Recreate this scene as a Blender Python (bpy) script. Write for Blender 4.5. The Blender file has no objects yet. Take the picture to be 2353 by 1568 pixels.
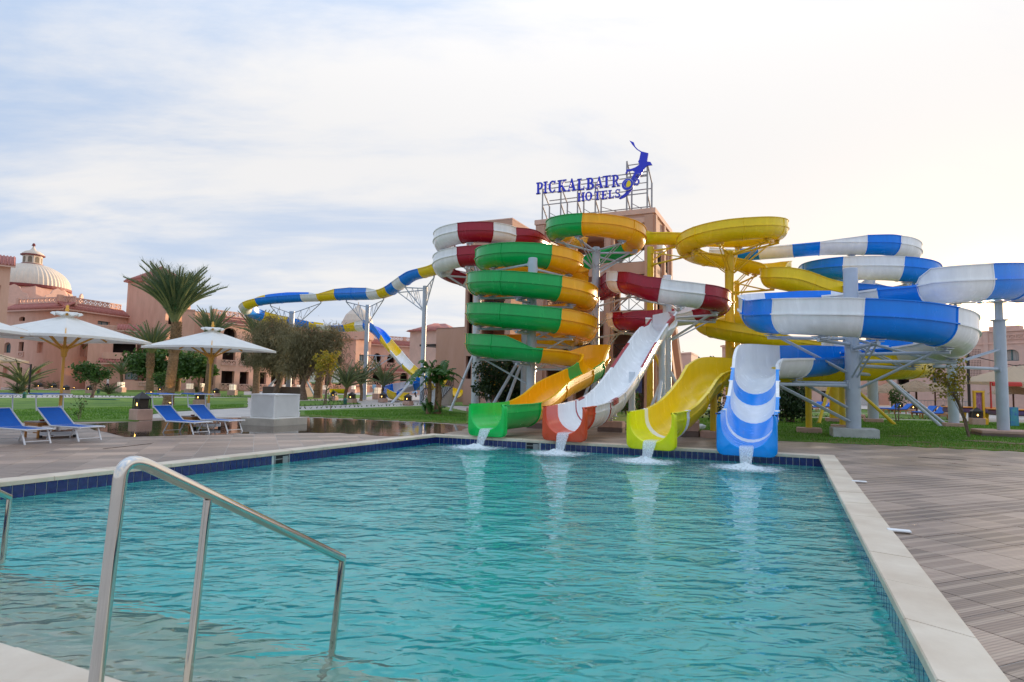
import bpy, bmesh, math, random
from mathutils import Vector, Matrix
random.seed(7)
rnd = random.random
def U(a, b): return a + (b - a) * random.random()
R = math.radians
scn = bpy.context.scene
COL = scn.collection

# ------------------------------------------------------------------ camera
F = 1400.0; CX = 1176.5; CY = 784.0; EYE = 1.65
PITCH = math.atan(104 / 1400.0); ROLL = 0.0195
cr, sr, cp, sp = math.cos(ROLL), math.sin(ROLL), math.cos(PITCH), math.sin(PITCH)
cam_d = bpy.data.cameras.new('camera'); cam = bpy.data.objects.new('camera', cam_d); COL.objects.link(cam)
cam_d.sensor_width = 36; cam_d.lens = F / 2353 * 36; cam_d.clip_end = 3000; cam_d.clip_start = 0.05
_r = Vector((cr, -sr * sp, sr * cp)); _u = Vector((-sr, -cr * sp, cr * cp)); _f = Vector((0, cp, sp))
cam.matrix_world = Matrix(((_r.x, _u.x, -_f.x, 0), (_r.y, _u.y, -_f.y, 0), (_r.z, _u.z, -_f.z, EYE), (0, 0, 0, 1)))
scn.camera = cam

def ray(px, py):                     # survey helper: direction of a point measured in the photograph
    x = (px - CX) / F; y = (CY - py) / F
    X = x * cr - y * sr; Y = x * sr + y * cr
    return Vector((X, cp - Y * sp, sp + Y * cp))
def P(px, py, d):                    # point at forward distance d
    r = ray(px, py); return Vector((0, 0, EYE)) + r * (d / r.y)
def G(px, py, z=0.0):                # point on the level z
    r = ray(px, py); return Vector((0, 0, EYE)) + r * ((z - EYE) / r.z)
def Wp(px, z, d):                    # point of height z, distance d, seen in column px
    t = (px - CX) / F; zf = d * cp + (z - EYE) * sp; Y = -d * sp + (z - EYE) * cp
    return Vector(((t * zf - Y * sr) / cr, d, z))

# ------------------------------------------------------------------ sky, sun, exposure
SUN_AZ = math.atan2(*ray(2300, 760).xy); SUN_EL = R(4.4)
SDIR = Vector((math.sin(SUN_AZ) * math.cos(SUN_EL), math.cos(SUN_AZ) * math.cos(SUN_EL), math.sin(SUN_EL)))
wd = bpy.data.worlds.new('World'); scn.world = wd; wd.use_nodes = True
def sky():
    nt = wd.node_tree; N = nt.nodes; L = nt.links; N.clear()
    def n(t, **k):
        o = N.new(t)
        for a, b in k.items(): setattr(o, a, b)
        return o
    def mth(op, a, b=None, c=None, clamp=False):
        o = n('ShaderNodeMath', operation=op); o.use_clamp = clamp
        for i, v in enumerate((a, b, c)):
            if v is None: continue
            if isinstance(v, (int, float)): o.inputs[i].default_value = v
            else: L.new(v, o.inputs[i])
        return o.outputs[0]
    def mixc(f, a, b):
        o = n('ShaderNodeMix', data_type='RGBA')
        for s, v in ((0, f), (6, a), (7, b)):
            if isinstance(v, (int, float)): o.inputs[s].default_value = v
            elif isinstance(v, tuple): o.inputs[s].default_value = (*v, 1)
            else: L.new(v, o.inputs[s])
        return o.outputs[2]
    st = n('ShaderNodeTexSky', sky_type='NISHITA'); st.sun_disc = False
    st.sun_elevation = SUN_EL; st.sun_rotation = SUN_AZ; st.air_density = 1.0; st.dust_density = 2.0; st.ozone_density = 2.0
    tc = n('ShaderNodeTexCoord'); D = tc.outputs['Generated']
    sx = n('ShaderNodeSeparateXYZ'); L.new(D, sx.inputs[0])
    dz = mth('MAXIMUM', sx.outputs[2], 0.0)
    # high thin cloud sheet: direction projected on a plane, streaked
    inv = mth('DIVIDE', 1.0, mth('ADD', dz, 0.16))
    sc = n('ShaderNodeVectorMath', operation='SCALE'); L.new(D, sc.inputs[0]); L.new(inv, sc.inputs[3])
    mp = n('ShaderNodeMapping'); L.new(sc.outputs[0], mp.inputs[0]); mp.inputs['Rotation'].default_value = (0, 0, R(-38)); mp.inputs['Scale'].default_value = (0.5, 1.2, 0.0)
    nz = n('ShaderNodeTexNoise'); L.new(mp.outputs[0], nz.inputs[0]); nz.inputs['Scale'].default_value = 1.5; nz.inputs['Detail'].default_value = 9; nz.inputs['Roughness'].default_value = 0.6; nz.inputs['Distortion'].default_value = 0.35
    nz2 = n('ShaderNodeTexNoise'); L.new(sc.outputs[0], nz2.inputs[0]); nz2.inputs['Scale'].default_value = 0.55; nz2.inputs['Detail'].default_value = 4; nz2.inputs['Roughness'].default_value = 0.55
    sd = n('ShaderNodeVectorMath', operation='DOT_PRODUCT'); L.new(D, sd.inputs[0]); sd.inputs[1].default_value = SDIR
    g = mth('MAXIMUM', sd.outputs['Value'], 0.0)
    g3 = mth('POWER', g, 2.6); g30 = mth('POWER', g, 130.0); g200 = mth('POWER', g, 420.0)
    cover = mth('ADD', mth('MULTIPLY', nz.outputs[0], 1.5), mth('ADD', mth('MULTIPLY', nz2.outputs[0], 0.9), mth('MULTIPLY', g3, 0.25)))
    cv = n('ShaderNodeMapRange', interpolation_type='SMOOTHSTEP'); L.new(cover, cv.inputs[0]); cv.inputs[1].default_value = 1.02; cv.inputs[2].default_value = 1.5
    low = mth('SUBTRACT', 1.0, mth('MULTIPLY', dz, 1.7), clamp=True)      # horizon haze
    base = mixc(cv.outputs[0], (0.26, 0.36, 0.525), (0.56, 0.555, 0.558))
    base = mixc(mth('MULTIPLY', low, 0.42), base, (0.575, 0.562, 0.56))
    base = mixc(mth('MULTIPLY', g3, 0.5), base, (0.63, 0.605, 0.585))
    base = mixc(mth('MULTIPLY', g30, 0.85), base, (1.3, 0.88, 0.55))
    gp = mth('MULTIPLY', mth('POWER', g, 18.0), mth('POWER', low, 3.5)); base = mixc(mth('MULTIPLY', gp, 0.8), base, (0.98, 0.70, 0.46))
    base = mixc(g200, base, (3.2, 2.3, 1.3))
    ov = n('ShaderNodeMapRange', interpolation_type='SMOOTHSTEP'); L.new(dz, ov.inputs[0]); ov.inputs[1].default_value = 0.3; ov.inputs[2].default_value = 1.0; ov.inputs[3].default_value = 1.0; ov.inputs[4].default_value = 1.6   # zenith brightening added for fill light, after the way overcast skies brighten overhead
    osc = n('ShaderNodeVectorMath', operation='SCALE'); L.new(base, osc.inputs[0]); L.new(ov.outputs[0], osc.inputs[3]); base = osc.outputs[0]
    nsc = n('ShaderNodeVectorMath', operation='SCALE'); L.new(st.outputs[0], nsc.inputs[0]); nsc.inputs[3].default_value = 0.10
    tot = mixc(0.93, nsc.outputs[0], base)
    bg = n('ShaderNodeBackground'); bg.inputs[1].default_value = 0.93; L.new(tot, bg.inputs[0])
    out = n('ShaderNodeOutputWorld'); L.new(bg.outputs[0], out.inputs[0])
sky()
sl = bpy.data.lights.new('sun', 'SUN'); sl.energy = 3.5; sl.angle = R(3.0); sl.color = (1.0, 0.74, 0.47)
so = bpy.data.objects.new('sun', sl); COL.objects.link(so); so.rotation_euler = SDIR.to_track_quat('Z', 'Y').to_euler(); so.location = (30, 30, 40)
scn.view_settings.view_transform = 'Standard'; scn.view_settings.look = 'None'; scn.view_settings.gamma = 1; scn.view_settings.exposure = 0.84
scn.view_settings.use_curve_mapping = False
scn.render.engine = 'CYCLES'; scn.cycles.max_bounces = 8; scn.cycles.transparent_max_bounces = 8; scn.cycles.caustics_refractive = True; scn.cycles.caustics_reflective = False
scn.cycles.sample_clamp_indirect = 6

# ------------------------------------------------------------------ materials
MATS = {}
def mat(name, col, rough=0.7, var=0.15, scale=3.0, bump=0.0, bscale=40.0, metal=0.0, coat=0.0, spec=0.5, col2=None, aniso=None, emit=None, est=0.0, trans=0.0, coords='Object', detail=5):
    if name in MATS: return MATS[name]
    m = bpy.data.materials.new(name); m.use_nodes = True; MATS[name] = m
    nt = m.node_tree; N = nt.nodes; L = nt.links; b = N['Principled BSDF']
    b.inputs['Roughness'].default_value = rough; b.inputs['Metallic'].default_value = metal
    b.inputs['Coat Weight'].default_value = coat; b.inputs['Coat Roughness'].default_value = 0.06; b.inputs['Specular IOR Level'].default_value = spec
    tc = N.new('ShaderNodeTexCoord'); mp = N.new('ShaderNodeMapping'); L.new(tc.outputs[coords], mp.inputs[0])
    if aniso: mp.inputs['Scale'].default_value = aniso
    nz = N.new('ShaderNodeTexNoise'); L.new(mp.outputs[0], nz.inputs[0]); nz.inputs['Scale'].default_value = scale; nz.inputs['Detail'].default_value = detail; nz.inputs['Roughness'].default_value = 0.62
    rp = N.new('ShaderNodeValToRGB'); L.new(nz.outputs[0], rp.inputs[0])
    c2 = col2 or tuple(min(1, c * (1 + var)) for c in col); c1 = tuple(c * (1 - var) for c in col)
    if col2: c1 = col
    rp.color_ramp.elements[0].position = 0.3; rp.color_ramp.elements[1].position = 0.7
    rp.color_ramp.elements[0].color = (*c1, 1); rp.color_ramp.elements[1].color = (*c2, 1)
    L.new(rp.outputs[0], b.inputs['Base Color'])
    mr = N.new('ShaderNodeMapRange'); L.new(nz.outputs[0], mr.inputs[0]); mr.inputs[3].default_value = max(0.02, rough * 0.85); mr.inputs[4].default_value = min(1, rough * 1.18); L.new(mr.outputs[0], b.inputs['Roughness'])
    if bump:
        n2 = N.new('ShaderNodeTexNoise'); L.new(mp.outputs[0], n2.inputs[0]); n2.inputs['Scale'].default_value = bscale; n2.inputs['Detail'].default_value = 4
        bp = N.new('ShaderNodeBump'); bp.inputs['Strength'].default_value = bump; bp.inputs['Distance'].default_value = 0.02; L.new(n2.outputs[0], bp.inputs['Height']); L.new(bp.outputs[0], b.inputs['Normal'])
    if emit:
        b.inputs['Emission Color'].default_value = (*emit, 1); b.inputs['Emission Strength'].default_value = est
    if trans:   # thin leaf / cloth: light comes through
        tr = N.new('ShaderNodeBsdfTranslucent'); L.new(rp.outputs[0], tr.inputs[0]); mx = N.new('ShaderNodeMixShader'); mx.inputs[0].default_value = trans
        L.new(b.outputs[0], mx.inputs[1]); L.new(tr.outputs[0], mx.inputs[2]); L.new(mx.outputs[0], N['Material Output'].inputs[0])
    return m

# ------------------------------------------------------------------ mesh helpers
class MB:
    def __init__(s): s.v = []; s.f = []; s.m = []; s.mi = 0
    def add(s, vs, fs):
        b = len(s.v); s.v += [tuple(v) for v in vs]; s.f += [tuple(b + i for i in f) for f in fs]; s.m += [s.mi] * len(fs); return s
    def box(s, c, size, rz=0.0, rx=0.0, ry=0.0, bev=0.0):
        hx, hy, hz = size[0] / 2, size[1] / 2, size[2] / 2
        M = Matrix.Rotation(rz, 3, 'Z') @ Matrix.Rotation(ry, 3, 'Y') @ Matrix.Rotation(rx, 3, 'X'); c = Vector(c)
        if bev > 0:
            b = min(bev, hx * .9, hy * .9, hz * .9); vs = []; 
            for (ax, ay, az) in ((hx - b, hy - b, hz), (hx, hy - b, hz - b), (hx - b, hy, hz - b)):
                pass
            # chamfered along top/bottom rims and verticals: 3 rings of 8
            def ring(dx, dy, z):
                return [(-dx + b, -dy, z), (dx - b, -dy, z), (dx, -dy + b, z), (dx, dy - b, z), (dx - b, dy, z), (-dx + b, dy, z), (-dx, dy - b, z), (-dx, -dy + b, z)]
            vs = ring(hx - b, hy - b, -hz) + ring(hx, hy, -hz + b) + ring(hx, hy, hz - b) + ring(hx - b, hy - b, hz)
            fs = [tuple(range(7, -1, -1)), tuple(range(24, 32))]
            for k in range(3):
                for i in range(8): fs.append((k * 8 + i, k * 8 + (i + 1) % 8, k * 8 + 8 + (i + 1) % 8, k * 8 + 8 + i))
            return s.add([M @ Vector(v) + c for v in vs], fs)
        vs = [(-hx, -hy, -hz), (hx, -hy, -hz), (hx, hy, -hz), (-hx, hy, -hz), (-hx, -hy, hz), (hx, -hy, hz), (hx, hy, hz), (-hx, hy, hz)]
        return s.add([M @ Vector(v) + c for v in vs], [(3, 2, 1, 0), (4, 5, 6, 7), (0, 1, 5, 4), (1, 2, 6, 5), (2, 3, 7, 6), (3, 0, 4, 7)])
    def prism(s, poly, z0, z1):           # plan polygon (ccw) extruded
        n = len(poly)
        a = sum(poly[i][0] * poly[(i + 1) % n][1] - poly[(i + 1) % n][0] * poly[i][1] for i in range(n))
        if a < 0: poly = poly[::-1]
        vs = [(p[0], p[1], z0) for p in poly] + [(p[0], p[1], z1) for p in poly]
        return s.add(vs, [tuple(range(n - 1, -1, -1)), tuple(range(n, 2 * n))] + [(i, (i + 1) % n, n + (i + 1) % n, n + i) for i in range(n)])
    def extrude(s, pts, off):             # 3d polygon extruded by a vector
        n = len(pts); off = Vector(off); vs = [Vector(p) for p in pts] + [Vector(p) + off for p in pts]
        return s.add(vs, [tuple(range(n - 1, -1, -1)), tuple(range(n, 2 * n))] + [(i, (i + 1) % n, n + (i + 1) % n, n + i) for i in range(n)])
    def tube(s, pts, rad, n=8, cap=True, up=None):
        pts = [Vector(p) for p in pts]; rings = []
        if not isinstance(rad, (list, tuple)): rad = [rad] * len(pts)
        prev = None
        for i, p in enumerate(pts):
            t = (pts[min(i + 1, len(pts) - 1)] - pts[max(i - 1, 0)])
            t = t.normalized() if t.length > 1e-9 else Vector((0, 0, 1))
            if prev is None: a = t.orthogonal().normalized()
            else:
                a = prev - t * prev.dot(t); a = a.normalized() if a.length > 1e-6 else t.orthogonal().normalized()
            prev = a; b = t.cross(a)
            rings.append([p + (a * math.cos(2 * math.pi * k / n) + b * math.sin(2 * math.pi * k / n)) * rad[i] for k in range(n)])
        vs = [v for r in rings for v in r]; fs = []
        for i in range(len(pts) - 1):
            for k in range(n): fs.append((i * n + k, i * n + (k + 1) % n, (i + 1) * n + (k + 1) % n, (i + 1) * n + k))
        if cap: fs += [tuple(range(n - 1, -1, -1)), tuple(range((len(pts) - 1) * n, len(pts) * n))]
        return s.add(vs, fs)
    def bar(s, a, b, w, h=None):
        a = Vector(a); b = Vector(b); h = h or w; t = (b - a).normalized(); x = t.cross(Vector((0, 0, 1)))
        x = x.normalized() if x.length > 1e-4 else Vector((1, 0, 0)); y = x.cross(t)
        q = [x * w / 2 + y * h / 2, -x * w / 2 + y * h / 2, -x * w / 2 - y * h / 2, x * w / 2 - y * h / 2]
        return s.add([a + k for k in q] + [b + k for k in q], [(0, 1, 2, 3), (7, 6, 5, 4)] + [(i, i + 4, (i + 1) % 4 + 4, (i + 1) % 4) for i in range(4)])
    def lathe(s, prof, c=(0, 0, 0), n=16, ribs=0.0):
        c = Vector(c); vs = []; fs = []; m = len(prof)
        for k in range(n):
            a = 2 * math.pi * k / n; q = 1 + (ribs if k % 2 else 0)
            for r, z in prof: vs.append(c + Vector((r * q * math.cos(a), r * q * math.sin(a), z)))
        for k in range(n):
            for i in range(m - 1): fs.append((k * m + i, ((k + 1) % n) * m + i, ((k + 1) % n) * m + i + 1, k * m + i + 1))
        if prof[0][0] > 1e-4: fs.append(tuple(k * m for k in range(n - 1, -1, -1)))
        if prof[-1][0] > 1e-4: fs.append(tuple(k * m + m - 1 for k in range(n)))
        return s.add(vs, fs)
    def build(s, name, mats, parent=None, smooth=False, kind=None, label=None, auto=None):
        me = bpy.data.meshes.new(name); off = Vector((0, 0, 0))
        if parent is not None:
            q = parent
            while q: off += q.location; q = q.parent
        me.from_pydata([(v[0] - off.x, v[1] - off.y, v[2] - off.z) for v in s.v], [], s.f)
        for m in (mats if isinstance(mats, (list, tuple)) else [mats]): me.materials.append(m)
        if s.m and max(s.m) > 0: me.polygons.foreach_set('material_index', s.m)
        if smooth or auto:
            me.polygons.foreach_set('use_smooth', [True] * len(me.polygons))
            if auto: me.set_sharp_from_angle(angle=R(auto))
        me.update()
        o = bpy.data.objects.new(name, me); COL.objects.link(o)
        if parent is not None: o.parent = parent
        if kind: o['kind'] = kind
        if label: o['label'] = label
        return o
def tag(o, label, cat, group=None):
    o['label'] = label; o['category'] = cat
    if group: o['group'] = group
    return o
def thing(name, label, cat, loc=(0, 0, 0), group=None, rz=0.0):
    o = bpy.data.objects.new(name, None); COL.objects.link(o); o.location = loc; o.rotation_euler = (0, 0, rz); o.empty_display_size = 0.2
    return tag(o, label, cat, group)
KIDS = {}
def copy_tree(o, parent=None):
    c = o.copy(); COL.objects.link(c)
    if parent is not None: c.parent = parent
    if o.name not in KIDS: KIDS[o.name] = list(o.children)
    for ch in KIDS[o.name]: copy_tree(ch, c)
    return c
def struct(o): o['kind'] = 'structure'; return o
def inside(p, poly):
    c = False; n = len(poly)
    for i in range(n):
        a, b = poly[i], poly[(i + 1) % n]
        if (a[1] > p[1]) != (b[1] > p[1]) and p[0] < (b[0] - a[0]) * (p[1] - a[1]) / (b[1] - a[1]) + a[0]: c = not c
    return c
def clip(poly, a, b):                 # keep the part of a convex polygon on the left of a->b
    out = []; n = len(poly)
    f = lambda p: (b[0] - a[0]) * (p[1] - a[1]) - (b[1] - a[1]) * (p[0] - a[0])
    for i in range(n):
        p, q = poly[i], poly[(i + 1) % n]; fp, fq = f(p), f(q)
        if fp >= 0: out.append(p)
        if (fp > 0 > fq) or (fp < 0 < fq):
            t = fp / (fp - fq); out.append((p[0] + (q[0] - p[0]) * t, p[1] + (q[1] - p[1]) * t))
    return out
# ------------------------------------------------------------------ ground, pool, deck
def V2(v): return Vector((v[0], v[1]))
C1 = V2(G(1001, 1001)); C2 = V2(G(1884, 1050)); LE = V2(G(0, 1111)); RE = V2(G(2162, 1568))
def isect(p, d, q, e):
    den = d.x * e.y - d.y * e.x; w = q - p; return p + d * ((w.x * e.y - w.y * e.x) / den)
NA = V2((-3.07, 3.83)); ND = (V2((-2.35, 3.51)) - NA).normalized()
LD = (LE - C1).normalized(); RD = (RE - C2).normalized(); FD = (C2 - C1).normalized()
N1 = isect(C1, LD, NA, ND); N2 = isect(C2, RD, NA, ND)
POOL = [C1, N1, N2, C2]                       # ccw seen from above
UP = -(N2 - C2).normalized()                  # pool axis, away from the camera
WZ = -0.24; FZ = -1.25; CW = 0.36
def off(a, b, w):                             # shift line a->b outwards (to its right)
    d = (b - a).normalized(); n = Vector((d.y, -d.x)); return a + n * w, b + n * w
def poly_off(poly, w):
    out = []; n = len(poly)
    for i in range(n):
        a0, a1 = off(poly[i - 1], poly[i], w); b0, b1 = off(poly[i], poly[(i + 1) % n], w)
        out.append(isect(a0, a1 - a0, b0, b1 - b0))
    return out
OUT = poly_off(POOL, CW)

def ground_mat():
    m = bpy.data.materials.new('paving'); m.use_nodes = True; nt = m.node_tree; N = nt.nodes; L = nt.links; b = N['Principled BSDF']
    tc = N.new('ShaderNodeTexCoord'); mp = N.new('ShaderNodeMapping'); L.new(tc.outputs['Object'], mp.inputs[0]); mp.inputs['Rotation'].default_value = (0, 0, R(22))
    br = N.new('ShaderNodeTexBrick'); L.new(mp.outputs[0], br.inputs[0]); br.offset = 0; br.inputs['Scale'].default_value = 1.0; br.inputs['Brick Width'].default_value = 0.6; br.inputs['Row Height'].default_value = 0.6; br.inputs['Mortar Size'].default_value = 0.008
    br.inputs['Color1'].default_value = (0.50, 0.45, 0.40, 1); br.inputs['Color2'].default_value = (0.43, 0.39, 0.355, 1); br.inputs['Mortar'].default_value = (0.25, 0.22, 0.2, 1)
    nz = N.new('ShaderNodeTexNoise'); L.new(tc.outputs['Object'], nz.inputs[0]); nz.inputs['Scale'].default_value = 0.7; nz.inputs['Detail'].default_value = 6
    mx = N.new('ShaderNodeMix'); mx.data_type = 'RGBA'; mx.blend_type = 'MULTIPLY'; mx.inputs[0].default_value = 0.5; L.new(br.outputs[0], mx.inputs[6]); L.new(nz.outputs[0], mx.inputs[7]); 
    mul = N.new('ShaderNodeMix'); mul.data_type = 'RGBA'; mul.blend_type = 'ADD'; mul.inputs[0].default_value = 0.35; L.new(mx.outputs[2], mul.inputs[6]); L.new(br.outputs[0], mul.inputs[7])
    L.new(mul.outputs[2], b.inputs['Base Color']); b.inputs['Roughness'].default_value = 0.6
    return m
M_pave = ground_mat()
def make_ground():
    S = 1500.0; big = [Vector((-S, S)), Vector((-S, -S)), Vector((S, -S)), Vector((S, S))]
    q = poly_off(POOL, 0.12); mb = MB()
    for i in range(4):
        a, b = q[i], q[(i + 1) % 4]; A, B = big[i], big[(i + 1) % 4]
        mb.add([(a.x, a.y, -.03), (A.x, A.y, -.03), (B.x, B.y, -.03), (b.x, b.y, -.03)], [(0, 1, 2, 3)])
    o = mb.build('ground', M_pave); struct(o); return o
make_ground()

# pool shell
M_floor = mat('pool_floor', (0.18, 0.76, 0.71), 0.5, 0.10, 1.5)
M_grout = mat('pool_grout', (0.72, 0.72, 0.70), 0.6, 0.08, 8)
M_step = mat('step_stone', (0.55, 0.46, 0.33), 0.6, 0.15, 2.5, col2=(0.70, 0.61, 0.48))
q = poly_off(POOL, 0.0)
mb = MB(); mb.add([(p.x, p.y, FZ) for p in q], [(0, 1, 2, 3)]); o = mb.build('pool_floor', M_floor); struct(o)
LN = Vector((-ND.y, ND.x))                    # from the near edge into the pool
mb = MB()
pf = struct(mb.add([(0, 0, -3), (0.01, 0, -3), (0, 0.01, -3)], [(0, 1, 2)]).build('pool_steps', M_step))
for k in range(4):
    mb = MB(); a = N1 - ND * 0.0; b = N2; w = 0.42 * (k + 1)
    mb.prism([a, b, b + LN * w, a + LN * w], FZ, -0.40 - 0.20 * k); mb.build('step', M_step, pf)
# tile band: each blue tile a piece of its wall
M_tile = mat('blue_tile', (0.012, 0.022, 0.14), 0.12, 0.35, 9, coat=0.5)
tile_me = {}
def tile_band(name, a, b, gaps=()):
    d = (b - a).normalized(); n = Vector((-d.y, d.x)); L = (b - a).length; ang = math.atan2(d.y, d.x)
    mb = MB(); o2 = n * -0.1
    mb.add([(a.x, a.y, FZ), (b.x, b.y, FZ), (b.x, b.y, -.05), (a.x, a.y, -.05), (a.x + o2.x, a.y + o2.y, -.05), (b.x + o2.x, b.y + o2.y, -.05)], [(0, 1, 2, 3), (3, 2, 5, 4)])
    mb.mi = 1; lo = n * 0.003
    mb.add([(a.x + lo.x, a.y + lo.y, FZ), (b.x + lo.x, b.y + lo.y, FZ), (b.x + lo.x, b.y + lo.y, -.345), (a.x + lo.x, a.y + lo.y, -.345)], [(0, 1, 2, 3)])
    wall = struct(mb.build(name, [M_grout, M_floor])); cnt = int(L / 0.157)
    if 't' not in tile_me:
        t = MB(); t.box((0, 0, 0), (0.148, 0.016, 0.29), bev=0.004); me = bpy.data.meshes.new('tile'); me.from_pydata(t.v, [], t.f); me.materials.append(M_tile); tile_me['t'] = me
    for i in range(cnt):
        s = (i + 0.5) * L / cnt
        if any(g0 < s < g1 for g0, g1 in gaps) or i >= 298: continue
        p = a + d * s + n * 0.004; t = bpy.data.objects.new('tile', tile_me['t']); COL.objects.link(t); t.location = (p.x, p.y, -0.198); t.rotation_euler = (0, 0, ang); t.parent = wall
    return wall, a, d, n
Ls = (G(650, 1040).xy - C1).length
wl, a_, d_, n_ = tile_band('pool_wall_left', C1, N1, ((Ls - .23, Ls + .23),))
Lf = (C2 - C1).length; fs = (V2(G(1226, 1013)) - C2).length
wf, af, df, nf = tile_band('pool_wall_far', C2, C1, ((fs - .25, fs + .25),))
tile_band('pool_wall_right', N2, C2); tile_band('pool_wall_near', N1, N2)
M_dark = mat('dark_void', (0.012, 0.012, 0.014), 0.7, 0.2)
M_wplas = mat('white_plastic', (0.86, 0.86, 0.84), 0.4, 0.05)
for (w_, a, d, n, s) in ((wl, a_, d_, n_, Ls), (wf, af, df, nf, fs)):      # skimmer openings
    ang = math.atan2(d.y, d.x); c = a + d * s
    mb = MB(); p = c + n * 0.006; mb.box((p.x, p.y, -.19), (0.40, 0.012, 0.26), ang); mb.build('skimmer_mouth', M_dark, w_)
    mb = MB()
    for dx in (-.21, .21): q2 = c + d * dx + n * 0.012; mb.box((q2.x, q2.y, -.19), (0.03, 0.02, 0.27), ang)
    q2 = c + n * 0.012; mb.box((q2.x, q2.y, -.15), (0.39, 0.018, 0.02), ang); q2 = c + d * -.1 + n * .01; mb.box((q2.x, q2.y, -.19), (0.16, 0.016, 0.2), ang)
    mb.build('skimmer_frame', mat('grey_plastic', (0.30, 0.30, 0.30), .5, .1), w_)
# coping stones
M_cop = mat('coping_stone', (0.60, 0.475, 0.345), 0.42, 0.12, 1.3, 0.12, 30, col2=(0.80, 0.69, 0.54))
def coping(name, i, step):
    a, b = POOL[i], POOL[(i + 1) % 4]; A, B = OUT[i], OUT[(i + 1) % 4]
    ai, bi = off(a, b, -0.03); ai = a + (ai - a); bi = b + (bi - b)
    n = max(1, int((b - a).length / step)); root = None
    for k in range(n):
        t0, t1 = k / n, (k + 1) / n; e = 0.006 / (b - a).length
        t0 += e; t1 -= e
        p = [ai.lerp(bi, t0), ai.lerp(bi, t1), A.lerp(B, t1), A.lerp(B, t0)]
        z = 0.028 + U(-.004, .004)
        def sh(w):
            c = sum((v for v in p), Vector((0, 0))) / 4; return [c + (v - c) * (1 - w) for v in p]
        q = p; i2 = [v.lerp(p[3 - j] if j in (0, 3) else p[3 - j], 0.0) for j, v in enumerate(p)]
        nn = (p[0] - p[3]).normalized() * 0.012
        inn = [p[0] - nn, p[1] - nn, p[2] + nn, p[3] + nn]
        vs = [(v.x, v.y, -.05) for v in p] + [(v.x, v.y, z - .012) for v in p] + [(v.x, v.y, z) for v in inn]
        fs = [(3, 2, 1, 0), (8, 9, 10, 11)] + [(j, (j + 1) % 4, 4 + (j + 1) % 4, 4 + j) for j in range(4)] + [(4 + j, 4 + (j + 1) % 4, 8 + (j + 1) % 4, 8 + j) for j in range(4)]
        fs = [f[::-1] for f in fs]
        mb = MB(); mb.add(vs, fs)
        if root is None: root = struct(mb.build(name, M_cop))
        else: mb.build('coping_stone', M_cop, root)
coping('pool_coping_left', 0, 1.0); coping('pool_coping_near', 1, 0.95); coping('pool_coping_right', 2, 1.0); coping('pool_coping_far', 3, 1.0)

# water
def water_mat():
    m = bpy.data.materials.new('pool_water'); m.use_nodes = True; nt = m.node_tree; N = nt.nodes; L = nt.links
    N.remove(N['Principled BSDF']); out = N['Material Output']
    tc = N.new('ShaderNodeTexCoord')
    def noise(rot, sc, scale, det, dist, rough=0.5):
        mp = N.new('ShaderNodeMapping'); L.new(tc.outputs['Object'], mp.inputs[0]); mp.inputs['Rotation'].default_value = (0, 0, R(rot)); mp.inputs['Scale'].default_value = sc
        nz = N.new('ShaderNodeTexNoise'); L.new(mp.outputs[0], nz.inputs[0]); nz.inputs['Scale'].default_value = scale; nz.inputs['Detail'].default_value = det; nz.inputs['Distortion'].default_value = dist; nz.inputs['Roughness'].default_value = rough
        return nz.outputs[0]
    def ma(op, a, b):
        o = N.new('ShaderNodeMath'); o.operation = op
        for i, v in enumerate((a, b)):
            if isinstance(v, (int, float)): o.inputs[i].default_value = v
            else: L.new(v, o.inputs[i])
        return o.outputs[0]
    h = ma('ADD', ma('MULTIPLY', noise(8, (1, 2.1, 1), 1.7, 1, 0.9), 1.0), ma('MULTIPLY', noise(-18, (1, 1.9, 1), 3.9, 1, 1.1), 0.5))
    h = ma('ADD', h, ma('MULTIPLY', noise(28, (1, 1.6, 1), 0.85, 1, 0.5), 1.9))
    bp = N.new('ShaderNodeBump'); bp.inputs['Strength'].default_value = 1.0; bp.inputs['Distance'].default_value = 0.05; L.new(h, bp.inputs['Height'])
    gl = N.new('ShaderNodeBsdfGlass'); gl.inputs['IOR'].default_value = 1.45; gl.inputs['Roughness'].default_value = 0.0; L.new(bp.outputs[0], gl.inputs['Normal'])
    L.new(gl.outputs[0], out.inputs['Surface'])
    va = N.new('ShaderNodeVolumeAbsorption'); va.inputs[0].default_value = (0.23, 0.91, 0.90, 1); va.inputs[1].default_value = 0.7; L.new(va.outputs[0], out.inputs['Volume'])
    return m
q = poly_off(POOL, 0.002); mb = MB(); mb.prism(q, FZ - 0.3, WZ); o = mb.build('pool_water', water_mat()); struct(o)

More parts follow.
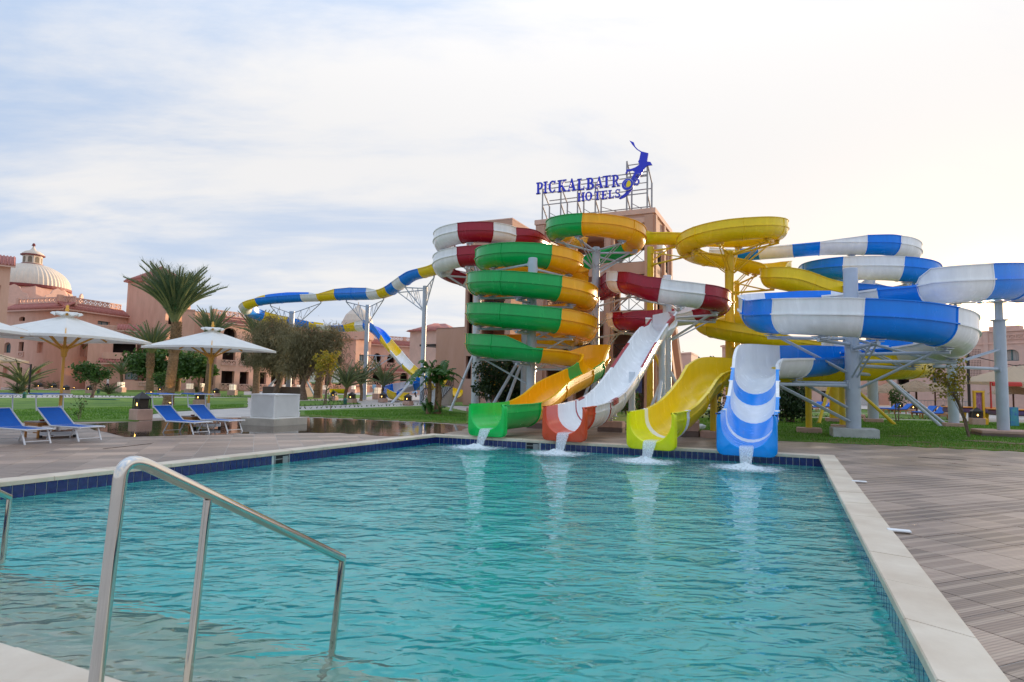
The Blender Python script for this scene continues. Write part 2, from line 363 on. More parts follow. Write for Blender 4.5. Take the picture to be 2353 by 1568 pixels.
# deck tiles
def deck_mat():
    m = bpy.data.materials.new('deck_tile'); m.use_nodes = True; nt = m.node_tree; N = nt.nodes; L = nt.links; b = N['Principled BSDF']
    tc = N.new('ShaderNodeTexCoord'); mp = N.new('ShaderNodeMapping'); mp.inputs['Rotation'].default_value = (0, 0, R(-22.6)); ge = N.new('ShaderNodeNewGeometry'); L.new(ge.outputs['Position'], mp.inputs[0])
    sx = N.new('ShaderNodeSeparateXYZ'); L.new(mp.outputs[0], sx.inputs[0])
    def ma(op, a, b_=None, c=None, cl=False):
        o = N.new('ShaderNodeMath'); o.operation = op; o.use_clamp = cl
        for i, v in enumerate((a, b_, c)):
            if v is None: continue
            if isinstance(v, (int, float)): o.inputs[i].default_value = v
            else: L.new(v, o.inputs[i])
        return o.outputs[0]
    y = sx.outputs[1]
    fr = ma('FRACT', ma('DIVIDE', y, 0.2))                         # three bands to a tile
    strip = ma('LESS_THAN', ma('ABSOLUTE', ma('SUBTRACT', fr, 0.5)), 0.15)
    fine = ma('SINE', ma('MULTIPLY', y, 2 * math.pi / 0.03))
    oi = N.new('ShaderNodeObjectInfo')
    nz = N.new('ShaderNodeTexNoise'); mp2 = N.new('ShaderNodeMapping'); mp2.inputs['Rotation'].default_value = (0, 0, R(-22.6)); mp2.inputs['Scale'].default_value = (0.8, 14, 1); L.new(ge.outputs['Position'], mp2.inputs[0]); L.new(mp2.outputs[0], nz.inputs[0]); nz.inputs['Scale'].default_value = 2.0; nz.inputs['Detail'].default_value = 6
    big = N.new('ShaderNodeTexNoise'); L.new(ge.outputs['Position'], big.inputs[0]); big.inputs['Scale'].default_value = 0.45; big.inputs['Detail'].default_value = 5
    t = ma('ADD', ma('ADD', ma('MULTIPLY', oi.outputs['Random'], 0.42), ma('MULTIPLY', ma('SINE', ma('MULTIPLY', y, 2 * math.pi / 1.2)), 0.14)), ma('ADD', ma('MULTIPLY', nz.outputs[0], 0.45), ma('MULTIPLY', big.outputs[0], 0.55)))
    rp = N.new('ShaderNodeValToRGB'); L.new(t, rp.inputs[0]); e = rp.color_ramp.elements
    e[0].position = 0.42; e[0].color = (0.19, 0.138, 0.105, 1); e[1].position = 1.12; e[1].color = (0.50, 0.365, 0.275, 1); k = e.new(0.75); k.color = (0.33, 0.235, 0.178, 1)
    mx = N.new('ShaderNodeMix'); mx.data_type = 'RGBA'; L.new(ma('MULTIPLY', strip, 0.55), mx.inputs[0]); L.new(rp.outputs[0], mx.inputs[6]); mx.inputs[7].default_value = (0.54, 0.41, 0.31, 1)  # strips lightened in colour to stand in for sky reflection off their grooves
    gv = N.new('ShaderNodeMix'); gv.data_type = 'RGBA'; gv.blend_type = 'MULTIPLY'; L.new(ma('MULTIPLY', ma('GREATER_THAN', fine, 0.35), 0.42), gv.inputs[0]); L.new(mx.outputs[2], gv.inputs[6]); gv.inputs[7].default_value = (0.35, 0.33, 0.33, 1)
    L.new(gv.outputs[2], b.inputs['Base Color'])
    rr = ma('ADD', ma('MULTIPLY', strip, -0.02), ma('ADD', 0.12, ma('MULTIPLY', big.outputs[0], 0.62))); L.new(rr, b.inputs['Roughness'])
    hh = ma('ADD', ma('MULTIPLY', fine, 0.35), ma('MULTIPLY', strip, 1.0)); bp = N.new('ShaderNodeBump'); bp.inputs['Strength'].default_value = 0.5; bp.inputs['Distance'].default_value = 0.003; L.new(hh, bp.inputs['Height']); L.new(bp.outputs[0], b.inputs['Normal'])
    return m
M_deck = deck_mat()
GX = Vector((math.cos(R(22.6)), math.sin(R(22.6)))); GY = Vector((-math.sin(R(22.6)), math.cos(R(22.6))))
M_bed = mat('deck_joint', (0.50, 0.48, 0.45), 0.8, 0.15, 4)
def deck(name, poly, lines):
    mb = MB(); n = len(poly)
    xs = [Vector(p).dot(GX) for p in poly]; ys = [Vector(p).dot(GY) for p in poly]
    cells = []
    for i in range(int(min(xs) / .6) - 1, int(max(xs) / .6) + 2):
        for j in range(int(min(ys) / .6) - 1, int(max(ys) / .6) + 2):
            c = GX * (i * .6 + .3) + GY * (j * .6 + .3)
            if not inside(c, poly): continue
            h = 0.2945; q = [c + GX * a * h + GY * b * h for a, b in ((-1, -1), (1, -1), (1, 1), (-1, 1))]
            q = [(v.x, v.y) for v in q]
            ln = lines(c)
            if ln: q = clip(q, *ln)
            if len(q) < 3: continue
            cells.append((c, q))
    # nearest first
    def vis(c):
        v = Vector((c.x, c.y)); az = math.degrees(math.atan2(v.x, v.y)); return v.length + (0 if abs(az) < 46 else 60)
    cells.sort(key=lambda t: vis(t[0]))
    bed = MB()
    for c, q in cells:
        e = [(c.x + (x - c.x) * 1.02, c.y + (y - c.y) * 1.02) for x, y in q]
        bed.add([(x, y, -.012) for x, y in q], [tuple(range(len(q)))])
    bb = MB(); root = None; bed_done = False
    for k, (c, q) in enumerate(cells):
        z = U(-.0012, .0012)
        if k < 290:
            t = MB(); cc = Vector((c.x, c.y)); t.prism(q, -.03, z)
            if root is None:
                root = struct(t.build(name, M_deck))
            else: t.build('deck_tile', M_deck, root)
        else: bb.prism(q, -.03, z)
    bd = MB()
    for c, q in cells: bd.add([(c.x + (x - c.x) * 1.019, c.y + (y - c.y) * 1.019, -.004) for x, y in q], [tuple(range(len(q)))])
    bd.build('joint_bed', M_bed, root)
    if bb.v: bb.build('deck_tiles_far', M_deck, root, kind='stuff')
    return root
fl = [off(POOL[i], POOL[(i + 1) % 4], CW - 0.04) for i in range(4)]
def rl(ab): return (ab[1], ab[0])
g2 = lambda x, y: V2(G(x, y))
deck('deck_left', [g2(-420, 985), g2(-150, 974), g2(320, 968), g2(345, 961), g2(568, 958), g2(690, 957), g2(1000, 971), g2(1072, 975), C1 + Vector((.2, .9)), C1 + Vector((.2, -.2)), N1, N1 + LD * 3, N1 + LD * 3 - Vector((12, 0))], lambda c: rl(fl[0]))
def right_line(c):
    a, b = OUT[2], OUT[3]; A, B = OUT[3], OUT[0]
    beyond = (B - A).x * (c - A).y - (B - A).y * (c - A).x < 0
    return rl(fl[3]) if beyond else rl(fl[2])
deck('deck_right', [C1 + Vector((.2, -.2)), C1 + Vector((.2, .9)), g2(1075, 976), g2(1380, 984), g2(1577, 1004), g2(1777, 1013), g2(2086, 1026), g2(2500, 1046), V2((15, 12)), V2((13, 1.5)), V2((1.6, 1.5)), N2, C2], right_line)

# lawns and paths
def lawn_mat():
    m = mat('lawn', (0.045, 0.135, 0.006), 0.9, 0.3, 0.55, 1.0, 60, col2=(0.20, 0.31, 0.04), coords='Object', detail=9)
    return m
M_lawn = lawn_mat()
M_kerb = mat('kerb', (0.42, 0.36, 0.31), 0.8, 0.15, 3)
def lawn(name, px, blades=0, pts=None):
    pg = pts or [g2(*p) for p in px]
    # ragged outline
    out = []
    for i in range(len(pg)):
        a, b = pg[i], pg[(i + 1) % len(pg)]; n = max(1, min(60, int((b - a).length / .5)))
        for k in range(n):
            p = a.lerp(b, k / n); r = 0.06 if 0 < k else 0; out.append((p.x + U(-r, r), p.y + U(-r, r)))
    mb = MB(); mb.prism(out, -.04, 0.022); o = struct(mb.build(name, M_lawn))
    return o, pg
LAWNS = []
LAWNS.append(lawn('lawn', [(-150, 915.5), (-150, 972), (320, 967.5), (350, 951), (400, 945), (568, 936), (568, 914.5)]))
LAWNS.append(lawn('lawn', [(-100, 897), (-100, 906), (120, 907), (330, 910), (560, 909), (560, 899), (330, 897)]))
LAWNS.append(lawn('lawn', [(690, 944), (690, 956.5), (1000, 970), (1072, 974), (1110, 970), (1110, 955), (1010, 932), (900, 936)]))
LAWNS.append(lawn('lawn', [(690, 922), (690, 933), (830, 928.5), (806, 921)]))
LAWNS.append(lawn('lawn', [(400, 911), (560, 913), (690, 917.5), (830, 914.5), (860, 909), (700, 906)]))
LAWNS.append(lawn('lawn', [(1010, 922), (1010, 930.5), (1080, 933), (1200, 931), (1200, 921)]))
LAWNS.append(lawn('lawn', [(1375, 946), (1375, 984), (1450, 989), (1577, 1003.5), (1777, 1013), (2086, 1025.5), (2500, 1045), (2500, 976), (2230, 969), (1842, 959), (1560, 951.5)]))
LAWNS.append(lawn('lawn', [(1300, 934), (1300, 941), (1560, 949), (1842, 956.3), (2200, 965.5), (2180, 957), (2060, 951.5), (1842, 948), (1594, 939.5)]))
LAWNS.append(lawn('lawn', [(1842, 942.5), (1842, 945.6), (2030, 949), (2100, 945), (1950, 939.5)]))
# grass: short blades on the nearer lawns
M_grass = mat('grass', (0.06, 0.19, 0.008), 0.7, 0.3, 0.8, col2=(0.17, 0.34, 0.03), trans=0.3)
M_dry = mat('dry_grass', (0.30, 0.22, 0.09), 0.8, 0.3, 2.0, trans=0.2)
def grass(polys, n, name, m, hh=(0.03, 0.075), label='short green lawn grass'):
    mb = MB()
    for pg in polys:
        xs = [p.x for p in pg]; ys = [p.y for p in pg]; c = 0
        ar = 0.5 * abs(sum(pg[i].x * pg[(i + 1) % len(pg)].y - pg[(i + 1) % len(pg)].x * pg[i].y for i in range(len(pg))))
        for _ in range(int(n * ar)):
            p = (U(min(xs), max(xs)), U(min(ys), max(ys)))
            if not inside(p, pg): continue
            a = U(0, 6.28); h = U(*hh); w = 0.012; lx, ly = U(-.03, .03), U(-.03, .03)
            mb.add([(p[0] - w * math.cos(a), p[1] - w * math.sin(a), .02), (p[0] + w * math.cos(a), p[1] + w * math.sin(a), .02), (p[0] + lx, p[1] + ly, .02 + h)], [(0, 1, 2)])
    o = mb.build(name, m, kind='stuff'); tag(o, label, 'grass'); return o
near_r = [g2(1560, 962), g2(1577, 1002), g2(1777, 1012), g2(2086, 1024), g2(2420, 1040), g2(2420, 978), g2(2230, 972), g2(1842, 962)]
near_l = [g2(-60, 945), g2(-60, 970), g2(320, 966), g2(350, 950), g2(400, 944), g2(560, 936), g2(560, 930)]
near_m = [g2(700, 946), g2(700, 955), g2(1000, 969), g2(1072, 973), g2(1072, 952), g2(1000, 940)]
grass([near_r, near_l, near_m], 330, 'grass', M_grass, label='short green grass blades on the mown lawns')
edge = [[g2(690, 953), g2(690, 958), g2(1000, 972), g2(1072, 976), g2(1072, 970), g2(1000, 966)], [g2(1860, 1010), g2(1860, 1017), g2(2420, 1043), g2(2420, 1026)]]
grass(edge, 170, 'dry_grass', M_dry, (0.02, 0.06), 'dry straw coloured grass along the lawn edge')
# bare earth patches on the right lawn
M_earth = mat('earth', (0.26, 0.17, 0.10), 0.95, 0.25, 6, 0.6, 40)
mb = MB()
for px, py, rx, ry in ((2262, 1017, .75, .3), (2070, 1005, .5, .13), (2330, 1022, .6, .25), (2120, 1019, .4, .12)):
    c = G(px, py); n = 16; mb.add([(c.x + rx * math.cos(k * 6.283 / n) * U(.7, 1.15), c.y + ry * 1.6 * math.sin(k * 6.283 / n) * U(.7, 1.15), .045) for k in range(n)], [tuple(range(n))])
mb.build('bare_soil', M_earth); bpy.data.objects['bare_soil']['kind'] = 'structure'
# puddle of splashed water behind the left deck
def puddle_mat():
    m = bpy.data.materials.new('puddle'); m.use_nodes = True; nt = m.node_tree; N = nt.nodes; L = nt.links; b = N['Principled BSDF']
    tc = N.new('ShaderNodeTexCoord'); nz = N.new('ShaderNodeTexNoise'); L.new(tc.outputs['Object'], nz.inputs[0]); nz.inputs['Scale'].default_value = 1.1; nz.inputs['Detail'].default_value = 6
    b.inputs['Base Color'].default_value = (0.075, 0.048, 0.036, 1); b.inputs['IOR'].default_value = 1.6; b.inputs['Specular IOR Level'].default_value = 0.9
    mr = N.new('ShaderNodeMapRange'); L.new(nz.outputs[0], mr.inputs[0]); mr.inputs[1].default_value = 0.35; mr.inputs[2].default_value = 0.75; mr.inputs[3].default_value = 0.012; mr.inputs[4].default_value = 0.10; L.new(mr.outputs[0], b.inputs['Roughness'])
    n2 = N.new('ShaderNodeTexNoise'); L.new(tc.outputs['Object'], n2.inputs[0]); n2.inputs['Scale'].default_value = 3.5
    bp = N.new('ShaderNodeBump'); bp.inputs['Strength'].default_value = 0.10; bp.inputs['Distance'].default_value = 0.02; L.new(n2.outputs[0], bp.inputs['Height']); L.new(bp.outputs[0], b.inputs['Normal'])
    return m
pp = [(175, 982), (150, 990), (200, 984), (275, 1005), (350, 1003), (425, 1000), (500, 999), (557, 997.5), (620, 996), (689, 995.4), (777, 995.5), (840, 999), (897, 1003.5), (960, 1001), (1010, 997), (1066, 990), (1068, 980), (1000, 973), (850, 965.5), (700, 960), (568, 960), (420, 964), (330, 969), (180, 975)]
pq = [V2(G(*p)) for p in pp[:1] + pp[2:]]; outl = []
for i in range(len(pq)):
    a, b = pq[i], pq[(i + 1) % len(pq)]
    for k in range(4): p = a.lerp(b, k / 4); outl.append((p.x + U(-.1, .1), p.y + U(-.12, .12)))
mb = MB(); mb.add([(x, y, .006) for x, y in outl], [tuple(range(len(outl)))]); struct(mb.build('puddle', puddle_mat()))
# ------------------------------------------------------------------ water slides
def gel(name, c, rough=0.26): return mat(name, c, rough, 0.08, 1.5, 0.03, 5, coat=0.12, spec=0.38, aniso=(2.2, 2.2, .45), detail=7)
GEL = {'g': gel('gel_green', (0.004, 0.42, 0.09)), 'o': gel('gel_orange', (0.95, 0.45, 0.006)), 'r': gel('gel_dark_red', (0.36, 0.014, 0.035)), 'w': gel('gel_white', (0.86, 0.87, 0.86)),
       'y': gel('gel_yellow', (0.88, 0.63, 0.01)), 'b': gel('gel_blue', (0.0, 0.23, 0.82)), 'l': gel('gel_lime', (0.80, 0.80, 0.006)), 'e': gel('gel_bright_green', (0.01, 0.58, 0.10)),
       't': gel('gel_brick_red', (0.72, 0.085, 0.03)), 'c': gel('gel_cyan_blue', (0.003, 0.30, 0.86)), 'k': gel('gel_lime_green', (0.16, 0.52, 0.012))}
class Path: pass
def spline(pts, ds=0.16):
    """pts: list of (Vector, wall_left, wall_right, colour or None) -> stations"""
    n = len(pts); st = []; s = 0.0; marks = []
    for i in range(n - 1):
        p0 = pts[max(i - 1, 0)][0]; p1 = pts[i][0]; p2 = pts[i + 1][0]; p3 = pts[min(i + 2, n - 1)][0]
        if i == 0: p0 = p1 * 2 - p2
        if i == n - 2: p3 = p2 * 2 - p1
        # centripetal-ish tangents
        d1 = max((p1 - p0).length, 1e-3) ** .5; d2 = max((p2 - p1).length, 1e-3) ** .5; d3 = max((p3 - p2).length, 1e-3) ** .5
        m1 = (p2 - p1) + ((p1 - p0) / d1 - (p2 - p0) / (d1 + d2)) * d2
        m2 = (p2 - p1) + ((p3 - p2) / d3 - (p3 - p1) / (d2 + d3)) * d2
        k = max(2, int((p2 - p1).length / ds))
        marks.append((s, pts[i][3]))
        for j in range(k):
            t = j / k; t2 = t * t; t3 = t2 * t
            p = p1 * (2 * t3 - 3 * t2 + 1) + m1 * (t3 - 2 * t2 + t) + p2 * (-2 * t3 + 3 * t2) + m2 * (t3 - t2)
            if st: s += (p - st[-1][0]).length
            st.append((p, pts[i][1] + (pts[i + 1][1] - pts[i][1]) * t, pts[i][2] + (pts[i + 1][2] - pts[i][2]) * t, s))
            if j == 0: marks[-1] = (s, pts[i][3])
    p = pts[-1][0]; s += (p - st[-1][0]).length; st.append((p, pts[-1][1], pts[-1][2], s))
    return st, marks
def frames(st):
    out = []
    for i, (p, wl, wr, s) in enumerate(st):
        t = (st[min(i + 1, len(st) - 1)][0] - st[max(i - 1, 0)][0]).normalized()
        S = t.cross(Vector((0, 0, 1))).normalized(); out.append((p, t, S, S.cross(t).normalized(), wl, wr, s))
    return out
def profile(r, wl, wr, e):
    """closed outline of an open flume, (x to the right, z up); e = outward swell at joints"""
    pts = []; R_ = r + e; th = 0.05
    wl = max(wl, 0.035); wr = max(wr, 0.035); fl_ = 0.012 if (.15 < wl < .3 and .15 < wr < .3) else 0.065
    pts += [(-R_ - .045, wl + .02), (-R_ - .045, wl - .01), (-R_, wl - .012), (-R_, .028), (-R_ - fl_, .026), (-R_ - fl_, -.02), (-R_, -.022)]
    for k in range(1, 13):
        a = math.pi + math.pi * k / 13; pts.append((R_ * math.cos(a), R_ * math.sin(a) * 1.0))
    pts += [(R_, -.022), (R_ + fl_, -.02), (R_ + fl_, .026), (R_, .028), (R_, wr - .012), (R_ + .045, wr - .01), (R_ + .045, wr + .02)]
    ri = r - th
    pts += [(ri, wr + .02), (ri, .0)]
    for k in range(1, 13):
        a = 2 * math.pi - math.pi * k / 13; pts.append((ri * math.cos(a), ri * math.sin(a)))
    pts += [(-ri, .0), (-ri, wl + .02)]
    return pts
def cut_at(sel, s):
    for a, b in zip(sel, sel[1:]):
        if a[6] <= s <= b[6]:
            t = (s - a[6]) / max(b[6] - a[6], 1e-6); return (a[0].lerp(b[0], t), a[1].lerp(b[1], t).normalized(), a[2].lerp(b[2], t).normalized(), a[3].lerp(b[3], t).normalized(), a[4] + (b[4] - a[4]) * t, a[5] + (b[5] - a[5]) * t, s)
    return sel[-1] if s > sel[-1][6] else sel[0]
DEEP = 0.22
def deepen(pts, n):
    # the last n points are the open chute: straight side walls under the rim
    for q in pts[-n:]:
        q[0] = q[0] - Vector((0, 0, DEEP)); q[1] = max(q[1] + DEEP, DEEP); q[2] = max(q[2] + DEEP, DEEP)
def flume(root, pts, r=0.62, seam=2.6, label_by=None):
    st, marks = spline(pts); fr = frames(st)
    cuts = [(s, c) for s, c in marks if c]; ends = cuts[1:] + [(st[-1][3] + 1, None)]
    objs = []
    for (s0, c), (s1, _) in zip(cuts, ends):
        s1 = min(s1, fr[-1][6])
        if s1 - s0 < 0.05: continue
        sel = [cut_at(fr, s0)] + [f for f in fr if s0 + 0.03 < f[6] < s1 - 0.03] + [cut_at(fr, s1)]
        # a joint ring swells near both ends of the section and at seams in between
        L = sel[-1][6] - sel[0][6]; seams = [sel[0][6] + L * k / max(1, round(L / seam)) for k in range(max(1, round(L / seam)) + 1)]
        stn = []
        for f in sel: stn.append((f, 0.0))
        ext = []
        at = lambda x: cut_at(sel, x)
        ss = [f[6] for f in sel]
        ring = []
        for q in seams:
            for dx, e in ((-.04, 0), (-.035, .032), (.035, .032), (.04, 0)): ring.append((q + dx, e))
        ss = [(s, 0.0) for s in ss if all(abs(s - q) > .05 for q in seams)] + [(min(max(s, sel[0][6]), sel[-1][6]), e) for s, e in ring if sel[0][6] - .036 < s < sel[-1][6] + .036]
        ss.sort(key=lambda t: t[0]); mb = MB(); m = None
        rows = []
        for s, e in ss:
            p, t, S, Uv, wl, wr, _s = at(s); pr = profile(r, wl, wr, e); m = len(pr)
            rows.append([p + S * x + Uv * z for x, z in pr])
        vs = [v for rw in rows for v in rw]; fs = []
        for i in range(len(rows) - 1):
            for k in range(m): fs.append((i * m + k, i * m + (k + 1) % m, (i + 1) * m + (k + 1) % m, (i + 1) * m + k))
        mb.add(vs, fs); o = mb.build('flume_section', GEL[c], root, auto=38); objs.append(o)
    root['_r'] = r
    return fr
def mouth(root, fr, c, r, w=1.36, drop=0.15):
    """rounded plate with a U opening that closes the exit end"""
    p, t, S, Uv = fr[-1][:4]; t = Vector((t.x, t.y, 0)).normalized(); S = t.cross(Vector((0, 0, 1))); Uv = Vector((0, 0, 1))
    ri = r - .05; hw = w / 2; top = DEEP + 0.03; bot = -(r + drop); rc = 0.16
    n = 13; inner = [(-ri, top)] + [(-ri, DEEP * .5)] + [(ri * math.cos(math.pi + math.pi * k / n), ri * math.sin(math.pi + math.pi * k / n)) for k in range(0, n + 1)] + [(ri, DEEP * .5), (ri, top)]
    def corner(cx, cy, a0): return [(cx + rc * math.cos(a0 + R(90) * k / 3), cy + rc * math.sin(a0 + R(90) * k / 3)) for k in range(4)]
    outer = [(-hw + .1, top), (-hw + .03, top - .03), (-hw, top - .1)] + corner(-hw + rc, bot + rc, math.pi) + corner(hw - rc, bot + rc, 1.5 * math.pi) + [(hw, top - .1), (hw - .03, top - .03), (hw - .1, top)]
    # resample both outlines to equal counts
    def res(pl, N):
        d = [0]; 
        for a, b in zip(pl, pl[1:]): d.append(d[-1] + math.dist(a, b))
        o = []
        for i in range(N):
            x = d[-1] * i / (N - 1); k = max(j for j in range(len(d)) if d[j] <= x + 1e-9); k = min(k, len(pl) - 2); tt = (x - d[k]) / max(d[k + 1] - d[k], 1e-9); tt = min(1, max(0, tt))
            o.append((pl[k][0] + (pl[k + 1][0] - pl[k][0]) * tt, pl[k][1] + (pl[k + 1][1] - pl[k][1]) * tt))
        return o
    N = 36; I = res(inner, N); O = res(outer, N); mb = MB()
    def w3(x, z, y): return p + S * x + Uv * z + t * y
    rows = [[w3(x * 0.995, z, -.02) for x, z in I], [w3(x, z, .05) for x, z in I], [w3(x * 1.03, z + (-.02 if z < top - .01 else 0), .078) for x, z in I], [w3(x * .965, z + (.03 if z < 0 else -.012), .078) for x, z in O], [w3(x, z, .045) for x, z in O], [w3(x, z, -.12) for x, z in O]]
    vs = [v for q in rows for v in q]; fs = []
    for i in range(len(rows) - 1):
        for k in range(N - 1): fs.append((i * N + k, (i + 1) * N + k, (i + 1) * N + k + 1, i * N + k + 1))
    mb.add(vs, fs); return mb.build('exit_plate', GEL[c], root, auto=50)
def rim(root, fr, pxa, pxb, c, r, i0):
    # coloured strip that caps the chute's edges between two surveyed columns
    tail_ = [f for f in fr if f[0].z < 5.3]; k = max(range(len(tail_)), key=lambda i: tail_[i][0].y if tail_[i][4] < .3 else -9)
    def colpx(p): v = p - Vector((0, 0, EYE)); zf = v.y * cp + v.z * sp; Y = (-v.y * sp + v.z * cp) / zf; return CX + F * (v.x / zf * cr + Y * sr)
    sel = [f for f in fr[-90:] if pxb <= colpx(f[0]) <= pxa and f[0].y < 30.3]
    if len(sel) < 2: return
    for sg in (-1, 1):
        mb = MB(); rows = []
        for p, t, S, Uv, wl, wr, s_ in sel:
            w = wl if sg < 0 else wr; a = p + S * sg * (r - .056); b = p + S * sg * (r + .052); rows.append([a + Uv * (w - .03), a + Uv * (w + .027), b + Uv * (w + .027), b + Uv * (w - .16)])
        vs = [v for q in rows for v in q]; fs = [(i * 4 + k, i * 4 + k + 1, (i + 1) * 4 + k + 1, (i + 1) * 4 + k) for i in range(len(rows) - 1) for k in range(3)]; mb.add(vs, fs); mb.build('rim_strip', GEL[c], root)
def arc(c, rad, a0, a1, z0, z1, n, wl=0.0, wr=0.5, cols=()):
    out = []
    for k in range(n):
        t = k / (n - 1); a = R(a0 + (a1 - a0) * t)
        out.append([Vector((c.x + rad * math.cos(a), c.y + rad * math.sin(a), z0 + (z1 - z0) * t)), wl, wr, None])
    return out
def zarc(c, rad, keys, step=22.5, wl=0.0, wr=0.5):
    """keys: (angle, z) list, linear heights between"""
    out = []
    for (a0, z0), (a1, z1) in zip(keys, keys[1:]):
        n = max(1, round(abs(a1 - a0) / step))
        for k in range(n):
            t = k / n; a = R(a0 + (a1 - a0) * t); out.append([Vector((c.x + rad * math.cos(a), c.y + rad * math.sin(a), z0 + (z1 - z0) * t)), wl, wr, None, a0 + (a1 - a0) * t])
    a, z = keys[-1]; out.append([Vector((c.x + rad * math.cos(R(a)), c.y + rad * math.sin(R(a)), z)), wl, wr, None, a]); return out
def fp(px, z, d, wl=0.0, wr=0.0, c=None): return [Wp(px, z, d), wl, wr, c]
def wp(x, y, z, wl=0.0, wr=0.0, c=None): return [Vector((x, y, z)), wl, wr, c]
def paint(pts, pattern):
    """pattern: list of (test position -> index) given directly as index:colour"""
    for i, c in pattern.items(): pts[i][3] = c

PATHS = {}
def split_at(pts, j, a, c):
    p, q = pts[j - 1], pts[j]; t = (a - p[4]) / (q[4] - p[4]); cc_ = p[0].lerp(q[0], t)
    pts.insert(j, [cc_, p[1] + (q[1] - p[1]) * t, p[2] + (q[2] - p[2]) * t, c, a])
def ang_color(pts, a0, a1, marks_):
    n = len(pts)
    for a, c in marks_:
        i = min(range(n), key=lambda i: abs(pts[i][4] - a)); pts[i][3] = c; sgn_ = pts[i][4] - a
        if abs(sgn_) > 3: pts[i][3] = None; j = i if (sgn_ > 0) == (a1 > a0) else i + 1; split_at(pts, max(1, min(j, n - 1)), a, c); n = len(pts)
# --- green and orange slide
A0 = Wp(1221, 6, 32); A1 = Wp(1368, 10.5, 36); A2 = Wp(1217, 8.4, 33.75)
pg = [fp(1330, 11.75, 41, 0, .3, 'o'), fp(1300, 11.45, 39.2, 0, .45)]
loop1 = zarc(A1, 2.35, [(140, 11.25), (180, 11.05), (270, 10.72), (360, 10.45), (440, 10.1)])
ang_color(loop1, 140, 440, [(172, 'g'), (250, 'o'), (372, 'g')])
mid = [fp(1335, 9.65, 38.6, .2, .4, 'o'), fp(1240, 9.25, 37.6, .1, .5), fp(1160, 8.95, 36.4, 0, .55)]
loop2 = zarc(A2, 2.42, [(165, 8.7), (270, 8.48), (350, 8.3)], 21)
ang_color(loop2, 165, 350, [(188, 'g'), (289, 'o')])
hel = zarc(A0, 2.84, [(382, 7.85), (450, 7.45), (540, 7.0), (630, 6.52), (720, 6.2), (810, 5.8), (900, 5.42), (990, 4.95), (1080, 4.62), (1170, 4.2), (1260, 3.85), (1350, 3.42), (1372, 3.36)])
ang_color(hel, 382, 1372, [(551, 'g'), (650, 'o'), (911, 'g'), (1010, 'o'), (1271, 'g'), (1357, 'o')])
for q in hel[-3:]: q[2] = 0.02
hel[-4][2] = 0.5
tail = [wp(2.75, 29.62, 3.3, .05, 0), wp(3.45, 29.55, 3.24, .5, 0), wp(3.95, 28.95, 3.17, .55, 0), wp(3.9, 28.2, 3.02, .5, 0), wp(3.62, 27.6, 2.8, .05, 0, 'g'), wp(3.0, 26.5, 2.45, 0, 0, 'o'), wp(1.72, 24.2, 1.85, 0, 0), wp(1.02, 22.6, 1.33, 0, 0), wp(.48, 21.4, 1.1, 0, 0, 'e'), wp(-.12, 20.35, 1.06, 0, 0), wp(-.74, 19.3, 1.05, 0, 0)]
deepen(tail, 7)
sA = thing('water_slide', 'green and orange spiral water slide ending in a bright green chute', 'water slide', Wp(1222, 0, 32), 'water slides beside the pool')
PATHS['A'] = flume(sA, pg + loop1 + mid + loop2 + hel + tail, 0.62); mouth(sA, PATHS['A'], 'e', 0.62)
# --- dark red and white slide
B0 = Wp(1098, 10, 39.5); B1 = Wp(1533, 6, 33)
pr = [fp(1262, 11.75, 43.5, .1, .1, 'w'), fp(1243, 11.45, 41.2, .1, .1, 'r'), fp(1212, 11.3, 39.0, .4, .1)]
l1 = zarc(B0, 2.3, [(-25, 11.2), (-90, 11.12), (-180, 10.95), (-270, 10.4), (-360, 9.95), (-450, 9.65), (-540, 9.4), (-620, 9.0)], 22.5, 0.5, 0.0)
# clockwise: outer side is the left
ang_color(l1, -25, -620, [(-26, 'w'), (-68, 'r'), (-113, 'w'), (-190, 'r'), (-330, 'w'), (-400, 'r'), (-473, 'w'), (-548, 'r'), (-600, 'w')])
midr = [fp(1150, 8.75, 42.5, .4, .05), fp(1250, 8.45, 43, .2, .2, 'r'), fp(1340, 8.1, 41.0, .1, .4, 'w'), fp(1385, 7.8, 38, 0, .5, 'r')]
l2 = zarc(B1, 2.66, [(165, 7.62), (185, 7.45), (215, 7.15), (240, 6.72), (270, 6.45), (300, 6.36), (360, 6.2), (450, 5.85), (540, 5.4), (575, 5.28)], 21)
ang_color(l2, 165, 575, [(165, 'w'), (204, 'r'), (248, 'w'), (291, 'r'), (392, 'w'), (425, 'r'), (530, 'w'), (560, 'r')])
for q in l2[-6:]: q[2] = 0.28
tr = [fp(1448, 5.2, 30.9, 0, .12), fp(1492, 5.12, 30.6, .3, 0, 'w'), fp(1521, 5.05, 30.1, .5, 0), fp(1520, 4.86, 29.3, .3, 0), fp(1503, 4.55, 28.5, .05, 0, 'w'), fp(1470, 3.45, 26.4, 0, 0), fp(1432, 2.25, 24.2, 0, 0, 'w'), fp(1397, 1.5, 22.4, 0, 0), fp(1362, 1.19, 20.8, 0, 0, 'r'), fp(1359, 1.18, 20.66, 0, 0, 'w'), fp(1340, 1.12, 19.9, 0, 0), fp(1322, 1.08, 19.1, 0, 0, 't'), fp(1297, 1.05, 18.15, 0, 0)]
deepen(tr, 10)
sB = thing('water_slide', 'dark red and white twisting water slide with a long steep white chute', 'water slide', Wp(1533, 0, 33), 'water slides beside the pool')
PATHS['B'] = flume(sB, pr + l1 + midr + l2 + tr, 0.62); mouth(sB, PATHS['B'], 't', 0.62)
for px_a, px_b in ((1521, 1506), (1478, 1440), (1380, 1364)): rim(sB, PATHS['B'], px_a, px_b, 'r', 0.62, len(pr + l1 + midr + l2))
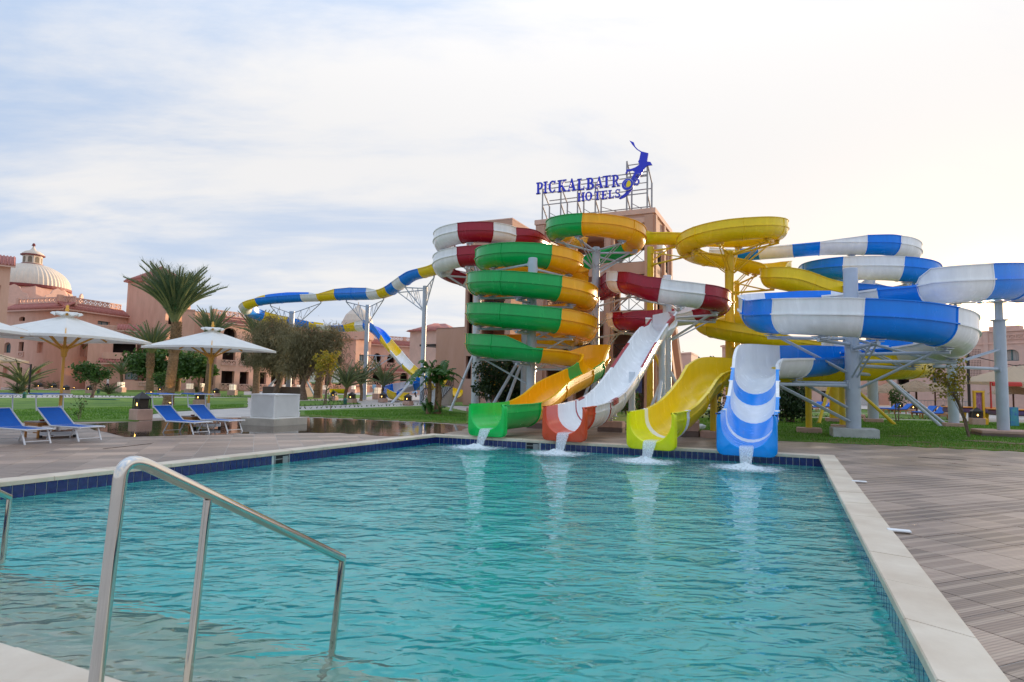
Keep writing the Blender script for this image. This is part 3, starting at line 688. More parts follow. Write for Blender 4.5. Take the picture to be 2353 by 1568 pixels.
# --- yellow slide
Y0 = Wp(1680, 10, 36)
py_ = [fp(1455, 11.75, 40.0, .4, .4, 'y'), fp(1480, 11.68, 39.4, .4, .4), fp(1505, 11.62, 39.0, 0.02, .0), fp(1560, 11.55, 38.7), fp(1610, 11.48, 38.6, .1, 0)]
ly = zarc(Y0, 2.52, [(80, 11.42), (0, 11.2), (-90, 10.7), (-180, 10.42), (-245, 10.2)], 22.5, 0.45, 0.0)
ty = [fp(1668, 10.08, 38.8, .1, 0), fp(1735, 9.75, 38.5, .1, 0), fp(1775, 9.4, 37.9, .45, 0), fp(1793, 9.1, 36.9, .5, 0), fp(1785, 8.75, 35.9, .4, .1), fp(1776, 8.35, 34.9, .1, .4), fp(1776, 8.05, 33.9, 0, .5), fp(1797, 7.85, 33.2, 0, .55), fp(1840, 7.6, 33.0, 0, .55), fp(1885, 7.2, 33.0, 0, .55), fp(1930, 7.0, 33.2, 0, .55), fp(1990, 6.9, 34.0, 0, .5), fp(2030, 6.8, 36, 0, .5), fp(2000, 6.7, 38.2, 0, .5), fp(1900, 6.6, 39.5, 0, .3), fp(1780, 6.5, 39.6, 0, .1), fp(1690, 6.4, 39.3, 0, .1), fp(1645, 6.2, 38.6, 0, .45), fp(1618, 5.8, 37.2, 0, .5), fp(1640, 5.35, 35.8, 0, .5), fp(1720, 4.9, 34.8, .2, .4), fp(1830, 4.4, 34.2, .3, .2), fp(1950, 3.95, 33.4, .4, .1), fp(2050, 3.5, 31.8, .5, 0), fp(2108, 3.15, 29.4, .5, 0), fp(2105, 2.98, 27.0, .5, 0), fp(2050, 2.85, 25.4, .5, 0), fp(1940, 2.72, 24.6, .4, 0), fp(1830, 2.6, 24.1, .2, 0), fp(1740, 2.5, 23.6, 0, .35), fp(1690, 2.42, 23.2, 0, .5), fp(1650, 2.36, 22.6, 0, .5), fp(1622, 2.24, 21.8, 0, .3), fp(1606, 2.02, 21.0, 0, .02), fp(1585, 1.6, 20.0, 0, 0), fp(1558, 1.22, 19.0, 0, 0), fp(1533, 1.05, 18.0, 0, 0, 'w'), fp(1526, 1.03, 17.72, 0, 0, 'l'), fp(1496, 1.0, 16.65, 0, 0)]
deepen(ty, 7)
sC = thing('water_slide', 'all yellow water slide with one big ring loop and lime chute', 'water slide', Wp(1680, 0, 36), 'water slides beside the pool')
PATHS['C'] = flume(sC, py_ + ly + ty, 0.62, 2.3); mouth(sC, PATHS['C'], 'l', 0.62)
# --- blue and white slide
D0 = Wp(1952, 4, 23.5); D1 = Wp(1975, 11, 42); 
pd = [fp(1640, 11.75, 44, 0, .2, 'w'), fp(1702, 11.5, 42.6, .2, 0, 'b'), fp(1748, 11.45, 41.8, 0, 0, 'w'), fp(1825, 11.4, 40.6, 0, 0, 'b'), fp(1882, 11.38, 39.8, 0, .05, 'w')]
ld = zarc(D1, 2.95, [(245, 11.36), (270, 11.3), (360, 11.0), (450, 10.5), (500, 10.0)], 22.5)
ang_color(ld, 245, 500, [(247, 'b'), (280, 'w'), (400, 'b'), (460, 'w')]); ld[0][2] = .45
td = [fp(1880, 9.5, 42, 0, .45), fp(1862, 9.1, 38.8, 0, .4, 'b'), fp(1882, 8.85, 35.6, 0, .45), fp(1950, 8.62, 33.6, 0, .5, 'w'), fp(2065, 8.35, 32.3, 0, .5, 'b'), fp(2118, 8.2, 32.5, 0, .5), fp(2128, 8.05, 34.2, 0, .5, 'w'), fp(2095, 7.85, 36.2, 0, .5, 'b'), fp(2040, 7.6, 36.9, 0, .45), fp(1985, 7.3, 35.5, 0, .4, 'w'), fp(1968, 7.05, 32.8, 0, .4), fp(2000, 6.8, 30.2, .1, .3, 'b'), fp(2080, 6.6, 28.6, .2, 0), fp(2160, 6.48, 27.5, .3, 0, 'w'), fp(2250, 6.38, 26.6, .4, 0, 'b'), fp(2320, 6.28, 25.3, .5, 0, 'w'), fp(2341, 6.0, 23.6, .55, 0, 'b'), fp(2318, 5.85, 22.2, .55, 0, 'b'), fp(2240, 5.65, 21.45, .55, 0, 'w'), fp(2165, 5.52, 21.3, .5, 0), fp(2142, 5.48, 21.7, .05, 0, 'b'), fp(2040, 5.5, 22.9, 0, 0, 'w'), fp(1965, 5.5, 24.1, 0, .02), fp(1900, 5.5, 24.9, 0, .4, 'b'), fp(1838, 5.48, 25.5, 0, .5), fp(1780, 5.38, 25.8, 0, .55, 'w')]
lb = zarc(D0, 3.32, [(152, 5.1), (180, 4.58), (225, 4.3), (270, 4.08), (315, 3.84), (340, 3.68), (360, 3.58), (440, 3.3)], 15, 0.0, 0.55)
ang_color(lb, 158, 440, [(172, 'b'), (203, 'w'), (247, 'b'), (292, 'w'), (385, 'b'), (430, 'w')])
te = [fp(2040, 3.24, 26.6, 0, .4), fp(1980, 3.12, 25.6, 0, .5, 'b'), fp(1900, 2.98, 24.2, 0, .55), fp(1828, 2.84, 22.8, 0, .55, 'w'), fp(1778, 2.78, 22.2, 0, .6), fp(1748, 2.7, 21.6, 0, .6), fp(1737, 2.56, 20.9, 0, .3), fp(1735, 2.36, 20.2, 0, .05, 'c'), fp(1733, 1.98, 19.35, 0, 0, 'w'), fp(1730, 1.48, 18.3, 0, 0, 'c'), fp(1725, 1.12, 17.2, 0, 0, 'w'), fp(1723, 1.08, 16.9, 0, 0, 'c'), fp(1715, 1.04, 15.7, 0, 0)]
deepen(te, 7)
sD = thing('water_slide', 'blue and white water slide with the widest loop, right beside the pool corner', 'water slide', Wp(1957, 0, 23), 'water slides beside the pool')
PATHS['D'] = flume(sD, pd + ld + td + lb + te, 0.68); mouth(sD, PATHS['D'], 'c', 0.68, 1.46)
# ------------------------------------------------------------------ slide supports
M_steel = mat('grey_paint', (0.46, 0.52, 0.59), 0.38, 0.08, 2, 0.03, 30, spec=0.5)
M_ypaint = mat('yellow_paint', (0.72, 0.49, 0.012), 0.42, 0.1, 2, 0.03, 30)
M_wpaint = mat('white_paint', (0.66, 0.70, 0.74), 0.4, 0.06, 2)
M_pink = mat('pink_plinth', (0.52, 0.33, 0.26), 0.8, 0.12, 4, 0.15, 60)
M_pdark = mat('plinth_base', (0.17, 0.12, 0.10), 0.8, 0.15, 4)
M_conc = mat('concrete', (0.50, 0.50, 0.48), 0.85, 0.15, 5, 0.25, 50)
GRP = 'painted steel columns holding up the slides'
def near(path, p, z=None, n=1, zmax=99, zmin=-9):
    """stations of a slide path nearest to an azimuth/height"""
    return sorted(path, key=lambda f: (f[0] - p).length)[:n]
def support(px, d, ztop, dia, m, label, arms=(), base=None, legs=(), cap=True, loc=None, r=0.62, collar=None, neck=None):
    c = loc or Wp(px, min(5, ztop * .6), d); c = Vector((c.x, c.y, 0)); t = thing('slide_support', label, 'column', (c.x, c.y, 0), GRP)
    mb = MB(); R_ = dia / 2
    mb.lathe([(R_, 0.0), (R_, ztop - .02), (R_ - .02, ztop)], c, 20)
    # welded spiral seam
    k = 0; n = int(ztop / 1.6 * 14); sp_ = [c + Vector((R_ * math.cos(i * 6.283 / 14), R_ * math.sin(i * 6.283 / 14), 0.1 + i * 1.6 / 14)) for i in range(n) if 0.1 + i * 1.6 / 14 < ztop - .1]
    mb.build('pole', m, t, auto=40)
    if len(sp_) > 2: s_ = MB(); s_.tube(sp_, 0.007, 4); s_.build('weld_seam', m, t)
    if collar: mb = MB(); mb.lathe([(R_ + .09, collar - .02), (R_ + .09, collar + .02)], c, 20); mb.build('collar', m, t)
    if neck: mb = MB(); mb.tube([c + Vector((0, 0, ztop)), c + Vector((0, 0, neck))], .14, 12); mb.box(c + Vector((0, 0, neck)), (.6, .4, .04), .3); mb.build('neck', m, t, auto=40)
    if base == 'conc':
        mb = MB(); mb.box((c.x, c.y, .17), (1.5, 1.15, .36), R(-22), bev=.02); mb.build('footing', M_conc, t)
    elif base == 'pink':
        mb = MB(); mb.box((c.x, c.y, .06), (1.9, 1.5, .14), R(-22)); mb.build('footing_course', M_pdark, t); mb = MB(); mb.box((c.x, c.y, .20), (1.86, 1.46, .14), R(-22), bev=.03); mb.build('footing', M_pink, t)
    elif base == 'small':
        mb = MB(); mb.box((c.x, c.y, .1), (.9, .7, .24), R(-22), bev=.02); mb.build('footing', M_pink, t)
    for (path, tgt) in arms:
        f = min(path, key=lambda f: (f[0] - tgt).length); p = f[0] - Vector((0, 0, r + .16))
        dirn = Vector((p.x - c.x, p.y - c.y, 0)); ln = dirn.length
        if ln < R_ + .2: continue
        dirn.normalize(); a = c + dirn * R_; a.z = p.z
        if p.z > ztop - .1: a.z = ztop - .25
        mb = MB(); e = p + dirn * .12; mb.tube([a, e], .062, 8); mb.box((a.x, a.y, a.z), (.05, .24, .24), math.atan2(dirn.y, dirn.x)); arm = mb.build('arm', m, t, auto=40)
        mb = MB(); dn = max(0.5, min(1.3, ln * .42)); b0 = c + dirn * R_; b0.z = a.z - dn if (int(ln * 10) % 2) else a.z + dn * .6
        if b0.z > ztop - .1: b0.z = a.z - dn
        sdv = Vector((-dirn.y, dirn.x, 0)); 
        for s_ in (-.09, .09): mb.tube([b0 + sdv * s_, p - dirn * ln * .12 + sdv * s_], .034, 6)
        mb.build('brace', m, t)
        mb = MB(); mb.tube([p, p + Vector((0, 0, .17))], .05, 8); az = math.atan2(f[1].y, f[1].x); mb.box(p + Vector((0, 0, .13)), (.46, .30, .025), az); mb.box(p + Vector((0, 0, .06)), (.38, .22, .02), az); mb.build('saddle', m, t)
    for (dx, dy, z1) in legs:
        mb = MB(); a = c + Vector((dx * .12, dy * .12, z1)); b = c + Vector((dx, dy, 0.02)); mb.tube([a, b], .085, 10); mb.box(b, (.3, .3, .03)); mb.build('raking_leg', m, t, auto=40)
    return t
PA, PB, PC, PD = (PATHS[k] for k in 'ABCD')
def around(c, rad, angs, zs):
    return [Vector((c.x + rad * math.cos(R(a)), c.y + rad * math.sin(R(a)), z)) for a in angs for z in zs]
armsA = [(PA, v) for v in around(A0, 2.84, (200, 255, 310, 20), (6.6, 5.0, 3.6))] + [(PA, v) for v in around(A2, 2.42, (215, 330), (8.5,))]
support(1222, 30.25, 8.1, .46, M_steel, 'thick grey column up the middle of the green and orange spiral', armsA, 'pink')
support(1368, 36, 10.05, .46, M_steel, 'grey column under the top green and orange ring', [(PA, v) for v in around(A1, 2.35, (190, 240, 300, 350, 40), (10.6,))] + [(PB, Wp(1420, 7.2, 31.6)), (PB, Wp(1400, 5.4, 32.5)), (PA, Wp(1345, 5.9, 33)), (PA, Wp(1345, 4.4, 33)), (PA, Wp(1340, 7.3, 33))], 'small', ((1.1, -.9, 2.4), (-1.1, -.8, 2.4)))
support(1095, 39.5, 10.0, .5, M_wpaint, 'white column with raking legs behind the yellow flowering shrub', [(PB, v) for v in around(B0, 2.3, (200, 260, 300), (10.8, 9.5))], 'small', ((-1.5, -.7, 3.6), (1.25, -1.1, 3.6), (.9, .9, 3.4)))
support(1205, 34.2, 6.4, .36, M_steel, 'thinner pale column just behind the green and orange spiral', (), 'small', ((-2.0, -1.4, 3.2), (-1.2, -2.2, 3.0)))
support(1533, 33.2, 7.9, .46, M_wpaint, 'white column in the middle of the red and white bend', [(PB, v) for v in around(B1, 2.66, (215, 270, 320, 10, 70), (6.4,))] + [(PB, v) for v in around(B1, 2.66, (100, 200), (5.5,))], 'small', ((1.3, -.9, 2.6), (-1.3, -.8, 2.6)))
support(1521, 28.4, 4.0, .30, M_wpaint, 'stubby white post holding the top of the white chute', [], 'small', ((-.7, -1.6, 2.0),))
support(1452, 25.2, 2.35, .26, M_wpaint, 'short white post under the middle of the white chute', [], 'small')
support(1677, 36, 10.0, .52, M_ypaint, 'tall yellow column inside the big yellow ring', [(PC, v) for v in around(Y0, 2.52, (200, 235, 300, 340, 60), (10.6,))] + [(PC, Wp(1720, 9.8, 38.4)), (PC, Wp(1776, 8.2, 34.5)), (PC, Wp(1690, 6.4, 39.3)), (PC, Wp(1720, 4.9, 34.8))], 'small', ((-1.4, -1.5, 3.2), (1.2, -1.6, 3.2)), collar=6.9)
support(1693, 40.5, 9.0, .42, M_ypaint, 'second yellow column close behind the tall ring column', [(PC, Wp(1690, 6.4, 39.3)), (PC, Wp(1735, 9.7, 38.5))], 'small')
support(1494, 39, 10.85, .42, M_ypaint, 'yellow column beside the tower under the straight yellow flume', [(PC, Wp(1545, 11.55, 38.8)), (PC, Wp(1575, 10.4, 36))], 'small', ((1.6, -1.2, 4.0),))
support(1914, 34.6, 8.7, .5, M_ypaint, 'yellow column with its top showing above the yellow wave', [(PC, Wp(1885, 7.2, 33.0)), (PC, Wp(1930, 4.0, 33.5)), (PC, Wp(2000, 3.7, 32.5))], 'small', ((-2.0, -2.2, 2.6), (2.2, -1.9, 2.6)))
support(1957, 22.8, 6.35, .5, M_steel, 'thick grey column on a concrete block in front of blue loops', [(PD, v) for v in around(D0, 3.32, (190, 225, 255, 300, 340, 20), (4.3,))] + [(PD, Wp(1830, 2.9, 22.8)), (PD, Wp(2040, 3.6, 26.5)), (PD, Wp(1760, 2.75, 21.8))], 'conc', r=.68)
support(2300, 24.9, 4.75, .42, M_steel, 'grey column with collar at the far right of the blue slide', [(PD, Wp(2235, 4.0, 23.6))], 'pink', r=.68, collar=4.75, neck=5.5)
support(1966, 41.5, 10.4, .5, M_steel, 'far grey column under the topmost blue and white ring', [(PD, v) for v in around(D1, 2.95, (230, 290, 350), (11.2,))], 'small', r=.68)
support(2002, 34.8, 8.6, .55, M_steel, 'pale grey column behind the second blue and white ring', [(PD, Wp(2080, 8.3, 32.3)), (PD, Wp(2128, 8.1, 34)), (PD, Wp(1890, 8.8, 35))], 'small', ((1.6, -3.2, 2.8), (2.6, -2.2, 2.8)), r=.68)
support(2187, 31.5, 5.6, .47, M_steel, 'grey column standing behind the small tree at right', [(PD, Wp(2200, 6.4, 27))], 'small', r=.68)
for px, d, zt, lb, m in ((1640, 21.6, 1.62, 'short yellow post under the bend of the yellow chute', M_ypaint), (1858, 24.8, 1.95, 'slim yellow post on the lawn left of the grey column', M_ypaint), (1935, 27.5, 2.1, 'slim yellow post partly behind the thick grey column', M_ypaint)):
    support(px, d, zt, .24, m, lb, (), 'small')
# low plinths that carry the chutes
def block(px, py, w, h, label, dz=0, rz=R(-22)):
    c = G(px, py); t = thing('chute_plinth', label, 'plinth', (c.x, c.y, 0), 'pink plinths under the chutes')
    mb = MB(); mb.box((c.x, c.y, h * .2), (w, w * .62, h * .4), rz); mb.build('dark_course', M_pdark, t); mb = MB(); mb.box((c.x, c.y, h * .7), (w - .02, w * .62 - .02, h * .6), rz, bev=.015); mb.build('upper_course', M_pink, t)
    mb = MB(); mb.tube([(c.x, c.y, h), (c.x, c.y, h + .28)], .05, 8); mb.box((c.x, c.y, h + .1), (.3, .2, .02), rz); mb.box((c.x, c.y, h + .27), (.34, .24, .025), rz); mb.build('bracket', M_steel, t)
block(1405, 992, .95, .40, 'pink plinth under the white chute on the lawn edge'); block(1233, 984, .7, .5, 'pink plinth behind the green chute beside the red mouth'); block(1578, 1003, .85, .5, 'pink plinth right of the lime yellow mouth, nearest the pool'); block(1590, 988, .6, .42, 'smaller pink plinth behind the yellow chute on the grass')
# water falling from the mouths, and foam where it lands
def foam_mat():
    m = bpy.data.materials.new('falling_water'); m.use_nodes = True; N = m.node_tree.nodes; L = m.node_tree.links; b = N['Principled BSDF']
    b.inputs['Base Color'].default_value = (0.82, 0.90, 0.93, 1); b.inputs['Roughness'].default_value = 0.3
    tc = N.new('ShaderNodeTexCoord'); mp = N.new('ShaderNodeMapping'); mp.inputs['Scale'].default_value = (30, 30, 0.25); L.new(tc.outputs['Object'], mp.inputs[0]); nz = N.new('ShaderNodeTexNoise'); nz.inputs['Scale'].default_value = 1.2; nz.inputs['Detail'].default_value = 2; L.new(mp.outputs[0], nz.inputs[0])
    mr = N.new('ShaderNodeMapRange'); L.new(nz.outputs[0], mr.inputs[0]); mr.inputs[1].default_value = 0.36; mr.inputs[2].default_value = 0.66; mr.inputs[3].default_value = 0.25; mr.inputs[4].default_value = 0.66; L.new(mr.outputs[0], b.inputs['Alpha'])
    return m
def splash_mat():
    m = bpy.data.materials.new('splash_foam'); m.use_nodes = True; N = m.node_tree.nodes; L = m.node_tree.links; b = N['Principled BSDF']
    b.inputs['Base Color'].default_value = (0.86, 0.93, 0.95, 1); b.inputs['Roughness'].default_value = 0.6
    tc = N.new('ShaderNodeTexCoord'); nz = N.new('ShaderNodeTexNoise'); nz.inputs['Scale'].default_value = 9; nz.inputs['Detail'].default_value = 6; nz.inputs['Distortion'].default_value = 1.2; L.new(tc.outputs['Object'], nz.inputs[0])
    gr = N.new('ShaderNodeVectorMath'); gr.operation = 'LENGTH'; L.new(tc.outputs['Object'], gr.inputs[0])
    ma = N.new('ShaderNodeMath'); ma.operation = 'MULTIPLY_ADD'; L.new(gr.outputs['Value'], ma.inputs[0]); ma.inputs[1].default_value = -0.5; L.new(nz.outputs[0], ma.inputs[2])
    mr = N.new('ShaderNodeMapRange'); L.new(ma.outputs[0], mr.inputs[0]); mr.inputs[1].default_value = 0.02; mr.inputs[2].default_value = 0.34; mr.inputs[3].default_value = 0.0; mr.inputs[4].default_value = 0.8; L.new(mr.outputs[0], b.inputs['Alpha'])
    return m
M_fall = foam_mat(); M_splash = splash_mat()
for key, r, nm in (('A', .62, 'green'), ('B', .62, 'brick red'), ('C', .62, 'lime yellow'), ('D', .68, 'blue')):
    p, t, S = PATHS[key][-1][:3]; t = Vector((t.x, t.y, 0)).normalized(); S = t.cross(Vector((0, 0, 1)))
    z0 = p.z - r + .07; mb = MB(); n = 9; rows = []
    for i in range(9):
        k = i / 8; y = -.35 + .43 * min(1, k * 2.2) + (max(0, k - .45) ** 1.0) * .62; z = z0 + .03 if k < .4 else z0 + .03 - (z0 - WZ + .02) * ((k - .4) / .6) ** 1.7; w = .12 + .05 * math.sin(k * 3)
        rows.append([p + S * ((j / (n - 1) - .5) * 2 * w) + t * (y + .03 * math.sin(j * 2.1 + i) + .06 * (1 - (2 * j / (n - 1) - 1) ** 2)) + Vector((0, 0, z - p.z)) for j in range(n)])
    vs = [v for rw in rows for v in rw]; bk = [v - t * .05 for v in vs]; fs = [(i * n + j, i * n + j + 1, (i + 1) * n + j + 1, (i + 1) * n + j) for i in range(8) for j in range(n - 1)]
    N_ = len(vs); mb.add(vs + bk, fs + [tuple(N_ + q for q in f[::-1]) for f in fs])
    o = mb.build('falling_water', M_fall, None, smooth=True); tag(o, 'white stream of water pouring from the ' + nm + ' slide mouth', 'water', 'streams of water from the slides')
    c = p + t * .62; c.z = WZ; t2 = thing('splash', 'patch of white foam in front of the ' + nm + ' slide mouth', 'foam', c, 'foam where the streams land'); rn = MB(); nr = 14; na = 30; vs = [(c.x, c.y, WZ + .10)]; fs = []
    for i in range(1, nr + 1):
        for j in range(na):
            a = j * 6.2832 / na; q = i / nr * 1.0; vs.append((c.x + q * math.cos(a) * 1.15, c.y + q * math.sin(a), WZ + .012 + .10 * math.exp(-(q / .22) ** 2) * U(.4, 1.4) + .02 * U(0, 1) * (1 - q)))
    for j in range(na): fs.append((0, 1 + j, 1 + (j + 1) % na))
    for i in range(nr - 1):
        for j in range(na): fs.append((1 + i * na + j, 1 + (i + 1) * na + j, 1 + (i + 1) * na + (j + 1) % na, 1 + i * na + (j + 1) % na))
    rn.add(vs, fs); rn.build('foam', M_splash, t2, smooth=True)
# ------------------------------------------------------------------ buildings
M_stucco = mat('terracotta_stucco', (0.60, 0.335, 0.24), 0.9, 0.12, 1.2, 0.25, 25, col2=(0.72, 0.425, 0.315), aniso=(1, 1, 0.25))
M_stucco2 = mat('tower_stucco', (0.50, 0.295, 0.21), 0.9, 0.10, 1.0, 0.2, 25, col2=(0.56, 0.345, 0.265), aniso=(1, 1, 0.3))
M_stucco3 = mat('pale_pink_stucco', (0.62, 0.41, 0.33), 0.9, 0.1, 1.0, 0.2, 25)
M_trim = mat('stucco_trim', (0.66, 0.42, 0.33), 0.9, 0.08, 2)
M_rooft = mat('red_roof_tile', (0.38, 0.125, 0.10), 0.75, 0.25, 3, 0.2, 30, col2=(0.50, 0.20, 0.16))
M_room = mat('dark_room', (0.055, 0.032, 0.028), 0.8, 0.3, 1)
M_teal = mat('teal_frame', (0.02, 0.14, 0.15), 0.5, 0.1)
M_glass = mat('window_glass', (0.10, 0.14, 0.16), 0.06, 0.2, 0.8, spec=0.9)
M_curt = mat('curtain_glass', (0.30, 0.34, 0.34), 0.15, 0.2, 2.0, spec=0.8, aniso=(6, 6, 0.3))
M_iron = mat('wrought_iron', (0.03, 0.022, 0.02), 0.55, 0.2)
M_cream = mat('cream_dome', (0.66, 0.55, 0.44), 0.6, 0.08, 1.5)
M_dred = mat('dark_red_trim', (0.20, 0.035, 0.03), 0.6, 0.1)
def arch_poly(s0, s1, zs, zt, n=6):       # pointed arch, springing at zs
    w = (s1 - s0) / 2; c = (s0 + s1) / 2; out = []
    for k in range(n + 1):
        t = k / n; out.append((s0 + (c - s0) * (1 - math.cos(t * math.pi / 2)) ** 1.15, zs + (zt - zs) * math.sin(t * math.pi / 2) ** 0.9))
    return out + [(2 * c - x, z) for x, z in out[-2::-1]]
class Wall:
    """vertical wall from a to b (2d, outside on the right of a->b)"""
    def __init__(s, a, b): s.a = Vector((a[0], a[1])); s.b = Vector((b[0], b[1])); s.d = (s.b - s.a).normalized(); s.n = Vector((s.d.y, -s.d.x)); s.L = (s.b - s.a).length; s.ang = math.atan2(s.d.y, s.d.x)
    def p(s, u, z, o=0.0): q = s.a + s.d * u + s.n * o; return Vector((q.x, q.y, z))
    def hit(s, px, py, o=0.0):            # surveyed point on the wall plane
        r = ray(px, py); a = s.a + s.n * o; k = (a.x * s.n.x + a.y * s.n.y) / (r.x * s.n.x + r.y * s.n.y); q = r * k; return ((Vector((q.x, q.y)) - a).dot(s.d), q.z + EYE)
    def rect(s, x0, y0, x1, y1):
        u0, z1 = s.hit(x0, y0); u1, z0 = s.hit(x1, y1); return (min(u0, u1), max(u0, u1), min(z0, z1), max(z0, z1))
    def build(s, parent, m, z0, z1, ops=(), depth=0.45, back=None, name='wall'):
        us = sorted({0.0, s.L} | {max(0, o[0]) for o in ops} | {min(s.L, o[1]) for o in ops}); zs = sorted({z0, z1} | {max(z0, o[2]) for o in ops} | {min(z1, o[3]) for o in ops}); mb = MB()
        for i in range(len(us) - 1):
            for j in range(len(zs) - 1):
                uc = (us[i] + us[i + 1]) / 2; zc = (zs[j] + zs[j + 1]) / 2
                if us[i + 1] - us[i] < 1e-4 or zs[j + 1] - zs[j] < 1e-4 or any(o[0] < uc < o[1] and o[2] < zc < o[3] for o in ops): continue
                mb.add([s.p(us[i], zs[j]), s.p(us[i + 1], zs[j]), s.p(us[i + 1], zs[j + 1]), s.p(us[i], zs[j + 1])], [(0, 1, 2, 3)])
        for o in ops:
            u0, u1, b, t = o[:4]; kind = o[4] if len(o) > 4 else 'r'
            if kind == 'a':
                zs_ = b + (t - b) * 0.52; ap = arch_poly(u0, u1, zs_, t); h = len(ap) // 2
                L_ = [(u0, t)] + ap[:h + 1]; R_ = ap[h:] + [(u1, t)]
                for pl in (L_, R_):
                    c0 = pl[0] if pl is L_ else pl[-1]; q = pl[1:] if pl is L_ else pl[:-1]
                    for x, y in zip(q, q[1:]): mb.add([s.p(c0[0], c0[1]), s.p(*x), s.p(*y)], [(0, 1, 2)])
                for x, y in zip(ap, ap[1:]): mb.add([s.p(*x), s.p(*x, -depth), s.p(*y, -depth), s.p(*y)], [(0, 1, 2, 3)])
                loop = [(u0, zs_), (u0, b), (u1, b), (u1, zs_)]
            else: loop = [(u0, t), (u0, b), (u1, b), (u1, t), (u0, t)]
            for x, y in zip(loop, loop[1:]): mb.add([s.p(*x), s.p(*x, -depth), s.p(*y, -depth), s.p(*y)], [(0, 1, 2, 3)])
        w = mb.build(name, m, parent)
        for o in ops:
            u0, u1, b, t = o[:4]; fill = o[5] if len(o) > 5 else 'room'
            if fill == 'open': continue
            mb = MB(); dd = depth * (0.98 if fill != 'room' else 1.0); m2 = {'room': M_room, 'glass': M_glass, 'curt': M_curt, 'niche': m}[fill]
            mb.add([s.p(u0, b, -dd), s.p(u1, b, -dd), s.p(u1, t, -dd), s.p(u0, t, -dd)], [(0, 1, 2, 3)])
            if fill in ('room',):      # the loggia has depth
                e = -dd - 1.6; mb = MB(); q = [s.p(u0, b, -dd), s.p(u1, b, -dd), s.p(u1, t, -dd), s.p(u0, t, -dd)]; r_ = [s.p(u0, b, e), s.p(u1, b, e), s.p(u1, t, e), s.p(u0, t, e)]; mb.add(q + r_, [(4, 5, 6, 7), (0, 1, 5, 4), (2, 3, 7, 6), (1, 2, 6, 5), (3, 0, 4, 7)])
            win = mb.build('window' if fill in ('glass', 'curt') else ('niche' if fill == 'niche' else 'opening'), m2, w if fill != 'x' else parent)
            if fill in ('glass', 'curt'):
                mb = MB(); f_ = 0.09
                for (c, sz) in (((u0 + f_ / 2, (b + t) / 2), (f_, t - b)), ((u1 - f_ / 2, (b + t) / 2), (f_, t - b)), (((u0 + u1) / 2, (b + t) / 2), (f_, t - b)), (((u0 + u1) / 2, b + f_ / 2), (u1 - u0, f_)), (((u0 + u1) / 2, t - f_ / 2), (u1 - u0, f_))):
                    mb.box(s.p(c[0], c[1], -dd + .05), (sz[0], .08, sz[1]), s.ang)
                mb.build('frame', M_teal, win)
        return w
    def lattice(s, parent, u0, u1, z0, z1, m, o=0.05, nx=None, t=0.06, solid=False, name='balustrade'):
        """balustrade of crossed bars between rails"""
        mb = MB(); h = z1 - z0; nx = nx or max(1, round((u1 - u0) / (h * 1.0)))
        mb.bar(s.p(u0, z0 + t / 2, o), s.p(u1, z0 + t / 2, o), .16, t); mb.bar(s.p(u0, z1 - t / 2, o), s.p(u1, z1 - t / 2, o), .18, t * 1.2)
        for i in range(nx + 1): u = u0 + (u1 - u0) * i / nx; mb.bar(s.p(u, z0, o), s.p(u, z1, o), t * 1.1, .14)
        for i in range(nx):
            a = u0 + (u1 - u0) * i / nx; b = u0 + (u1 - u0) * (i + 1) / nx; mb.bar(s.p(a, z0, o), s.p(b, z1, o), .08, t); mb.bar(s.p(a, z1, o), s.p(b, z0, o), .075, t * .98)
        return mb.build(name, m, parent)
    def box(s, parent, u0, u1, z0, z1, o0, o1, m, name):
        mb = MB(); pts = [s.p(u0, z0, o0), s.p(u1, z0, o0), s.p(u1, z0, o1), s.p(u0, z0, o1)]; mb.prism([(p.x, p.y) for p in pts], z0, z1); return mb.build(name, m, parent)
    def eave(s, parent, u0, u1, z, rise, out, back, tiles=None, name='roof'):
        """sloped tile roof along the wall: eave at (out,z), top at (-back,z+rise), with round tile ribs"""
        mb = MB(); a, b, c, d = s.p(u0 - out * .0, z, out), s.p(u1, z, out), s.p(u1, z + rise, -back), s.p(u0, z + rise, -back); dn = Vector((0, 0, -.12))
        mb.add([a, b, c, d, a + dn, b + dn, c + dn, d + dn], [(0, 1, 2, 3), (7, 6, 5, 4), (0, 4, 5, 1), (1, 5, 6, 2), (2, 6, 7, 3), (3, 7, 4, 0)])
        n = max(2, int((u1 - u0) / .34)); roof = mb.build(name, M_rooft, parent)
        mb = MB()
        for i in range(n):
            u = u0 + (u1 - u0) * (i + .5) / n; mb.tube([s.p(u, z + .03, out + .05), s.p(u, z + rise + .03, -back)], .095, 6)
        mb.build('roof_tiles', M_rooft, roof, smooth=True)
        mb = MB(); mb.bar(s.p(u0, z - .2, out - .08), s.p(u1, z - .2, out - .08), .14, .18); mb.build('fascia', M_trim, roof)
        return roof
def cap(parent, pts, z, m, name='flat_roof', th=.12):
    mb = MB(); mb.prism(pts, z - th, z); return mb.build(name, m, parent)
def W2(px, d): v = Wp(px, 9, d); return Vector((v.x, v.y))

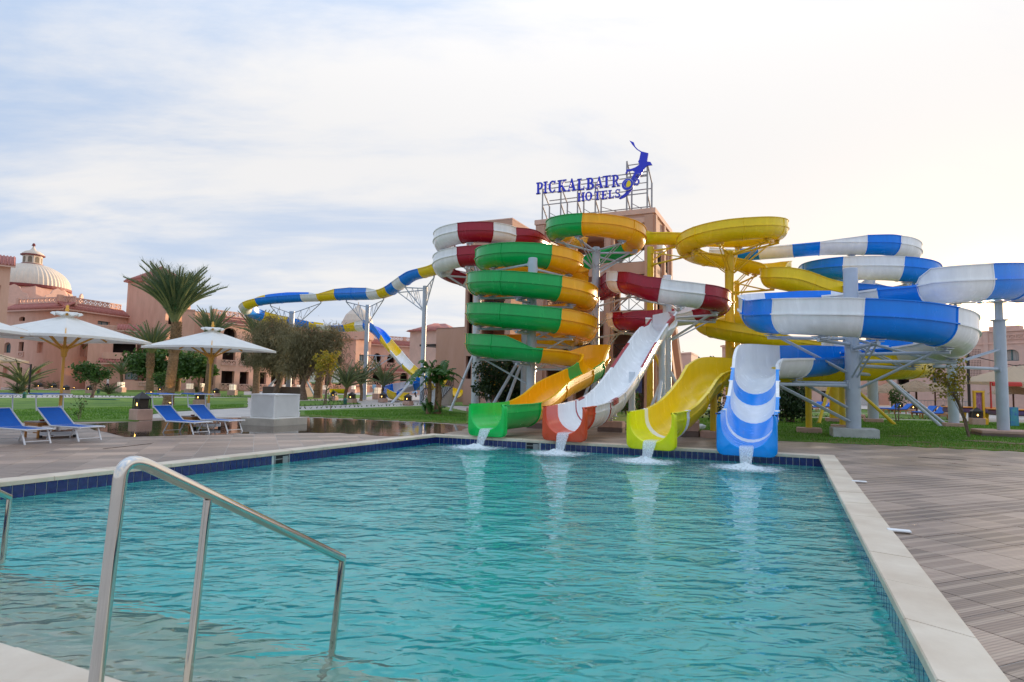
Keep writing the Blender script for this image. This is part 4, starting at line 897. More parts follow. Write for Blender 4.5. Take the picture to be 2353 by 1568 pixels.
# --- slide tower
TA, TB = W2(1231, 48), W2(1501, 44); TC = W2(1540, 50.2); TD = TA + (TC - TB)
tw = thing('slide_tower', 'terracotta slide tower with cornice and open platforms behind the slides', 'tower', (TA.x, TA.y, 0))
f1, f2, f3, f4 = Wall(TA, TB), Wall(TB, TC), Wall(TC, TD), Wall(TD, TA)
L = f1.L; ops = []
for (z0, z1) in ((11.0, 13.7), (7.4, 10.1), (3.9, 6.5), (0.1, 3.0)):
    ops += [(1.0, L * .30, z0, z1, 'r', 'open'), (L * .36, L * .60, z0, z1, 'r', 'open'), (L * .68, L * .93, z0, z1, 'r', 'open')]
f1.build(tw, M_stucco2, 0, 14.6, ops, .35)
L2 = f2.L; ops2 = []
for (z0, z1) in ((11.0, 13.2), (7.4, 9.6)): ops2 += [(L2 * .18, L2 * .45, z0, z1, 'r', 'open'), (L2 * .58, L2 * .85, z0, z1, 'r', 'open')]
f2.build(tw, M_stucco2, 0, 14.6, ops2, .35); f3.build(tw, M_stucco2, 0, 14.6, [(L * .1, L * .45, 7.4, 10.0, 'r', 'open'), (L * .55, L * .92, 7.6, 10.0, 'r', 'open'), (L * .1, L * .9, 11, 13.4, 'r', 'open')], .35); f4.build(tw, M_stucco2, 0, 14.6, (), .3)
for z in (3.35, 6.9, 10.7): cap(tw, [TA + Vector((.1, .1)), TB, TC, TD], z, M_stucco2, 'floor_slab', .35)
cc = (TA + TC) / 2
def grow(poly, k): return [cc + (p - cc) * k for p in poly]
cap(tw, grow([TA, TB, TC, TD], 1.035), 14.95, M_trim, 'cornice', .38); cap(tw, grow([TA, TB, TC, TD], .985), 14.6, M_stucco2, 'roof_slab', .2)
for u0, u1 in ((0, .75), (L * .31, L * .355), (L * .62, L * .66), (L - .6, L)): f1.box(tw, u0, u1, 0, 14.45, 0.0, .22, M_stucco2, 'pilaster')
for u0, u1 in ((.0, .5), (L2 * .48, L2 * .55), (L2 - .5, L2)): f2.box(tw, u0, u1, 0, 14.45, 0, .2, M_stucco2, 'pilaster')
f1.box(tw, L * .05, L * .95, 13.9, 14.3, 0, .12, M_trim, 'string_course')
for z in (11.0, 7.4, 3.9):
    for a, b in ((1.0, L * .30), (L * .36, L * .60), (L * .68, L * .93)): f1.lattice(tw, a, b, z, z + 1.0, M_iron, -.1, t=.035, name='iron_railing')
    for a, b in ((L2 * .18, L2 * .45), (L2 * .58, L2 * .85)):
        if z > 5: f2.lattice(tw, a, b, z, z + 1.0, M_iron, -.1, t=.035, name='iron_railing')
# battered buttress on the right
mb = MB()
for u0, u1 in ((L2 * .3, L2 * .42), (L2 * .82, L2 * .97)):
    pts = [f2.p(u0, 0, .05), f2.p(u0, 0, 1.5), f2.p(u0, 9.5, .25), f2.p(u0, 9.5, .05)]; mb.extrude(pts, f2.p(u1, 0, 0) - f2.p(u0, 0, 0))
mb.build('buttress', M_stucco2, tw)
mb = MB(); p = f2.p(1.2, 12.1, .35); mb.box(p, (1.5, .5, .55), f2.ang, bev=.04); mb.build('air_conditioner', M_wplas, tw)
mb = MB(); mb.box(f1.p(L * .82, 1.95, .30), (1.9, .05, 1.2), f1.ang); mb.build('notice_board', mat('blue_sign', (0.05, 0.07, 0.20), .6, .3, 12), tw)
# stair/lift block on the left
SA, SB, SC = W2(1069, 51), W2(1174, 49.3), W2(1232, 54.2); SD = SA + (SC - SB)
sb = thing('stair_block', 'plain terracotta stair block left of the slide tower', 'building', (SA.x, SA.y, 0))
s1, s2, s3, s4 = Wall(SA, SB), Wall(SB, SC), Wall(SC, SD), Wall(SD, SA); l = s1.L
ops = [(l * .05, l * .17, z, z + 1.9, 'r', 'room') for z in (8.3, 5.3, 2.2)] + [(l * .38, l * .88, z, z + 1.7, 'r', 'open') for z in (10.9, 7.7, 4.6, 1.2)]
s1.build(sb, M_stucco2, 0, 15.4, ops, .4); s2.build(sb, M_stucco2, 0, 15.4, [(s2.L * .15, s2.L * .6, 12.6, 13.9, 'r', 'room')], .4); s3.build(sb, M_stucco2, 0, 15.4, [(l * .3, l * .7, z, z + 1.7, 'r', 'open') for z in (7.7, 4.6)], .4); s4.build(sb, M_stucco2, 0, 15.4)
cap(sb, [SA, SB, SC, SD], 15.5, M_trim, 'roof_slab', .15)
for z in (7.7, 4.6, 1.2): s1.lattice(sb, l * .38, l * .88, z, z + .95, M_iron, -.15, nx=6, t=.035, name='iron_railing')
# outside stair with railings at its foot
mb = MB()
for k in range(9): q = s1.p(-1.6 - .0, .1 + k * .17, 2.6 - k * .28); mb.box((q.x, q.y, (.17 * (k + 1)) / 2), (1.5, .28, .17 * (k + 1)), s1.ang)
mb.build('stair', M_conc, sb)
for du in (-2.4, -.8):
    mb = MB(); a = s1.p(du, 1.0, 2.7); b = s1.p(du, 2.5, .2); mb.bar(a, b, .05); mb.bar(a - Vector((0, 0, .8)), b - Vector((0, 0, .8)), .04)
    for k in range(12): q = a.lerp(b, k / 11); mb.bar(q, q - Vector((0, 0, .95)), .03)
    for k in range(11): q = a.lerp(b, k / 11); q2 = a.lerp(b, (k + 1) / 11); mb.bar(q, q2 - Vector((0, 0, .8)), .025)
    mb.build('stair_railing', M_iron, sb)

# --- rooftop sign on its steel frame
sgn = thing('rooftop_sign', 'blue hotel name sign with bird emblem on a steel frame', 'sign', (TA.x, TA.y, 14.95))
sw = Wall(TA, TB)
def S_(sx, sy): return sw.hit((1980 + sx / 4.3556) / 1.632, (500 + sy / 4.3556) / 1.632)
M_sblue = mat('sign_blue', (0.006, 0.02, 0.62), 0.35, 0.12, 0.8, coat=.3); M_srim = mat('sign_rim', (0.62, 0.66, 0.80), 0.5, 0.1); M_syel = mat('sign_yellow', (0.86, 0.68, 0.01), 0.4, 0.06); M_sframe = mat('galvanised', (0.34, 0.33, 0.33), 0.5, 0.2, 3, metal=.4)
def stroke_arc(cx, cy, rx, ry, a0, a1, w, thick=1.0, n=14):
    """crescent stroke: thick at the sides, thin at top and bottom"""
    o, i = [], []
    for k in range(n + 1):
        a = R(a0 + (a1 - a0) * k / n); ww = w * (0.42 + 0.58 * abs(math.cos(a)) ** 1.3) * thick
        o.append((cx + (rx) * math.cos(a), cy + (ry) * math.sin(a))); i.append((cx + (rx - ww) * math.cos(a), cy + (ry - ww * .62) * math.sin(a)))
    return [[o[k], o[k + 1], i[k + 1], i[k]] for k in range(n)]
def rc(x0, y0, x1, y1): return [(x0, y0), (x1, y0), (x1, y1), (x0, y1)]
sf = .07
def serif(x0, x1, y): return rc(x0, y, x1, y + sf) if y < .5 else rc(x0, y - sf, x1, y)
GLY = {
 'P': [rc(.14, 0, .40, 1), serif(.0, .56, 0), rc(0, .93, .5, 1)] + stroke_arc(.46, .70, .50, .30, -90, 90, .27) + [rc(.40, .40, .50, .46)],
 'I': [rc(.28, 0, .72, 1), serif(0, 1, 0), serif(0, 1, 1)],
 'C': stroke_arc(.56, .5, .54, .52, 48, 312, .27, n=20) + [rc(.88, .72, .95, 1.0), rc(.88, .1, .93, .28)],
 'K': [rc(.12, 0, .36, 1), serif(0, .5, 0), serif(0, .5, 1), [(.36, .42), (.78, .95), (.88, .95), (.42, .36)], [(.40, .52), (.58, .56), (1.0, .02), (.70, .02)], serif(.58, 1, 1), serif(.62, 1.05, 0)],
 'A': [[(.08, .03), (.18, .03), (.52, .92), (.46, 1.0)], [(.46, 1.0), (.60, 1.0), (.96, .03), (.66, .03), (.44, .86)], rc(.24, .28, .74, .35), serif(-.02, .32, 0), serif(.56, 1.04, 0)],
 'L': [rc(.14, 0, .42, 1), serif(0, .58, 1), rc(0, 0, .92, .08), rc(.86, .0, .94, .28)],
 'B': [rc(.14, 0, .40, 1), rc(0, 0, .5, .07), rc(0, .93, .5, 1)] + stroke_arc(.46, .745, .42, .255, -90, 90, .26) + stroke_arc(.48, .27, .50, .275, -90, 90, .27),
 'T': [rc(.36, 0, .64, 1), serif(.2, .8, 0), rc(0, .92, 1, 1), rc(0, .72, .07, 1), rc(.93, .72, 1, 1)],
 'R': [rc(.14, 0, .38, 1), serif(.0, .52, 0), rc(0, .93, .5, 1), [(.42, .48), (.62, .50), (1.0, .03), (.74, .03)], serif(.7, 1.06, 0)] + stroke_arc(.44, .72, .46, .28, -90, 90, .26),
 'S': stroke_arc(.5, .74, .42, .27, 35, 270, .24) + stroke_arc(.5, .26, .46, .27, -145, 90, .25) + [rc(.84, .70, .90, 1.0), rc(.08, .0, .14, .3)],
 'O': stroke_arc(.5, .5, .52, .52, 0, 360, .27, n=28),
 'H': [rc(.1, 0, .32, 1), rc(.68, 0, .9, 1), rc(.3, .46, .7, .54), serif(0, .42, 0), serif(0, .42, 1), serif(.58, 1, 0), serif(.58, 1, 1)],
 'E': [rc(.14, 0, .42, 1), rc(0, 0, .92, .08), rc(0, .92, .9, 1), rc(.4, .46, .7, .54), rc(.86, 0, .93, .28), rc(.84, .74, .9, 1), rc(.66, .38, .72, .62)]}
def letter(ch, x0, x1, yt, yb):
    u0, zb = S_(x0, yb); u1, zt = S_(x1, yt); u0b, z0 = S_((x0 + x1) / 2, yb); _, z1 = S_((x0 + x1) / 2, yt); h = z1 - z0; w = u1 - u0; mb = MB()
    mb.mi = 1
    for pl in GLY[ch]:
        c = (sum(p[0] for p in pl) / len(pl), sum(p[1] for p in pl) / len(pl)); g = .028
        q = [sw.p(u0 + (x + (g if x > c[0] else -g)) * w, z0 + (y + (g if y > c[1] else -g)) * h, .02) for x, y in pl]; mb.extrude(q, Vector((sw.n.x, sw.n.y, 0)) * .10)
    mb.mi = 0
    for pl in GLY[ch]:
        q = [sw.p(u0 + x * w, z0 + y * h, .125) for x, y in pl]; mb.extrude(q, Vector((sw.n.x, sw.n.y, 0)) * .05)
    mb.build('letter', [M_sblue, M_srim], sgn)
for a in (('P', 145, 260, 812, 995), ('I', 262, 330, 800, 985), ('C', 345, 462, 790, 975), ('K', 492, 635, 773, 965), ('A', 655, 790, 752, 950), ('L', 812, 935, 752, 935), ('B', 960, 1090, 738, 925), ('A', 1108, 1232, 718, 905), ('T', 1228, 1355, 705, 892), ('R', 1375, 1500, 690, 880), ('S', 1735, 1832, 668, 855), ('H', 820, 935, 980, 1118), ('O', 945, 1055, 968, 1105), ('T', 1092, 1195, 960, 1095), ('E', 1205, 1310, 948, 1085), ('L', 1320, 1415, 938, 1070), ('S', 1428, 1515, 925, 1060)): letter(*a)
n3 = Vector((sw.n.x, sw.n.y, 0))
def disc(cx, cy, r, o, t, m, name, a0=0, a1=360, sq=1.0):
    u, z = S_(cx, cy); u2, _ = S_(cx + r, cy); q = abs(u2 - u); pts = [sw.p(u + q * math.cos(R(a0 + (a1 - a0) * k / 40)) * sq, z + q * math.sin(R(a0 + (a1 - a0) * k / 40)), o) for k in range(40 if a1 - a0 == 360 else 41)]; mb = MB(); mb.extrude(pts, n3 * t); return mb.build(name, m, sgn)
disc(1632, 845, 97, .03, .09, M_srim, 'emblem_rim'); disc(1632, 845, 90, .122, .03, M_sblue, 'emblem_disc'); disc(1632, 838, 62, .154, .012, M_srim, 'emblem_ring'); disc(1632, 838, 56, .168, .012, M_sblue, 'emblem_centre')
mb = MB(); mb.extrude([sw.p(*S_(x, y), .182) for x, y in ((1655, 782), (1685, 800), (1692, 835), (1680, 872), (1648, 890), (1612, 886), (1612, 862), (1622, 825), (1640, 795))], n3 * .012); mb.build('emblem_mark', M_syel, sgn)
bird = [(1655, 118), (1725, 148), (1750, 215), (1795, 262), (1850, 296), (1965, 325), (1943, 462), (2000, 468), (2030, 518), (1940, 530), (1905, 565), (1860, 650), (1800, 745), (1735, 830), (1712, 910), (1640, 990), (1570, 1050), (1500, 1078), (1480, 1068), (1535, 1022), (1590, 975), (1620, 880), (1690, 740), (1742, 628), (1700, 610), (1640, 622), (1600, 662), (1588, 652), (1612, 615), (1600, 594), (1680, 584), (1755, 556), (1800, 525), (1832, 495), (1808, 490), (1798, 462), (1816, 430), (1842, 310), (1765, 258), (1700, 185)]
mb = MB(); pts = [sw.p(*S_(x, y), -.12) for x, y in bird]
bm = bmesh.new(); vs = [bm.verts.new(p) for p in pts]; fce = bm.faces.new(vs); ex = bmesh.ops.extrude_face_region(bm, geom=[fce]); bmesh.ops.translate(bm, vec=n3 * .12, verts=[v for v in ex['geom'] if isinstance(v, bmesh.types.BMVert)]); bmesh.ops.triangulate(bm, faces=bm.faces[:]); bmesh.ops.recalc_face_normals(bm, faces=bm.faces[:])
me = bpy.data.meshes.new('bird_emblem'); bm.to_mesh(me); bm.free(); me.materials.append(M_sblue); me.transform(Matrix.Translation(-sgn.location)); o = bpy.data.objects.new('bird_emblem', me); COL.objects.link(o); o.parent = sgn
mb = MB(); B_ = -1.7
def up(sx, ytop): u, zt = S_(sx, ytop); return u, zt
fr_ = [up(225, 905), up(525, 850), up(800, 810), up(1090, 790), up(1605, 445), up(1940, 480)]; bk_ = [up(430, 1095), up(720, 1085), up(985, 1035), up(1255, 1010), up(1750, 900), up(2065, 640)]
for u, z in fr_: mb.bar(sw.p(u, 14.9, -.2), sw.p(u, z, -.2), .11)
for (u, z), (u2, z2) in zip(bk_, fr_): mb.bar(sw.p(u2, 14.9, B_), sw.p(u2, max(15.5, z2 - 1.0), B_), .11); mb.bar(sw.p(u2, z2, -.2), sw.p(u2, max(15.5, z2 - 1.0), B_), .08); mb.bar(sw.p(u2, 16.2, -.2), sw.p(u2, 15.0, B_), .08)
ua, ub = fr_[0][0], fr_[-1][0]
for sy0 in (1165, 975, 905, 840): a = S_(225, sy0 ); mb.bar(sw.p(ua, a[1], -.22), sw.p(ub if sy0 != 975 else fr_[4][0], a[1], -.22), .07)
for z in (15.6, 17.0): mb.bar(sw.p(ua, z, B_), sw.p(ub, z, B_), .07)
for (u, z), (u2, z2) in zip(fr_, fr_[1:]): mb.bar(sw.p(u, 16.0, B_), sw.p(u2, 15.0, B_), .05)
for z in (18.5, 17.6, 17.0): mb.bar(sw.p(fr_[4][0], z, -.2), sw.p(ub, z, -.2), .06)
mb.build('steel_frame', M_sframe, sgn)
# ------------------------------------------------------------------ hotel wings on the left
def facade(t, w, z1, ops, m=M_stucco, eave=None, parapet=None, z0=0):
    w.build(t, m, z0, z1, ops, .5)
    if eave: w.eave(t, -.3, w.L + .3, z1, eave, .55, 1.2)
    if parapet:
        w.box(t, -.2, w.L + .2, z1 + (eave or 0) - .35, z1 + (eave or 0) + .12, -1.55, -1.25, m, 'parapet')
        n = max(1, int(w.L / 7)); z = z1 + (eave or 0) + .12
        for k in range(n):
            a = w.L * k / n; b = w.L * (k + 1) / n; w.lattice(t, a + .6, b - .1, z, z + parapet, M_trim, -1.4, t=.13); w.box(t, a - .1, a + .6, z - .3, z + parapet + .05, -1.62, -1.2, m, 'parapet_pier')
def rcts(w, rows, kind='r', fill='room'): return [w.rect(*r) + (kind, fill) for r in rows]
# far-left gate tower at the frame edge
a, b = W2(-60, 74), W2(15.5, 76); gt = thing('gate_tower', 'narrow terracotta tower with tiled cap at the left frame edge', 'tower', (b.x, b.y, 0))
w = Wall(a, b); w.build(gt, M_stucco, 0, 15.6, [(w.L - 1.6, w.L - .8, 9, 13, 'r', 'niche')], .3); w2 = Wall(b, W2(12, 86)); w2.build(gt, M_stucco, 0, 15.6); w.eave(gt, -.2, w.L + .45, 15.6, 1.5, .6, 2.5); cap(gt, [a, b, W2(12, 86), W2(-70, 86)], 15.6, M_stucco)
# domed hall
dc = Vector(Wp(74, 23, 116).xy); dh = thing('domed_hall', 'pink hall with a big cream ribbed dome and lantern on top', 'building', (dc.x, dc.y, 0)); dcv = Vector((dc.x, dc.y, 0))
mb = MB(); mb.lathe([(9.2, 0), (9.2, 14.6), (8.4, 15.2), (6.4, 18.6)], dcv, 8); mb.build('octagonal_base', M_stucco, dh)
for k in range(8):
    an = k * math.pi / 4 + R(22.5); mb = MB(); cw = dcv + Vector((math.cos(an) * 8.1, math.sin(an) * 8.1, 0)); tv = Vector((-math.sin(an), math.cos(an), 0))
    pts = [cw + tv * x + Vector((0, 0, z)) for x, z in ((-3.4, 14.4), (3.4, 14.4), (3.1, 15.2), (2.4, 15.6), (2.0, 16.6), (1.2, 17.0), (.8, 17.8), (0, 18.2), (-.8, 17.8), (-1.2, 17.0), (-2.0, 16.6), (-2.4, 15.6), (-3.1, 15.2))]
    mb.extrude(pts, (math.cos(an) * .3, math.sin(an) * .3, 0)); mb.build('curved_gable', M_trim, dh)
mb = MB(); mb.lathe([(6.35, 18.2), (6.5, 18.3), (6.5, 18.75), (6.3, 18.8)], dcv, 48); mb.build('dome_band', M_dred, dh)
mb = MB(); mb.lathe([(6.25 * math.cos(R(q)), 18.75 + 4.6 * math.sin(R(q))) for q in range(0, 80, 6)] + [(1.0, 23.3)], dcv, 112, ribs=.018); dm = mb.build('dome', M_cream, dh, auto=12)
mb = MB(); mb.lathe([(1.75, 23.0), (1.75, 23.30)], dcv, 24); mb.build('lantern_band', M_dred, dm); mb = MB(); mb.lathe([(1.85, 24.85), (1.95, 24.90), (1.95, 25.05), (1.8, 25.10)], dcv, 24); mb.build('lantern_band', M_dred, dm)
mb = MB(); mb.lathe([(1.55, 23.15), (1.55, 24.90)], dcv, 8); mb.lathe([(1.75, 25.08), (1.7, 25.30), (1.2, 25.70), (.55, 25.95), (.3, 26.30), (.12, 26.70), (.1, 26.85)], dcv, 20); ln = mb.build('lantern', M_cream, dm, auto=40)
for k in range(8):
    an = k * math.pi / 4 + R(22.5); c = dcv + Vector((math.cos(an) * 1.44, math.sin(an) * 1.44, 24.05)); mb = MB(); ap = [(-.33, -.55), (.33, -.55), (.33, .3), (.2, .5), (0, .6), (-.2, .5), (-.33, .3)]; tv = Vector((-math.sin(an), math.cos(an), 0)); mb.extrude([c + tv * x + Vector((0, 0, z)) for x, z in ap], (math.cos(an) * .03, math.sin(an) * .03, 0)); mb.build('grille_window', mat('grille', (0.22, 0.17, 0.12), .8, .4, 18), dm)
mb = MB(); mb.lathe([(.1, 26.75), (.35, 26.90), (.2, 27.05), (.28, 27.15), (.05, 27.40)], dcv, 12); mb.build('finial', M_dred, dm)
# corner wing with balconies (nearest corner at px 147)
K0, K1, K2 = W2(12, 92.5), W2(147, 88), W2(291, 98.5)
cw_ = thing('corner_wing', 'three storey terracotta hotel wing with tiled eaves and balconies below the dome', 'building', (K1.x, K1.y, 0)); wa, wb = Wall(K0, K1), Wall(K1, K2)
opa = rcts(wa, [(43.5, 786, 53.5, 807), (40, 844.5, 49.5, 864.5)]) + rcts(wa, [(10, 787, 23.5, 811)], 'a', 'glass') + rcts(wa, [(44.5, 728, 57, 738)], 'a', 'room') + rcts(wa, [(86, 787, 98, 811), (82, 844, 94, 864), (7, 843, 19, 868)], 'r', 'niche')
facade(cw_, wa, 11.7, opa, eave=1.0, parapet=.85)
opb = rcts(wb, [(225, 737, 252, 749.5)], 'r', 'curt') + rcts(wb, [(185, 790, 199, 820)], 'a', 'niche')
facade(cw_, wb, 11.7, opb, eave=1.0, parapet=.85)
u, z, z_, _ = wa.rect(43, 809, 53, 820)[0:4]; wa.lattice(cw_, u, z, z_, _, M_trim, .05, t=.1)
cap(cw_, [K0 + Vector((0, 1)), K1 + Vector((0, 1.4)), K2 + Vector((-.5, .8)), W2(100, 120)], 12.4, M_stucco)
# projecting balcony bay of that wing
J0, J1 = W2(205, 88.5), W2(317, 91.5); bay = thing('balcony_bay', 'terracotta balcony bay with stacked loggias between two palms', 'building', (J0.x, J0.y, 0)); wj = Wall(J0, J1); wjl = Wall(W2(207, 93.5), J0)
opj = rcts(wj, [(260, 789, 311, 812)]) + rcts(wj, [(288, 854.5, 316, 873)], 'r', 'curt')
wj.build(bay, M_stucco, 0, 8.0, opj, .6); wjl.build(bay, M_stucco, 0, 8.0)
cap(bay, [J0, J1, W2(318, 99), W2(209, 94)], 8.05, M_stucco); wj.box(bay, .2, wj.L, 8.0, 8.25, -.2, .12, M_trim, 'string_course')
u0, u1, z0, z1 = wj.rect(238, 810.5, 312, 823.5); wj.box(bay, u0, wj.L + .1, z0 - .25, z0, .0, 1.2, M_stucco, 'balcony_slab'); wj.lattice(bay, u0, wj.L, z0, z1, M_trim, 1.1, t=.16, nx=9); wj.box(bay, u0, u0 + 3.4, z0, z1, 1.05, 1.2, M_stucco, 'balcony_panel'); wj.eave(bay, u0 - .5, wj.L + .2, z0 - .75, .55, 1.7, -.9, name='awning_roof')
wj.lattice(bay, wj.L * .15, wj.L, 8.25, 9.5, M_trim, -.2, t=.18, nx=10); u0, u1, z0, z1 = wj.rect(280, 874, 345, 889); wj.box(bay, u0, u1 + 2, 0, z1 - .05, .8, 1.0, M_stucco, 'garden_wall'); wj.lattice(bay, u0 + 2.2, u1 + 1.8, z0 + .1, z1 - .2, M_trim, 1.02, t=.12)
wj.eave(bay, wj.L - 2.6, wj.L + .4, 8.9, .8, 1.2, -.3, name='awning_roof')
# square tower
Q0, Q1, Q2 = W2(286.5, 98.5), W2(378, 95), W2(434, 101); sq = thing('square_tower', 'plain square terracotta tower with low tiled hip roof behind the tall palm', 'tower', (Q0.x, Q0.y, 0)); q1, q2 = Wall(Q0, Q1), Wall(Q1, Q2)
q1.build(sq, M_stucco, 0, 17.6); q2.build(sq, M_stucco, 0, 17.6, [(q2.L * .12, q2.L * .5, 10.4, 14.2, 'r', 'room')], .5)
Q3 = Q0 + (Q2 - Q1); qc = (Q0 + Q2) / 2; mb = MB(); e = [qc + (p - qc) * 1.14 for p in (Q0, Q1, Q2, Q3)]; mb.add([(p.x, p.y, 17.6) for p in e] + [(qc.x, qc.y, 20.2)] + [(p.x, p.y, 17.35) for p in e], [(0, 1, 4), (1, 2, 4), (2, 3, 4), (3, 0, 4), (8, 7, 6, 5), (0, 5, 6, 1), (1, 6, 7, 2), (2, 7, 8, 3), (3, 8, 5, 0)]); rf = mb.build('roof', M_rooft, sq)
mb = MB()
for i, j in ((0, 1), (1, 2)):
    for k in range(1, 24): p = e[i].lerp(e[j], k / 24); tt = 1 - abs(2 * k / 24 - 1); tp = Vector((p.x, p.y, 17.65)).lerp(Vector((qc.x, qc.y, 20.25)), tt); mb.tube([Vector((p.x, p.y, 17.65)), tp], .1, 5)
mb.build('roof_tiles', M_rooft, rf, smooth=True)
# link block
k0, k1 = W2(416, 96.5), W2(446, 97); lk = thing('link_block', 'flat topped terracotta link block right of the tall palm', 'building', (k0.x, k0.y, 0)); w = Wall(k0, k1); w.build(lk, M_stucco, 0, 12.9); w2 = Wall(k1, W2(500, 101)); w2.build(lk, M_stucco, 0, 12.7, rcts(w2, [(456, 804, 470, 821)], 'r', 'glass') + [(2.2, 3.6, .6, 2.8, 'r', 'room')], .5); w2.eave(lk, 0, w2.L, 4.9, .6, 1.3, -.2, name='awning_roof'); cap(lk, [k0, k1, W2(500, 101), W2(500, 110), W2(416, 110)], 12.7, M_stucco)
# arcaded wing
H0, H1 = W2(501, 95.5), W2(800, 121); ar = thing('arcaded_wing', 'long terracotta wing with pointed arches and lattice balustrades behind the feathery trees', 'building', (H0.x, H0.y, 0)); wl_ = Wall(H0, H1)
ops = []; bal = []; u = 1.0; k = 0
while u < wl_.L - 2.4:
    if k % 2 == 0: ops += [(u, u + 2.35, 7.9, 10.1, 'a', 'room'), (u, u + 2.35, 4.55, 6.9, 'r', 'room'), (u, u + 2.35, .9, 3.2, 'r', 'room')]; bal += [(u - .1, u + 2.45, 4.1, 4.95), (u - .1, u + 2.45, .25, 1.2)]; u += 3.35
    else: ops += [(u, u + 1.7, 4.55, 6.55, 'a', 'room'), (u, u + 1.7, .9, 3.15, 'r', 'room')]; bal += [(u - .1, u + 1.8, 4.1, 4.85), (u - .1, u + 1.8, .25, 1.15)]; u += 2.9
    k += 1
facade(ar, wl_, 11.0, ops, eave=.95, parapet=.85)
for b in bal: wl_.lattice(ar, *b, M_trim, .08, t=.09)
wl2 = Wall(W2(486, 101), H0); wl2.build(ar, M_stucco, 0, 11.0); cap(ar, [H0, H1, W2(800, 135), W2(500, 110)], 11.6, M_stucco)
# domed corner pavilion
e0, e1, e2 = W2(787, 112), W2(818, 110), W2(853, 114); pv = thing('domed_pavilion', 'corner pavilion with a small cream ribbed dome behind the slide column', 'building', (e1.x, e1.y, 0)); w, w2 = Wall(e0, e1), Wall(e1, e2)
w.build(pv, M_stucco, 0, 9.6); w2.build(pv, M_stucco, 0, 9.6, [(w2.L * .25, w2.L * .6, 5.0, 6.9, 'r', 'curt'), (w2.L * .2, w2.L * .6, 1.6, 3.6, 'r', 'curt')], .4); e3 = e0 + (e2 - e1); ec = (e0 + e2) / 2
cap(pv, [ec + (p - ec) * 1.12 for p in (e0, e1, e2, e3)], 9.9, M_trim, 'cornice', .35); mb = MB(); mb.lathe([(3.1, 9.7), (3.1, 11.4)], (ec.x, ec.y, 0), 8); mb.build('drum', M_stucco, pv)
mb = MB(); mb.lathe([(2.75, 11.3), (2.85, 12.2), (2.7, 13.2), (2.2, 14.3), (1.3, 15.2), (.5, 15.7), (.12, 16.3), (.05, 16.8)], (ec.x, ec.y, 0), 40, ribs=.02); mb.build('dome', M_cream, pv, auto=14); mb = MB(); mb.lathe([(2.9, 11.3), (2.9, 11.55)], (ec.x, ec.y, 0), 24); mb.build('dome_band', M_dred, pv)
for z in (4.7, 1.3): w2.box(pv, w2.L * .05, w2.L * .95, z - .15, z, 0, 1.0, M_trim, 'balcony_slab'); w2.lattice(pv, w2.L * .05, w2.L * .95, z, z + 1.0, M_iron, .95, t=.045, nx=7, name='iron_railing')
# far wing with arches
r0, r1 = W2(850, 118), W2(1012, 128); fw = thing('far_wing', 'far terracotta wing with small pointed arches between the slide columns', 'building', (r0.x, r0.y, 0)); w = Wall(r0, r1); ops = []; bal = []
u = .8; k = 0
while u < w.L - 2:
    for z in (5.0, 1.4): ops.append((u, u + 1.7, z, z + 2.6, 'a', 'room')); bal.append((u - .1, u + 1.8, z - .2, z + .8))
    u += 3.0
facade(fw, w, 9.4, ops, eave=.9, parapet=.8); w.eave(fw, .2, w.L * .6, 4.2, .5, .9, -.1, name='awning_roof')
for b in bal: w.lattice(fw, *b, M_trim, .08, t=.09)
# hipped villa and plain annex
h0, h1 = W2(942, 100), W2(1032, 96); hv = thing('hipped_villa', 'pale villa top with red hipped roof left of the tower', 'building', (h0.x, h0.y, 0)); w = Wall(h0, h1); w.build(hv, M_stucco3, 0, 10.3); w_ = Wall(h1, h1 + Vector((2, 9))); w_.build(hv, M_stucco3, 0, 10.3); hc = (h0 + h1) / 2 + Vector((1, 5)); e = [h0 + Vector((-.7, -.4)), h1 + Vector((.5, -.7)), h1 + Vector((3, 10)), h0 + Vector((2, 11))]
mb = MB(); ra, rb = hc - w.d * 1.8, hc + w.d * 1.2; mb.add([(p.x, p.y, 10.3) for p in e] + [(ra.x, ra.y, 12.0), (rb.x, rb.y, 12.0)], [(0, 1, 5, 4), (1, 2, 5), (2, 3, 4, 5), (3, 0, 4), (3, 2, 1, 0)]); rf = mb.build('roof', M_rooft, hv)
mb = MB()
for k in range(1, 26): p = e[0].lerp(e[1], k / 26); tt = min(1, 1.6 * (1 - abs(2 * k / 26 - 1))); tp = Vector((p.x, p.y, 10.34)).lerp(Vector(((ra.x + rb.x) / 2 + (p.x - hc.x) * .25, (ra.y + rb.y) / 2, 12.0)), tt); mb.tube([Vector((p.x, p.y, 10.34)), tp], .1, 5)
mb.build('roof_tiles', M_rooft, rf, smooth=True)
a0, a1 = W2(1004, 62), W2(1072, 59.5); an_ = thing('annex_wall', 'plain pink annex wall immediately left of the stair block', 'building', (a0.x, a0.y, 0)); w = Wall(a0, a1); w.build(an_, M_stucco2, 0, 7.4); Wall(W2(1006, 68), a0).build(an_, M_stucco2, 0, 7.4); cap(an_, [a0, a1, W2(1072, 70), W2(1006, 70)], 7.4, M_stucco2); w.box(an_, -2.2, 0, 5.6, 5.8, -2.2, .2, M_iron, 'canopy_slab'); w.box(an_, -2.1, -1.95, 0, 5.6, -.1, .05, M_iron, 'canopy_post')
